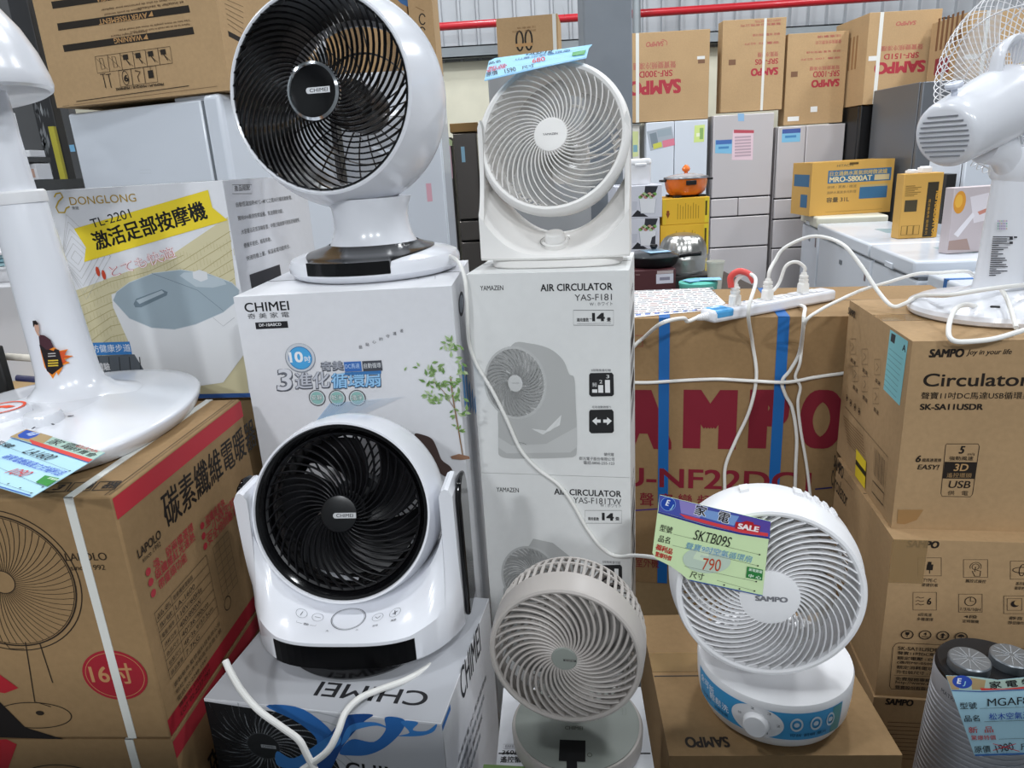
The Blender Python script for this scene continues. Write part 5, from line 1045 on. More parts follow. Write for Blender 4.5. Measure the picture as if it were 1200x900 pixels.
P1, P2, P3 = on_strip(.085, .026), on_strip(.085 + 2 * (L_ - .11) / 5.6, .026), on_strip(.085 + 4.4 * (L_ - .11) / 5.6, .03)
up = Vector((0, 0, .049))
def front(px, py, o=.006): # point just in front of the maroon-lettered carton
    f_ = au.face('front'); q = f_.uv(px, py); return f_.O + f_.U * q.x + f_.V * q.y + f_.N * o
c1 = cord('power_cable', 'white cable with red tape at its plug, hanging straight down to the green-tagged fan', [P1 + up, P1 + up + Vector((.004, -.001, .012)), P1 + up + Vector((.02, -.015, .026)), P1 + up + Vector((.03, -.05, .015)), at(877, 365, P1.y - .105), front(881, 400, .012), front(886, 440), front(878, 480), front(862, 515), front(850, 545), front(849, 575), front(848, 620)], .0042)
plug(c1, P1, yw=yaw)
b = MB(); tp_ = [P1 + up + Vector((-.01, 0, -.006)), P1 + up + Vector((-.012, .0, .018)), P1 + up + Vector((.004, -.008, .032)), P1 + up + Vector((.024, -.02, .026)), P1 + up + Vector((.034, -.03, .008))]
b.tube([q - c1[1] for q in smooth_path(tp_, 6)], .0075, 12); obj('red_tape', b, mat('red_tape', '#e0524c', .4), c1[0])
c2 = cord('power_cable', 'white cable arching from the middle plug of the strip over to the standing fan', [P2 + up, P2 + up + Vector((.002, 0, .02)), at(908, 306, P2.y + .02), at(920, 290, P2.y + .03), at(952, 277, P2.y + .02), at(985, 285, 1.58), at(1008, 310, 1.53), at(1028, 340, 1.48), at(1045, 358.5, 1.43), at(1060, 356, 1.42), at(1078, 347, 1.41), at(1110, 346, 1.28), at(1150, 340, 1.27), at(1180, 336, 1.29), at(1215, 333, 1.33)], .0042)
plug(c2, P2, yw=yaw)
c3 = cord('appliance_cable', 'white cable looping from the end plug down behind the right white fan', [P3 + up, P3 + up + Vector((0, 0, .014)), P3 + up + Vector((-.02, .004, .028)), P3 + up + Vector((-.045, .006, .018)), P3 + up + Vector((-.062, .008, -.03)), on_strip(.2, .062, .006), at(938, 358, P3.y - .05), at(942, 372, 1.52), front(936, 410, .012), front(926, 432), front(916, 446), front(920, 462), front(928, 478), front(933, 510), front(932, 545), front(931, 580), front(930, 620)], .0042)
plug(c3, P3, yw=yaw)
ns = at(835, 362, 1.6)
cord('power_cable', 'white supply cable of the power strip curving left behind the pale grey cartons', [on_strip(-.03, .026, .015), on_strip(-.06, .022, .012), at(800, 373, A_.y - .02), at(775, 379, A_.y - .07), front(755, 394, .012), front(744, 404, .008), front(730, 425, .007), front(722, 460, .006)], .0046)
cord('extension_cable', 'white cable strung level across the front of the maroon-lettered carton', [front(728, 447, .006), front(760, 447.5, .006), front(800, 445, .006), front(840, 443.5, .006), front(880, 444.5, .013), front(920, 445, .020), front(955, 441, .007), front(992, 436, .006)], .0042)
sl = lambda x, y, o=.0: atz(x, y, 1.1095 + .0044 + o)
cord('power_cable', 'thin white cable running from the standing fan base left and down the maroon-lettered carton', [at(1148, 332, 1.44), at(1140, 322, 1.43), at(1130, 318, 1.42), at(1100, 320, 1.44), at(1074, 321, 1.47), at(1040, 331, 1.50), at(1010, 340, 1.53), at(985, 351, 1.53), at(960, 364, 1.52), at(944, 377, 1.515), front(939, 400, .012), front(936, 424, .014), front(931, 440, .012), front(937, 452, .01), front(934, 470, .012), front(937, 500, .012), front(944, 540, .008), front(949, 580), front(952, 620)], .0036)
cord('power_cable', 'thick white cable looping out of the slot in the standing fan base', [at(1143, 359, 1.305), at(1132, 357, 1.28), at(1120, 362, 1.25), at(1113, 377, 1.22), at(1112, 393, 1.185), at(1120, 400, 1.17), at(1140, 400, 1.16), at(1165, 397, 1.155), at(1190, 390, 1.155), at(1215, 382, 1.16)], .0044)
cord('power_cable', 'short white cable lying over the standing fan base, its end at the carton edge', [at(1172, 337, 1.31), at(1180, 350, 1.27), at(1187, 370, 1.225), at(1191, 384, 1.19)], .0042)
yfc = yam[0].face('front')
def yf_(px, py, o=.0045):
    q = yfc.uv(px, py); return yfc.O + yfc.U * q.x + yfc.V * q.y + yfc.N * o
cord('power_cable', 'white cable falling from the big ball-headed fan across the pale grey cartons', [at(523, 299, 1.40), at(533, 303, 1.34), at(540, 312, 1.29), at(545, 328, 1.268), at(547, 350, 1.262), at(548, 380, 1.262), yf_(551, 404), yf_(560, 428), yf_(578, 458), yf_(594, 490), yf_(610, 525), yf_(630, 548), yf_(655, 567), yf_(672, 590), yf_(688, 618), yf_(705, 640), yf_(722, 649, .008), at(745, 651, 1.17), at(770, 654, 1.08), at(800, 662, .99), at(830, 690, .985)], .0036)
cord('power_cable', 'white cable hanging from the cradle fan down over the ribbon-printed carton', [at(532, 735, .985), at(528, 752, .965), at(518, 768, .93), at(500, 783, .895), at(475, 797, .865), at(445, 808, .845), at(422, 818, .825), at(405, 835, .80), at(396, 858, .775), at(384, 880, .76), at(362, 897, .755), at(340, 912, .75)], .0048)
cord('loose_cable', 'stub of white cable rising beside the ribbon-printed carton at the left', [at(264, 774, .845), at(270, 787, .835), at(283, 809, .82), at(303, 832, .80), at(330, 852, .785), at(350, 867, .77), at(360, 885, .76), at(376, 915, .745)], .0048)
# ================================================================== behind, left
KD = '#2c2620'
ca, sa = math.cos(R(22)), math.sin(R(22))
# white refrigerator, its side panel towards the aisle, door to the right
q = at(240, 150, 2.33); zt_ = at(240, 116, 2.33).z
t = thing('refrigerator', 'white refrigerator seen from its side behind the foot massager carton', 'refrigerator', (q.x, q.y, 0), R(-22))
b = MB(); b.box((-.57, 0, .03), (0, .56, zt_), 0); b.box((-.56, .01, 0), (-.02, .55, .03), 1); sd = obj('cabinet', b, [fridgew, gapdark], t, bevel=.008)
b = MB(); b.box((.008, -.004, .06), (.078, .564, zt_ + .012), 0); dr = obj('door', b, fridgew, t, bevel=.016, seg=3)
b = MB(); b.box((0, .004, .06), (.008, .556, zt_ - .004)); obj('door_gasket', b, mat('gasket_grey', '#6f757b', .6), t)
b = MB(); b.box((-.12, .02, zt_), (.02, .12, zt_ + .014)); obj('hinge_cover', b, fridgew, t, bevel=.004)
f = Print(Vector((q.x, q.y, 0)) + Matrix.Rotation(R(-22), 3, 'Z') @ Vector((-.5, 0, 0)), (ca, -sa, 0), (0, 0, 1))
f.rect(81, 170, 88.5, 177.5, '#7ab2d6'); f.frame(164, 199, 177, 203, .001, '#b9bfc6'); f.build('tape_mark', t)
# big warning carton on it
q2 = at(68, 131, 2.50); W_ = .60
cB = Matrix.Rotation(R(-22), 3, 'Z')
Lq = at(270, 105.5, 2.29); dxy = Vector((q2.x - Lq.x, q2.y - Lq.y)); W_ = dxy.length; yw_ = math.degrees(math.atan2(Lq.y - q2.y, Lq.x - q2.x))
big = Carton('cardboard_box', 'large kraft carton turned upside down with black warning bars, on the white refrigerator', 'box', (q2.x, q2.y, zt_ + .016 + .62, yw_, W_, .52, .62), card2)
f = big.face('front')
f.poly([(73.5, 53), (226, 31.5), (228, 40), (75.5, 61)], KD); f.poly([(67, 27.5), (221, 6), (223, 14.5), (68.5, 36)], KD); f.poly([(60, 2), (200, -18), (201, -10), (62, 10.5)], KD)
f.T('WARNING', 166, 40.5, 133, 45, 6.5, '#b98f5f', .02); f.T('AVERTISSEMENT', 172, 14.5, 115, 22, 6.5, '#b98f5f', .02); f.T('ADVERTENCIA', 160, -11, 112, -4, 6.5, '#b98f5f', .02)
f.poly([(168, 46), (172, 40), (174, 46)], '#b98f5f'); f.poly([(174, 19.5), (178, 13), (180, 19)], '#b98f5f')
for tx, a in (('Excessive Weight Hazard', (172, 35, 130, 40.5)), ('Use two or more people to move and install dryer.', (222, 22, 138, 33)), ('Failure to do so can result in back or other injury.', (222, 26.5, 152, 36)), ('Risque du poids excessif', (165, 9, 122, 15.5)), ('Utiliser deux ou plus de personnes pour deplacer', (211, -4, 118, 8)), ('et installer la secheuse.', (215, 1, 160, 7.5))): f.T(tx, *a, 3.2, '#5d4a36', .01)
for i in range(6):
    x0, x1 = 111.5 + i * 14.7, 126 + i * 14.7; y0 = 66.5 - i * 2.0; f.line([(x0, y0), (x1, y0 - 2), (x1 + 3, y0 + 17.5), (x0 + 3, y0 + 19.5)], .0016, KD, True)
    f.line([(x0 + 1, y0 + 2), (x1 + 1, y0 + 15)], .001, KD)
    if i < 2: f.line([(x0 + 5, y0 + 2), (x0 + 8, y0 + 15), (x0 + 12, y0 + 14), (x0 + 9, y0 + 2)], .0018, KD, True)
    else: f.poly([(x0 + 3, y0 + 2), (x0 + 9, y0 + 1), (x0 + 10, y0 + 7), (x0 + 4, y0 + 8)], KD); f.line([(x0 + 7, y0 + 7), (x0 + 12, y0 + 14)], .003, KD)
for i in range(3):
    x0 = 139 + i * 14.7; y0 = 83 - i * 2; f.line([(x0, y0), (x0 + 14.5, y0 - 2), (x0 + 17, y0 + 17), (x0 + 3, y0 + 19)], .0016, KD, True)
    if i == 0: c = f.uv(x0 + 8.5, y0 + 8.5); f.ring_uv(c.x, c.y, .012, .02, .002, KD, 24); f.T('9', x0 + 11, y0 + 4.5, x0 + 6, y0 + 5.3, 8, KD, .03)
    elif i == 1: f.line([(x0 + 5, y0 + 2), (x0 + 11, y0 + 3), (x0 + 8, y0 + 9), (x0 + 10, y0 + 15)], .004, '#5d4a36')
    else: f.poly([(x0 + 5, y0 + 4), (x0 + 11, y0 + 3), (x0 + 12.5, y0 + 12), (x0 + 6.5, y0 + 13)], KD); f.line([(x0 + 8, y0 - 1), (x0 + 8.5, y0 + 4)], .0015, KD)
for x0 in (121, 127.5): f.line([(x0, 87), (x0 + 3.5, 103)], .003, KD); f.line([(x0 - 3, 87.5), (x0 + 3, 86.7)], .002, KD)
f.T('PREMIUM / MARQUE / PREMIERE', 192, 96.5, 136, 103.5, 3.6, KD, .03); f.line([(90, 119), (222, 100.5)], .002, KD); f.line([(87, 123), (255, 101)], .001, '#5d4a36'); f.line([(74, 124.5), (82, 123.5)], .001, '#5d4a36')
f.frame(61, 0, 222, 40, .0008, '#5d4a36') if 0 else None
f.build('warning_print', big.root)
f = big.face('right'); f.poly([(267, 36), (284, 45), (284, 51), (268, 42.5)], KD)
for i in range(6): f.line([(262 + i, -2 + i * 6), (285, 8 + i * 6.5)], .0014, '#6d5840')
f.build('side_print', big.root)
# scuffed black post, yellow post, dark shelving, all at the far left
b = MB(); a0, a1 = at(36, 118, 2.75), at(53, 118, 2.75); b.box((a0.x, 2.75, 0), (a1.x + .02, 2.80, 2.2)); struct(obj('door_1_post', b, mat('scuffed_black', '#2a2b2e', .5, noise=.5, nscale=14, stretch=(1, 1, .15)), bevel=.004))
b = MB(); a0, a1 = at(57, 180, 2.72), at(70, 180, 2.72); zt2 = at(62, 148, 2.72).z; b.box((a0.x + .02, 2.72, 0), (a1.x, 2.735, zt2)); tag(obj('yellow_post', b, mat('yellow_paint', '#b9b03c', .55, noise=.12, nscale=20)), 'yellow painted guard post beside the white refrigerator', 'post')
b = MB(); a0, a1 = at(-60, 150, 3.1), at(85, 150, 3.1); b.box((a0.x, 3.1, 0), (a1.x, 3.15, 2.4)); tag(obj('partition_panel', b, mat('dark_grey_board', '#57585a', .6, noise=.08, nscale=5)), 'dark grey standing panel behind the heater at the far left', 'panel')
0 and carton_px('storage_box', 'small orange carton glimpsed high between the black post and the kraft carton', 'box', 49, 56, 112, 124, 2.9, .1, mat('orange_board', '#c98a35', .6), seam=False)
f = Print(Vector((at(36, 118, 2.75).x, 2.75, 0)), (1, 0, 0), (0, 0, 1)); rr = random.Random(4)
for i in range(26):
    c = f.uv(rr.uniform(37, 56), rr.uniform(112, 215)); l = rr.uniform(.015, .07); w_ = rr.uniform(.004, .016); c.x = min(max(c.x, .01), .055); f.k -= 1
    f.poly_uv([(c.x - w_ / 2, c.y), (c.x, c.y - l / 2), (c.x + w_ / 2, c.y - l * .1), (c.x + w_ * .3, c.y + l / 2)], rr.choice(('#7d8084', '#9a9da0', '#5f6265')))
f.build('scuff_marks', bpy.data.objects['door_1_post'], Matrix())
# shelf rack behind with white goods
bx = carton_px('carton', 'white appliance carton with blue arc print behind the heater pole at the far left', 'box', -60, 17, 132, 240, 1.95, .05, whitecard, seam=False)
f = bx.face('front'); f.line([(-40, 175), (-20, 156), (0, 150), (10, 152), (20, 160), (27, 176), (30, 200)], .012, '#4a6d9a'); f.poly([(-40, 190), (-20, 160), (0, 153), (10, 155), (19, 162), (24, 180), (26, 240), (-40, 240)], '#dfe3ea'); f.build('arc_print', bx.root)
for i, (x0, x1, y0, y1) in enumerate(((27, 35, 176, 184), (31, 43, 192, 211))):
    bx = carton_px('small_carton', ('tiny white carton on the upper ledge beside the black post', 'little white carton with pink picture on the ledge beside the black post')[i], 'box', x0, x1, y0, y1, 2.4, .08, whitecard, seam=False, bevel=.001)
    if i: f = bx.face('front'); f.rect(35, 198, 42, 208, '#c9a596'); f.build('picture', bx.root)
    else: pass
zl = at(30, 211.5, 2.4).z; b = MB(); a0 = at(-80, 212, 2.4); a1 = at(46, 212, 2.4); b.box((a0.x, 2.34, zl - .03), (a1.x, 2.7, zl - .001)); b.box((a0.x, 2.34, 0), (a0.x + .04, 2.7, zl - .03)); b.box((a1.x - .04, 2.34, 0), (a1.x, 2.7, zl - .03))
tag(obj('shelf_rack', b, mat('dark_shelf', '#3a3b3d', .5)), 'dark steel shelf rack at the far left behind the heater pole', 'shelf')
zl0 = at(35, 184.5, 2.4).z; b = MB(); a0 = at(22, 184, 2.4); a1 = at(36.5, 184, 2.4); b.box((a0.x, 2.36, at(30, 211.5, 2.4).z - .001), (a0.x + .02, 2.5, zl0 - .014)); b.box((a0.x, 2.36, zl0 - .014), (a1.x, 2.5, zl0)); tag(obj('ledge', b, mat('dark_shelf', '#3a3b3d')), 'small dark ledge standing on the shelf rack at the far left', 'shelf')
# tub with towels on a white bin
cb_ = carton_px('cabinet', 'white cabinet under the tub of folded towels at the far left edge', 'cabinet', -120, 46, 338, 470, 1.75, .5, mat('offwhite_panel', '#cfcfd2', .45), seam=False)
zc_ = at(0, 338, 1.75).z; a0, a1 = at(-110, 325, 1.8), at(27, 325, 1.8)
t = thing('plastic_tub', 'white plastic tub holding pale teal towels at the far left edge', 'tub', ((a0.x + a1.x) / 2, 2.0, cb_.root.location.z + cb_.H + .0006)); wx = (a1.x - a0.x) / 2
b = MB(); rows = []
def rrect(w_, d_, z_, n=24): return [(w_ * abs(math.cos(2 * PI * k / n)) ** .35 * (1 if math.cos(2 * PI * k / n) > 0 else -1), d_ * abs(math.sin(2 * PI * k / n)) ** .35 * (1 if math.sin(2 * PI * k / n) > 0 else -1), z_) for k in range(n)]
hh = at(0, 297, 1.8).z - zc_; rows = [rrect(wx * .9, .17, 0), rrect(wx * .95, .185, hh * .42), rrect(wx * 1.0, .195, hh * .44), rrect(wx * 1.0, .195, hh * .5), rrect(wx * .93, .18, hh * .5), rrect(wx * .85, .16, .02)]
b.grid(rows, 0, None, True, True); b.add(rows[0], [tuple(reversed(range(24)))]); b.add(rows[-1], [tuple(range(24))]); obj('tub_body', b, whitem, t)
b = MB(); rows = [rrect(wx * .95, .185, hh * .88), rrect(wx * 1.0, .195, hh * .88), rrect(wx * 1.0, .195, hh * .95), rrect(wx * .93, .18, hh), rrect(wx * .5, .1, hh * 1.02)]; b.grid(rows, 0, None, True, True); b.add(rows[-1], [tuple(range(24))]); b.add(rows[0], [tuple(reversed(range(24)))]); obj('lid', b, whitem, t)
for i in range(3):
    b = MB(); rows = [rrect(wx * .9, .175, hh * (.5 + .125 * i)), rrect(wx * .93, .182, hh * (.52 + .125 * i)), rrect(wx * .93, .182, hh * (.6 + .125 * i)), rrect(wx * .9, .175, hh * (.62 + .125 * i))]; b.grid(rows, 0, None, True, True); obj('folded_towel', b, mat('pale_teal_towel%d' % (i % 2), ('#a9c9d0', '#8db6c2')[i % 2], .9, bump=.5, nscale=300), t)
# low table with odds and ends beside the heater carton
zl = .985; b = MB(); b.box((-1.75, 1.235, zl - .03), (-.90, 1.70, zl))
for lx in (-1.73, -.95):
    for ly in (1.25, 1.66): b.box((lx, ly, 0), (lx + .03, ly + .03, zl - .03))
tag(obj('side_table', b, mat('brown_board', '#6a5340', .6)), 'low brown table with leaflets behind the heater at the left edge', 'table')
def onz(px, py, z): return atz(px, py, z)
for i, (px, col, lab) in enumerate((([(6, 437), (26, 432), (24, 439), (8, 443)], '#4c5f8c', 'blue leaflet flat on the low table behind the heater'), ([(30, 433), (54, 429), (56, 438), (28, 441)], '#b9c4d2', 'pale blue leaflet flat on the low table behind the heater'), ([(12, 449), (44, 445), (50, 455), (10, 460)], '#b39468', 'kraft paper sheet flat on the low table behind the heater'))):
    q = [onz(*p, zl + .003) for p in px]; c_ = sum(q, Vector()) / 4; b = MB(); b.prism([((p.x - c_.x), (p.y - c_.y)) for p in q], 0, .003 + .002 * i); tag(obj('leaflet', b, ink(col), loc=(c_.x, c_.y, zl + .0004 )), lab, 'leaflet')
q = onz(38, 412, zl + .03); b = MB(); ellipsoid(b, (0, 0, .02), .045, .035, .022); tag(obj('red_bag', b, mat('red_plastic', '#cf2b2b', .35), loc=(q.x, q.y, zl + .001)), 'small crumpled red bag behind the heater pole', 'bag')
b = MB(); p0, p1 = at(-6, 417, 1.30), at(58, 421, 1.30); b.tube([p0 - p0, p1 - p0], .007, 12); tag(obj('rod', b, mat('cream_plastic', '#cfc8bb', .5), loc=p0), 'cream rod lying across the odds and ends behind the heater', 'rod')
b = MB(); p0, p1 = at(20, 443, 1.26), at(58, 446, 1.26); b.tube([p0 - p0, p1 - p0], .006, 12); tag(obj('rod', b, mat('navy_plastic', '#26264a', .4), loc=p0), 'navy blue rod behind the heater pole', 'rod')
bx = carton_px('black_box', 'narrow black box standing at the far left edge beside the heater base', 'box', -40, 4, 408, 470, 1.25, .02, mat('black_board', '#1d1c1c', .5), seam=False)

# ================================================================== behind, centre
def fridge(name, label, xl, xr, yt, Y, D, m, rows, yaw=0, zt=None, mid=None, handles=True):
    xm = (xl + xr) / 2; a = at(xl, yt + 40, Y); e = at(xr, yt + 40, Y); H_ = zt or at(xm, yt, Y).z; W = (e.x - a.x) / math.cos(R(yaw))
    c = Matrix.Rotation(R(yaw), 3, 'Z') @ Vector((W / 2, D / 2, 0)); t = thing(name, label, 'refrigerator', (a.x + c.x, Y + c.y, 0), R(yaw))
    b = MB(); b.box((-W / 2, -D / 2 + .045, .04), (W / 2, D / 2, H_ - .004), 0); b.box((-W / 2 + .02, -D / 2 + .06, 0), (W / 2 - .02, D / 2 - .02, .04), 1); b.box((-W / 2 + .006, -D / 2 + .036, .05), (W / 2 - .006, -D / 2 + .046, H_ - .01), 1); obj('cabinet', b, [m, gapdark], t, bevel=.004)
    z1 = H_
    for z0, n in rows:     # rows of doors from the top: bottom z and door count
        for i in range(n):
            x0 = -W / 2 + W * i / n; x1 = x0 + W / n
            if n == 2 and mid: x0, x1 = ((-W / 2, -W / 2 + W * mid), (-W / 2 + W * mid, W / 2))[i]
            b = MB(); b.box((x0 + .003, -D / 2, z0 + .006), (x1 - .003, -D / 2 + .036, z1 - .006)); obj('door' if z1 == H_ else 'drawer', b, m, t, bevel=.006)
        z1 = z0
    f = Print(Vector((a.x, Y, 0)), (math.cos(R(yaw)), math.sin(R(yaw)), 0), (0, 0, 1)); return t, f, W, H_
def zat(px, py, Y): return at(px, py, Y).z
YF = 6.6
t, f, W, H_ = fridge('refrigerator', 'white two-door refrigerator behind the orange pot with flyers on its doors', 757, 829, 141, YF, .6, fridgew, [(.62, 2), (.33, 1), (.05, 1)], mid=.46)
f.poly([(758, 154), (787, 148), (791, 170), (762, 177)], '#a6adb5'); f.poly([(761, 157), (769, 155), (772, 171), (764, 173)], '#7f8a92'); f.poly([(770, 153), (786, 150), (787, 158), (771, 161)], '#9aa6ae'); f.poly([(765, 169), (775, 166), (776, 172), (766, 175)], '#c9c95a'); f.poly([(776, 165), (790, 162), (791, 170), (777, 173)], '#d97f92')
f.poly([(814, 147), (826, 146), (825, 166), (813, 167)], '#cfe08a'); f.rect(820, 150, 824, 163, '#8fb06a'); f.rect(816, 156, 820, 160, '#e6ead0'); f.build('flyers', t)
t, f, W, H_ = fridge('refrigerator', 'pale champagne refrigerator with pink leaflet and blue magnet on its door', 835, 906, 133, YF, .6, fridgeg, [(zat(870, 231, YF), 1), (zat(870, 253, YF), 2), (zat(870, 289, YF), 1), (.05, 1)], mid=.46)
f.poly([(859, 152.5), (883, 153), (882, 187.5), (857.5, 187.5)], '#e0c6cf'); f.poly([(860, 152), (883.5, 152.5), (883.5, 156), (860, 156)], '#b8525e')
for i in range(7): f.rect(861, 160 + i * 3.6, 880, 161.2 + i * 3.6, '#b9a2ac')
f.poly([(838.5, 164), (858, 164.5), (857.5, 180), (838, 179.5)], '#7fb9d9'); f.rect(839, 164.5, 857.5, 168.5, '#4a6fae'); f.rect(842, 172, 854, 174, '#4d86b8'); f.poly([(864.5, 133), (872, 133), (872, 142), (865, 142)], '#8fb4d6'); f.build('leaflets', t)
t, f, W, H_ = fridge('refrigerator', 'pale champagne refrigerator with one blue price card behind the microwave carton', 910, 988, 146, YF, .6, fridgeg, [(zat(949, 231, YF), 2), (zat(949, 255, YF), 2), (zat(949, 289, YF), 1), (.05, 1)], mid=.42)
f.poly([(916.5, 152), (938, 151), (937.5, 166), (916, 167)], '#7fb9d9'); f.rect(917, 151.5, 938, 155.5, '#4a5f9e'); f.rect(920, 159, 933, 161, '#4d86b8'); f.build('price_card', t)
t, f, W, H_ = fridge('refrigerator', 'narrow cream refrigerator strip beside the column carrying a green flyer', 720, 750, 146, YF + .05, .55, mat('cream_enamel', '#d6d3cc', .3), [(.7, 1), (.05, 1)]); f.poly([(741, 154), (748, 154), (748, 183), (741, 184)], '#cfd79a'); f.rect(742, 170, 747, 178, '#7fa9b8'); f.build('flyer', t)
# cartons standing on the refrigerators, turned upside down
RDD = '#a83a44'; CK = '#7a5a45'
def frz(label, xl, xr, yt, yb, Y, D, yaw, model, tx, mx, small, m=card2):
    c = carton_px('cardboard_box', label, 'box', xl, xr, yt, yb, Y, D, m, yaw, group='upside-down freezer cartons on the refrigerators', seam=False)
    f = c.face('front'); f.T('SAMPO', *tx, RDD, .06); f.T(model, *mx, RDD, .02)
    for a in small: f.T(a[0], *a[1], '#b0685c', .01)
    return c, f
c, f = frz('broad upside-down freezer carton with white strap, next to the grey column', 722, 831, 37, 142, YF + .02, .2, 0, 'SRF-300D', (798, 92, 736, 93.5, 17), (788, 81.5, 749, 82.5, 7.5), [('聲寶變頻冷凍櫃', (792, 71, 742, 72.5, 8.5))])
f.T('SAMPO', 778, 48, 757, 49, 6, '#b0685c', .04, .2); f.ring_uv(f.uv(775, 51).x, f.uv(775, 51).y, .05, .03, .006, '#b0685c', 24, -.5, 1.5); f.rect(817, 66, 826, 69, '#d9d9d6'); f.rect(818, 70, 826, 74, CK); f.build('front_print', c.root); f = c.face('front'); c.strap('x', f.uv(747, 90).x - c.W / 2, .028, strapw)
c, f = frz('tall upside-down freezer carton with strap above the pink leaflet', 846, 919, 22, 130, YF + .03, .14, 0, 'SRF-90S', (912, 78.5, 880, 80.5, 9), (912, 68, 885, 69.5, 6.5), [('聲寶冷凍櫃', (912, 60, 888, 61.5, 6)), ('容量 92 公升', (913, 48, 872, 50, 3)), ('靜音 省電 環保冷媒', (914, 38, 882, 40, 3)), ('聲寶股份有限公司', (915, 26, 868, 30, 3)), ('SAMPO CORPORATION', (915, 22, 885, 24, 3))])
f.rect(854, 70, 862, 76, CK); f.build('front_print', c.root); c.strap('x', c.face('front').uv(895, 70).x - c.W / 2, .022, strapw)
c, f = frz('upside-down freezer carton third from the column, its bottom edge taped', 921, 991, 38, 145, YF + .04, .14, 0, 'SRF-100D', (984, 92, 951, 94, 9), (984, 82, 953, 83.5, 7), [('聲寶變頻冷凍櫃', (984, 76, 949, 78, 5)), ('容量 100 公升', (985, 66, 938, 68, 2.6)), ('靜音 省電 環保冷媒', (985, 58, 945, 60, 2.6)), ('聲寶股份有限公司', (986, 46, 956, 48, 4.5)), ('注意事項', (986, 40, 958, 42, 3))])
f.rect(927, 84, 934.5, 90, CK); f.rect(923, 137, 936, 141.5, '#e4e4e2'); f.rect(950, 125, 957.5, 131, '#e4e4e2'); f.build('front_print', c.root)
zb_ = at(1013, 122.5, 6.3).z
bx = Carton('cardboard_box', 'large upside-down freezer carton above the black refrigerator, side face showing', 'box', (at(1015, 70, 6.34).x, 6.34, at(1060, 12.5, 6.34).z, 0, at(1100, 60, 6.3).x - at(1015, 70, 6.3).x, .6, at(1060, 12.5, 6.34).z - zb_), card2, 'upside-down freezer cartons on the refrigerators', seam=False)
f = bx.face('front'); f.T('SAMPO', 1085, 70, 1025, 74, 14, RDD, .06); f.T('SRF-151D', 1077, 61, 1036, 63.5, 6.5, RDD, .02); f.T('聲寶變頻冷凍櫃', 1082, 51, 1033, 54, 6.5, '#b0685c', .01); f.T('SAMPO', 1074, 24, 1050, 27, 5, '#b0685c', .04, .2); f.rect(1018, 66, 1027, 71, '#dfdfdc'); f.build('front_print', bx.root)
f = bx.face('left')
for i in range(6): f.rect_uv(.1 + .06 * i, .3, .13 + .06 * i, f.H * .8, '#94704c')
f.build('side_print', bx.root); bx.strap('x', -bx.W / 2 + .10, .03, strapw)
t, f, W, H_ = fridge('refrigerator', 'black refrigerator between the champagne one and the dark steel one', 1006, 1060, 122, 6.36, .6, mat('black_fridge', '#0f0f11', .35), [(.8, 1), (.05, 1)], zt=zb_ - .001)
t, f, W, H_ = fridge('refrigerator', 'dark steel refrigerator with broad plain side behind the amber cartons', 1078, 1146, 93, 5.6, .72, fridged, [(.75, 1), (.05, 1)]); zst = H_
bx = Carton('cardboard_box', 'upside-down freezer carton near the cage of the standing fan, dark side showing', 'box', (at(1134, 50, 5.8).x, 5.8, at(1140, 13, 5.8).z, 0, .42, .5, at(1140, 13, 5.8).z - zst - .001), card2, 'upside-down freezer cartons on the refrigerators', seam=False)
f = bx.face('front'); f.rect(1130, 64, 1145, 69, '#dfdfdc'); f.T('SAMPO', 1180, 80, 1154, 81, 10, RDD, .06); f.build('front_print', bx.root); bx.strap('x', -bx.W / 2 + .13, .03, strapw)
f = bx.face('left'); f.rect_uv(.1, .08, .3, .2, '#8e3a3f')
for i in range(6): f.rect_uv(.08 + .06 * i, .26, .11 + .06 * i, .5, '#7d5a40')
f.build('side_print', bx.root)
t, f, W, H_ = fridge('refrigerator', 'mid grey refrigerator behind the standing fan motor and pole', 1149, 1245, 100, 5.62, .6, mat('grey_fridge', '#7d8085', .35, metal=.3), [(.8, 2), (.05, 1)])
t, f, W, H_ = fridge('refrigerator', 'pale blue-white narrow refrigerator under the standing fan motor', 1128, 1166, 178, 4.7, .4, fridgew, [(.6, 1), (.05, 1)])
# carton with the "00" print, above the box fan
bx = Carton('cardboard_box', 'kraft carton with strap and digit print on the grey cabinet behind the box-shaped fan', 'box', (at(582.5, 45, 4.4).x, 4.4, at(615, 20, 4.4).z, -8, .345, .34, at(615, 20, 4.4).z - at(615, 78, 4.4).z), card2)
f = bx.face('front'); f.ring_uv(f.uv(609, 48).x, f.uv(609, 48).y, .019, .05, .010, KD, 24); f.ring_uv(f.uv(619.5, 47).x, f.uv(619.5, 47).y, .019, .05, .010, KD, 24); f.rect(604, 51.5, 624, 53.5, '#b98f5f'); f.T('注意事項', 628, 30, 606, 33, 2.5, '#8a6a48'); f.T('請勿倒置 小心輕放', 628, 34, 600, 37, 2.5, '#8a6a48'); f.build('front_print', bx.root)
f = bx.face('right'); f.T('向上', 668, 40, 660, 41, 5, '#8a6a48'); f.build('side_print', bx.root); bx.strap('x', bx.W / 2 - .02, .02, strapw)
zz = at(615, 78, 4.4).z - .001
t, f, W, H_ = fridge('refrigerator', 'grey refrigerator seen through the grille of the box-shaped fan', 574, 691, 90, 4.38, .55, mat('mid_grey_enamel', '#9a9c9e', .35), [(.8, 1), (.05, 1)], zt=zz)
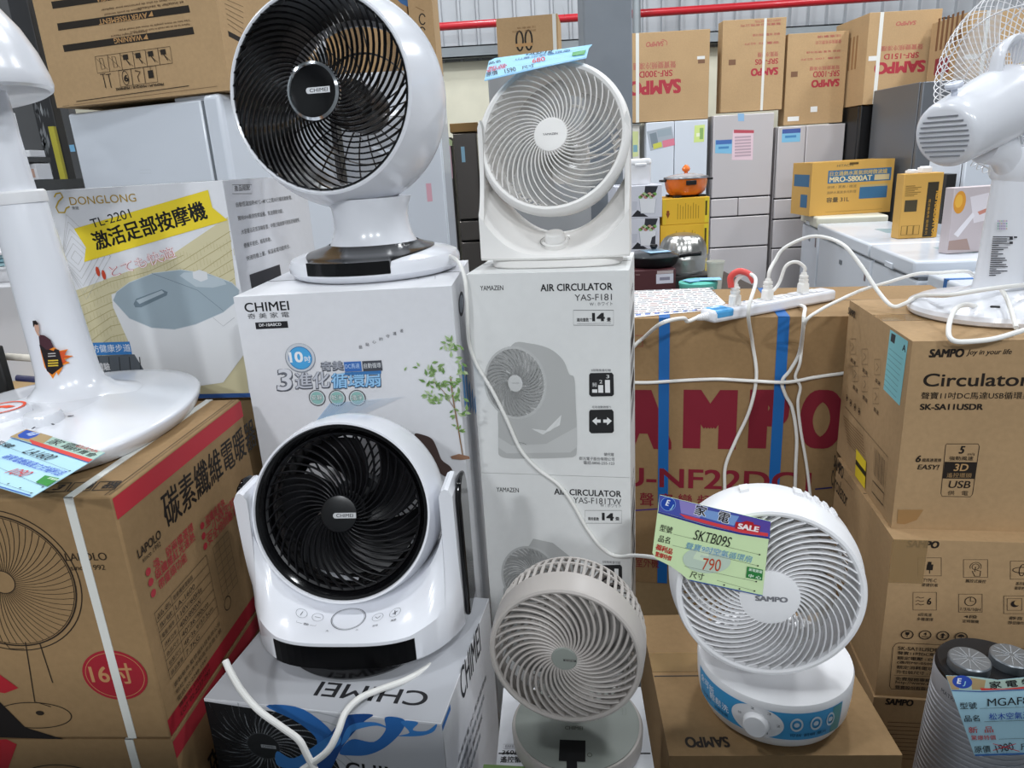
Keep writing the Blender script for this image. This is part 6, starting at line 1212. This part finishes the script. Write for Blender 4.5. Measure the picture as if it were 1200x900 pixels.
# refrigerators and cartons seen between the two top fans
t, f, W, H_ = fridge('refrigerator', 'silver refrigerator with pink paper strip, in the gap beside the ball-headed fan', 508, 531, 160, 4.9, .6, mat('silver_enamel', '#8d8a88', .3, metal=.5), [(.75, 1), (.35, 1), (.05, 1)]); f.rect(522, 171, 531, 209, '#d9b3bf'); f.poly([(523, 160), (530, 165), (530, 171), (522, 170)], '#cfe0b0'); f.build('paper_strip', t)
t, f, W, H_ = fridge('refrigerator', 'dark bronze refrigerator with small blue card, in the gap beside the box-shaped fan', 533, 561, 155, 4.8, .6, mat('bronze_enamel', '#5f5a56', .25, metal=.6), [(zat(547, 258, 4.8), 1), (zat(547, 283, 4.8), 1), (.05, 1)]); f.rect(540, 172, 545.5, 190, '#8fb9d0'); f.build('blue_card', t)
carton_px('cardboard_box', 'brown carton on the dark bronze refrigerator in the gap between the top fans', 'box', 527, 560, 144, 154.5, 4.82, .5, mat('brown_carton', '#8a6a3c', .7), seam=False)
a0 = at(562, 250, 4.96); zt3 = at(566, 199, 4.96).z
for i, (z1, z0, lab, mm) in enumerate(((zt3, zt3 - .3, 'orange carton, upper of the two beside the dark bronze refrigerator', mat('orange_board', '#c98a35')), (zt3 - .301, .0, 'brown carton standing on the floor under the orange one between the top fans', mat('brown_carton', '#8a6a3c')))):
    bx = Carton('cardboard_box', lab, 'box', (a0.x + .04, 4.96, z1, 0, .3, .4, z1 - z0), mm, seam=False)
    if not i: f = bx.face('front'); f.rect_uv(.04, .1, .14, .2, '#7a5030'); f.rect_uv(.02, .24, .26, .27, '#8a5a2c'); f.build('front_print', bx.root)
# white refrigerator and cartons behind the ball-headed fan
zz = at(500, 79, 3.3).z
t, f, W, H_ = fridge('refrigerator', 'white refrigerator directly behind the ball-headed fan, cartons on top', 395, 513, 79, 3.3, .55, fridgew, [(.65, 1), (.05, 1)], zt=zz); f.rect(499, 215, 507, 236, '#dcaab8'); f.build('pink_note', t)
t, f, W, H_ = fridge('refrigerator', 'dark steel refrigerator glimpsed left of the ball-headed fan base', 366, 394, 128, 3.4, .55, mat('dark_fridge', '#3c3d40', .3, metal=.3), [(.7, 1), (.05, 1)])
bx = Carton('cardboard_box', 'kraft carton with blue printed corner, behind the top of the ball-headed fan', 'box', (at(380, 40, 3.36).x, 3.36, zz + .5, 0, at(480, 40, 3.36).x - at(380, 40, 3.36).x, .35, .499), card2, seam=False); f = bx.face('front'); f.poly([(458, -8), (478, -12), (478, 8), (470, 4)], '#3f6fa8'); f.line([(458, 0), (479, 11)], .004, '#8a6a48'); f.rect(468, 16, 473, 28, '#8d97a0'); f.build('front_print', bx.root)
bx = Carton('cardboard_box', 'kraft carton with turned digits, right behind the edge of the ball-headed fan', 'box', (at(481, 40, 3.32).x, 3.32, zz + .46, 0, at(509.5, 40, 3.32).x - at(481, 40, 3.32).x, .35, .459), card2, seam=False); f = bx.face('front')
for cy in (22.5, 38): f.ring_uv(f.uv(495, cy).x, f.uv(495, cy).y, .013, .02, .005, KD, 24, .4, 5.6)
f.line([(487, 8), (497, 13)], .003, '#8a6a48'); f.build('front_print', bx.root)

# ================================================================== housewares table behind
ZT = .76
b = MB(); b.box((.62, 3.3, ZT - .04), (1.30, 4.5, ZT))
for lx in (.64, 1.24):
    for ly in (3.32, 4.44): b.box((lx, ly, 0), (lx + .04, ly + .04, ZT - .04))
tag(obj('display_table', b, mat('dark_table', '#3a332e', .5)), 'dark display table under the pot cartons behind the maroon-lettered carton', 'table')
def crock(label, xl, xr, yt, yb, Y, D):
    bx = carton_px('pot_carton', label, 'box', xl, xr, yt, yb, Y, D, mat('lilac_white_board', '#d0d1da', .5), seam=False, group='white pot cartons on the display table'); f = bx.face('front'); return bx, f
def crockprint(f, dy, dx=0):
    f.poly([(756 + dx, 218 + dy), (771 + dx, 218 + dy), (768 + dx, 227 + dy), (755 + dx, 227 + dy)], '#33343a'); f.poly([(740 + dx, 254 + dy), (747 + dx, 246 + dy), (760 + dx, 254 + dy)], '#2d2e33')
    f.poly([(749 + dx, 233 + dy), (769 + dx, 233 + dy), (767 + dx, 250 + dy), (751 + dx, 250 + dy)], '#e3e4e8'); f.line([(749 + dx, 233 + dy), (751 + dx, 250 + dy), (767 + dx, 250 + dy), (769 + dx, 233 + dy)], .003, '#a9adb8')
    for i in range(9): f.k -= 1; c = f.uv(750.5 + dx + i * 2.1, 231 + dy - 1.8 * (i % 3)); f.ell_uv(c.x, c.y, .011, .009, ('#7fae5c', '#c9a08c', '#a9c08a', '#b5837a')[i % 4], 12)
    f.poly([(741 + dx, 236 + dy), (747 + dx, 236 + dy), (746 + dx, 246 + dy), (741 + dx, 247 + dy)], '#c3c5cf')
z1 = ZT; Yc = 3.95
zs = [at(757, y, Yc).z for y in (255.5, 217)]; 
bx = Carton('pot_carton', 'white pot carton with salad picture, lower of the two beside the yellow cartons', 'box', (at(722, 270, Yc).x, Yc, zs[0], 0, at(773, 270, Yc).x - at(722, 270, Yc).x, .3, zs[0] - ZT - .0), mat('lilac_white_board', '#d0d1da', .5), 'white pot cartons on the display table', seam=False); f = bx.face('front'); crockprint(f, 38, 0); f.poly([(764, 278), (768, 276), (768, 286), (762, 286)], '#3a3a40'); f.build('front_print', bx.root)
bx = Carton('pot_carton', 'white pot carton with salad picture, upper of the two beside the yellow cartons', 'box', (at(722, 235, Yc).x, Yc, zs[1], 0, at(776, 235, Yc).x - at(722, 235, Yc).x, .3, zs[1] - zs[0] - .0005), mat('lilac_white_board', '#d0d1da', .5), 'white pot cartons on the display table', seam=False); f = bx.face('front'); crockprint(f, 0, 0); f.build('front_print', bx.root)
a0, a1 = at(735, 200, 4.0), at(765, 200, 4.0); t = thing('bread_box', 'small white lidded kitchen appliance on top of the white pot cartons', 'appliance', ((a0.x + a1.x) / 2, 4.1, zs[1] + .0006)); wx = (a1.x - a0.x) / 2; hh = at(750, 186, 4.0).z - zs[1]
b = MB(); rows = [rrect(wx * .92, .09, 0), rrect(wx * .95, .095, .01), rrect(wx * .98, .1, hh * .78), rrect(wx * .9, .09, hh * .79)]; b.grid(rows, 0, None, True, True); b.add(rows[-1], [tuple(range(24))]); b.add(rows[0], [tuple(reversed(range(24)))]); obj('appliance_body', b, whitem, t)
b = MB(); rows = [rrect(wx * 1.0, .103, hh * .79), rrect(wx * 1.02, .105, hh * .84), rrect(wx * .98, .1, hh * .95), rrect(wx * .85, .085, hh)]; b.grid(rows, 0, None, True, True); b.add(rows[-1], [tuple(range(24))]); b.add(rows[0], [tuple(reversed(range(24)))]); obj('lid', b, whitem, t)
b = MB(); b.box((-wx * .4, -.112, hh * .72), (wx * .5, -.098, hh * .82)); obj('latch', b, whitem, t, bevel=.004)
yel = mat('yellow_board', '#e6b62c', .55); Yy = 4.0
ys = [at(800, y, Yy).z for y in (232, 263, 300)]
for i, (z1, z0, xl, xr, lab) in enumerate(((ys[0], ys[1] + .0005, 776, 831, 'yellow carton on top of its stack, right under the orange pot'), (ys[1], ys[2] + .0005, 774, 831, 'yellow carton second in its stack, behind the steel steamer'), (ys[2], ZT + .0, 776, 830, 'yellow carton lowest in its stack, mostly behind the steel steamer'))):
    xa = at(xl, 260, Yy).x; xb = at(xr, 260, Yy).x; bx = Carton('pot_carton', lab, 'box', (xa, Yy, z1, 0, xb - xa, .26, z1 - z0), yel, 'yellow cartons under the orange pot', seam=False); f = bx.face('front'); U_ = f.W; h_ = f.H
    f.rect_uv(U_ * .9, .004, U_ - .002, h_ - .004, '#e9cf3a'); f.rect_uv(.003, .004, U_ * .08, h_ - .004, '#e3bf38') if i == 0 else None
    for k in range(9): f.rect_uv(U_ * (.32 + .055 * k), h_ * .2, U_ * (.335 + .055 * k), h_ * (.8 - .06 * (k % 3)), '#b08a24')
    f.rect_uv(U_ * .91, h_ * .3, U_ * .95, h_ * .85, '#5a4a1c'); cx_ = U_ * (.12 if i == 0 else .83); f.poly_uv([(cx_ - .012, h_ * .45), (cx_ + .012, h_ * .45), (cx_, h_ * .25)], '#8a4a22'); f.ell_uv(cx_, h_ * .5, .008, .008, '#8a4a22', 16); f.build('front_print', bx.root)
# orange pot
pc_ = at(804, 225, 4.1); zt = ys[0]
t = thing('cooking_pot', 'orange electric pot with glass lid on the yellow cartons', 'pot', (at(803.5, 225, 4.12).x, 4.12, zt + .0006)); s_ = (at(829, 215, 4.12).x - at(778, 215, 4.12).x) / 2
org = mat('orange_enamel', '#e0701c', .25, coat=.4)
b = MB(); b.lathe([(0, .012), (s_ * .72, .012), (s_ * .86, .03), (s_ * .93, .06), (s_ * .96, .095), (s_ * .97, .098), (s_ * .9, .098), (0, .097)], 48); obj('pot_body', b, org, t)
b = MB(); b.lathe([(0, 0), (s_ * .55, 0), (s_ * .6, .012), (0, .0125)], 40); [b.box((-.02 + .05 * math.cos(a) * 2, -.02 + .05 * math.sin(a) * 2, 0), (.02 + .05 * math.cos(a) * 2, .02 + .05 * math.sin(a) * 2, .011)) for a in (.8, 2.4, 4, 5.5)]; obj('pot_foot', b, blackm, t)
b = MB(); b.lathe([(s_ * 1.0, .098), (s_ * 1.01, .102), (s_ * .99, .108), (s_ * .93, .109), (s_ * .93, .1), (s_ * 1.0, .098)], 48); obj('lid_rim', b, steel, t)
b = MB(); b.lathe([(s_ * .93, .108), (s_ * .7, .118), (s_ * .35, .125), (0, .127)], 48); obj('glass_lid', b, mat('lid_glass', '#c9cfd2', .1, alpha=.5), t)
b = MB(); b.lathe([(.012, .126), (.009, .132), (.02, .14), (.023, .15), (.016, .162), (.006, .172), (0, .173)], 24); obj('lid_knob', b, org, t)
b = MB(); b.box((-.028, -s_ * 1.03, .066), (.028, -s_ * .93, .09)); obj('control_box', b, blackm, t, bevel=.003)
for sx in (-1, 1): b = MB(); b.box((sx * s_ * .9 - .012, -.02, .085), (sx * s_ * .9 + .012, .02, .098)); b.box((sx * (s_ * 1.06) - .015, -.03, .085), (sx * (s_ * 1.06) + .015, .03, .097)); obj('side_handle', b, blackm, t, bevel=.003)
# maroon carton, pan, steamer, tub, cup
Ym = 3.5; zm = at(770, 316, Ym).z
bx = Carton('pan_carton', 'dark maroon carton with white label under the dark frying pan', 'box', (at(722, 330, Ym).x, Ym, zm, 0, at(792, 330, Ym).x - at(722, 330, Ym).x, .26, zm - ZT), mat('maroon_board', '#4d2328', .5), seam=False); f = bx.face('front'); f.rect(769, 321.5, 789, 331.5, '#d6d4e0'); f.rect(770, 317.5, 789, 320, '#b9a9a9'); f.rect(773, 325, 785, 328, '#8d8a9a'); f.line([(745, 322), (750, 322)], .003, '#9a7f7f'); f.build('label_print', bx.root)
t = thing('frying_pan', 'dark frying pan with plastic-wrapped lid on the maroon carton', 'pan', (at(766, 312, 3.63).x, 3.63, zm + .0005)); s_ = .13
b = MB(); b.lathe([(0, 0), (s_ * .75, 0), (s_ * .9, .015), (s_, .05), (s_ * 1.01, .052), (s_ * .96, .05), (s_ * .86, .02), (0, .012)], 48); obj('pan_body', b, blackm, t)
b = MB(); b.lathe([(s_ * 1.02, .052), (s_ * 1.02, .057), (s_ * .8, .072), (s_ * .4, .084), (0, .086)], 48); obj('lid', b, mat('dark_lid_glass', '#5a5d60', .1, alpha=.5), t)
b = MB(); b.lathe([(0, .086), (.012, .086), (.02, .1), (.018, .108), (0, .11)], 24); obj('lid_knob', b, blackm, t)
b = MB(); b.box((-.06, -.1, .078), (.05, .03, .081), 0, Matrix.Rotation(.2, 4, 'Z')); obj('price_card', b, ink('#9fc3e0'), t)
b = MB(); b.tube([(s_ * .95, -.02, .045), (s_ * 1.3, -.05, .055), (s_ * 1.7, -.08, .06)], .011, 12); obj('handle', b, blackm, t)
Ys = 3.85; cx_ = at(800, 300, Ys).x; s_ = (at(828.5, 293, Ys).x - at(773, 293, Ys).x) / 2
zb2 = at(800, 320, Ys - .1).z; zz1 = at(800, 293, Ys).z; zz2 = at(800, 273, Ys).z
b = MB(); b.box((cx_ - .13, Ys - .13, ZT + .0005), (cx_ + .13, Ys + .13, max(ZT + .03, zb2 - .012))); tag(obj('pan_carton', b, mat('dark_carton', '#2d2a2a', .5), bevel=.003), 'dark flat carton under the steel steamer on the display table', 'box')
zs2 = max(ZT + .03, zb2 - .012) + .0006
t = thing('steamer_pot', 'shiny ribbed steel pot in clear plastic in front of the yellow cartons', 'pot', (cx_, Ys, zs2))
g = []; hh = zz2 - zs2
for r_, z_ in ((.02, 0), (.8, 0), (.9, .06), (.93, .25), (.93, .36), (.99, .37), (.99, .41), (.97, .43), (.965, .55), (.94, .66), (.88, .77), (.78, .87), (.64, .94), (.5, .97), (.42, .985), (.3, 1.0), (.02, 1.0)):
    g.append([(s_ * r_ * (1 + (.02 * abs(math.cos(9 * 2 * PI * k / 192)) if .44 < z_ < .95 else 0)) * math.cos(2 * PI * k / 192), s_ * r_ * (1 + (.02 * abs(math.cos(9 * 2 * PI * k / 192)) if .44 < z_ < .95 else 0)) * math.sin(2 * PI * k / 192), z_ * hh) for k in range(192)])
b = MB(); b.grid(g, 0, None, True, True); obj('pot_body', b, mat('mirror_steel', '#c3c2be', .3, metal=1), t)
b = MB(); rr = random.Random(9); g = []
for i in range(14):
    q = i / 13; row = []
    for k in range(40): a = 2 * PI * k / 40; r = s_ * (1.05 + .06 * q + rr.uniform(-.03, .03) + (.25 * max(0, math.cos(a + .5)) ** 6 * (1 - q))); row.append((r * math.cos(a), r * math.sin(a), hh * (.02 + .5 * q) + rr.uniform(-.004, .004)))
    g.append(row)
b.grid(g, 0, None, True, True); obj('plastic_wrap', b, clear, t)
q = at(815, 335, 3.52); b = MB(); b.lathe([(0, 0), (.08, 0), (.087, .01), (.09, .055), (.093, .06), (.092, .07), (.07, .076), (0, .078)], 44); t = thing('plastic_tub', 'teal round plastic container with blue cards on it beside the maroon carton', 'tub', (at(818, 335, 3.42).x, 3.42, ZT + .0005)); zq = at(813, 324, 3.52).z
b2 = MB(); b2.v = [(x, y, z * max(.5, (zq - ZT) / .078)) for x, y, z in b.v]; b2.f, b2.m, b2.s = b.f, b.m, b.s; obj('tub_body', b2, mat('teal_plastic', '#5fb8a8', .35), t)
ztt = .078 * max(.5, (zq - ZT) / .078)
for i, (dx, dy, a, col) in enumerate(((-.02, -.02, .3, '#7fb4dc'), (.05, -.03, -.2, '#8fc3e4'))):
    b = MB(); b.box((-.05, -.035, ztt + .001 + .003 * i), (.05, .035, ztt + .003 + .003 * i), 0, Matrix.Translation((dx, dy, 0)) @ Matrix.Rotation(a, 4, 'Z')); obj('price_card', b, ink(col), t)
t = thing('food_container', 'clear white plastic cup beside the steel steamer at the table edge', 'container', (at(838, 325, 3.62).x, 3.62, ZT + .0005)); s_ = .04; hh = at(838, 306, 3.62).z - ZT
b = MB(); b.lathe([(0, 0), (s_ * .8, 0), (s_ * 1.1, hh), (s_ * 1.15, hh), (s_ * 1.15, hh - .01), (s_ * 1.05, hh - .008), (s_ * .76, .006), (0, .006)], 32); obj('cup', b, mat('milky_plastic', '#d9d9cf', .3, alpha=.8), t)

# ================================================================== chest freezers (right)
def chest(label, p, q, depth, H_, lidm, m, group):
    p = Vector(p); q = Vector(q); d = (q - p); W = d.length; rz = math.atan2(d.y, d.x); c = p + d / 2 + Vector((-d.y, d.x)).normalized() * depth / 2
    t = thing('chest_freezer', label, 'freezer', (c.x, c.y, 0), rz, group); b = MB(); b.box((-W / 2 + .006, -depth / 2 + .02, .05), (W / 2 - .006, depth / 2, H_ - .10)); b.box((-W / 2 + .03, -depth / 2 + .05, 0), (W / 2 - .03, depth / 2 - .03, .05), 1); obj('cabinet', b, [m, gapdark], t, bevel=.012, seg=3)
    b = MB(); b.box((-W / 2 + .012, -depth / 2 + .03, H_ - .10), (W / 2 - .012, depth / 2 - .01, H_ - .085)); obj('lid_gasket', b, mat('gasket_grey', '#6f757b'), t)
    b = MB(); b.box((-W / 2 + .003, -depth / 2, H_ - .085), (W / 2 - .003, depth / 2, H_)); l = obj('lid', b, lidm, t, bevel=.014, seg=3)
    b = MB(); b.box((-.06, -depth / 2 - .006, H_ - .085), (.06, -depth / 2 + .01, H_ - .055)); obj('handle', b, m, l, bevel=.003)
    b = MB(); b.box((-.13, depth * .0, H_), (.13, depth * .24, H_ + .001)); obj('lid_label', b, mat('label_grey_green', '#8fa3a6', .35), l)
    b = MB(); b.box((W / 2 - .11, -depth / 2 + .0175, H_ - .24), (W / 2 - .08, -depth / 2 + .022, H_ - .16)); obj('badge', b, mat('badge_brown', '#6d5a5a', .4), t)
    b = MB(); b.box((-.03, -depth / 2 + .016, H_ - .22), (.03, -depth / 2 + .021, H_ - .19)); obj('lock', b, mat('gasket_grey', '#6f757b'), t)
    return t, W
A1, A2, A3 = (2.45, 5.60), (2.20, 4.29), (2.064, 3.56)
G4 = 'white chest freezers in a row'
chest('white chest freezer second from the far end of the row', A1, A2, .52, .86, fridgew, fridgew, G4)
chest('white chest freezer with lid label right behind the standing fan cord', (2.196, 4.27), A3, .52, .86, fridgew, fridgew, G4)
t, W = chest('white chest freezer at the near end, partly wrapped and taped blue', (2.10, 3.50), (1.98, 2.72), .52, .81, fridgew, fridgew, G4)
b = MB(); b.box((-.2, -.2415, .2), (-.17, -.2385, .72)); b.box((-.2, -.2615, .8105), (-.17, .0, .8125)); b.box((-.2, -.2630, .725), (-.17, -.2602, .8125)); obj('blue_tape', b, strapb, t)
t, W = chest('white chest freezer with cream lid at the far end under the microwave carton', (2.62, 6.34), (2.47, 5.66), .52, .90, mat('cream_plastic2', '#d5d2c0', .4), fridgew, G4)
# microwave carton on the cream lid
Yv = 5.80; zl_ = .9012
xa, xb = at(950, 225, Yv).x, at(1045, 225, Yv).x; zt_ = at(1000, 192, Yv).z
om = mat('amber_board', '#cb9d4c', .55); BLU = '#3f6a8c'
bx = Carton('microwave_carton', 'amber microwave oven carton with blue band on the cream freezer lid', 'box', (xa, Yv, zl_ + .41, 0, xb - xa, .38, .41), om, seam=True); f = bx.face('front'); U_, h_ = f.W, f.H
f.rect_uv(U_ * .2, h_ * .6, U_ * .97, h_ * .84, BLU); f.T_uv('日立過熱水蒸氣烘烤微波爐', U_ * .22, h_ * .735, U_ * .7, h_ * .085, '#c9ab62', 0, .02); f.T_uv('MRO-S800AT', U_ * .22, h_ * .62, U_ * .52, h_ * .1, '#dccb9a', 0, .03); f.rect_uv(U_ * .77, h_ * .62, U_ * .95, h_ * .72, '#cdb88a')
f.T_uv('HITACHI', U_ * .3, h_ * .9, U_ * .2, h_ * .045, '#6d6348', 0, .01); f.T_uv('烘烤 / 蒸煮 / 微波', U_ * .2, h_ * .5, U_ * .36, h_ * .055, '#7a6a48'); f.T_uv('過熱水蒸氣多元料理', U_ * .2, h_ * .4, U_ * .36, h_ * .055, '#7a6a48'); f.T_uv('容量 31L', U_ * .2, h_ * .24, U_ * .28, h_ * .1, '#5a5240', 0, .02)
f.rect_uv(U_ * .6, h_ * .28, U_ * .94, h_ * .53, BLU); f.rect_uv(U_ * .6, h_ * .5, U_ * .94, h_ * .54, '#b9a470'); f.rect_uv(U_ * .2, h_ * .06, U_ * .9, h_ * .065, '#8a7038'); f.rect_uv(U_ * .45, h_ * .93, U_ * .56, h_ * .97, '#5a4520'); f.build('front_print', bx.root)
f = bx.face('left'); f.rect_uv(f.W * .1, h_ * .55, f.W * .9, h_ * .78, BLU); f.rect_uv(f.W * .5, h_ * .15, f.W * .85, h_ * .4, BLU); f.build('side_print', bx.root)
# cartons on the freezers near the fan
Yr = 4.42; xa, xb = at(1057, 235, Yr).x, at(1101, 235, Yr).x; zt_ = at(1080, 203, Yr).z; zl_ = .8622
bx = Carton('appliance_carton', 'amber appliance carton with upright dark lettering on the second freezer lid', 'box', (xa, Yr, max(zl_ + .35, zt_), -4, xb - xa, .10, max(zl_ + .35, zt_) - zl_), om, seam=False); f = bx.face('front'); U_, h_ = f.W, f.H
f.rect_uv(U_ * .62, .005, U_ * .9, h_ * .86, '#3a3428'); f.T_uv('REFRIGERATOR', U_ * .85, h_ * .72, h_ * .72, U_ * .13, '#cf9a3a', -PI / 2, .04); f.T_uv('電冰箱專用 變頻系列', U_ * .68, h_ * .6, h_ * .55, U_ * .06, '#b98a34', -PI / 2); f.rect_uv(U_ * .08, h_ * .42, U_ * .4, h_ * .6, '#4a4230')
for i in range(7): f.rect_uv(U_ * .06, h_ * (.66 + .025 * i), U_ * (.3 + .08 * (i % 3)), h_ * (.67 + .025 * i), '#7a6030')
for i in range(3): f.line_uv([(U_ * (.06 + .16 * i), h_ * .06), (U_ * (.2 + .16 * i), h_ * .06), (U_ * (.2 + .16 * i), h_ * .2), (U_ * (.06 + .16 * i), h_ * .2)], .003, '#5a4a26', True)
f.build('front_print', bx.root); ztr = max(zl_ + .35, zt_)
for i, (px, w_) in enumerate(((1068, .05), (1083, .06))):
    b = MB(); q = at(px, 200, Yr + .05); b.box((-w_ / 2, -.03, 0), (w_ / 2, .03, .018 + .014 * i)); b.box((-w_ / 2 + .008, -.022, .018 + .014 * i), (w_ / 2 - .008, .022, .024 + .014 * i)); tag(obj('small_box', b, whitem, loc=(q.x, Yr + .045, ztr + .0006), bevel=.003), ('tiny flat white box on the amber lettered carton, left one', 'tiny tall white box on the amber lettered carton, beside its right edge')[i], 'box')
Yp = 3.72; xa, xb = at(1114, 260, Yp).x, at(1171, 260, Yp).x; zt_ = at(1140, 219, Yp).z
bx = Carton('appliance_carton', 'carton with blurred orange and white photo print beside the standing fan pole', 'box', (xa, Yp, max(zl_ + .3, zt_), 4, xb - xa, .07, max(zl_ + .3, zt_) - zl_), mat('photo_board', '#c3b8ba', .5), seam=False); f = bx.face('front'); U_, h_ = f.W, f.H
f.ell_uv(U_ * .14, h_ * .78, U_ * .13, h_ * .17, '#d9963a', 30); f.ell_uv(U_ * .12, h_ * .8, U_ * .08, h_ * .1, '#e6b04a', 30); f.poly_uv([(U_ * .35, h_ * .85), (U_ * .75, h_ * .9), (U_ * .9, h_ * .5), (U_ * .5, h_ * .45)], '#ddd6da'); f.poly_uv([(U_ * .1, h_ * .3), (U_ * .45, h_ * .62), (U_ * .5, h_ * .56), (U_ * .2, h_ * .25)], '#e6e2e6'); f.poly_uv([(U_ * .55, h_ * .62), (U_ * .8, h_ * .68), (U_ * .8, h_ * .62), (U_ * .6, h_ * .57)], '#c98a7a'); f.poly_uv([(0.004, h_ * .06), (U_ * .5, h_ * .04), (U_ * .4, h_ * .22), (.004, h_ * .2)], '#a89088'); f.build('photo_print', bx.root)
bx = carton_px('cardboard_box', 'dark carton behind the amber lettered carton on the freezers', 'box', 1106, 1118, 204, 262, Yr + .25, .12, mat('black_board', '#1d1c1c'), seam=False)
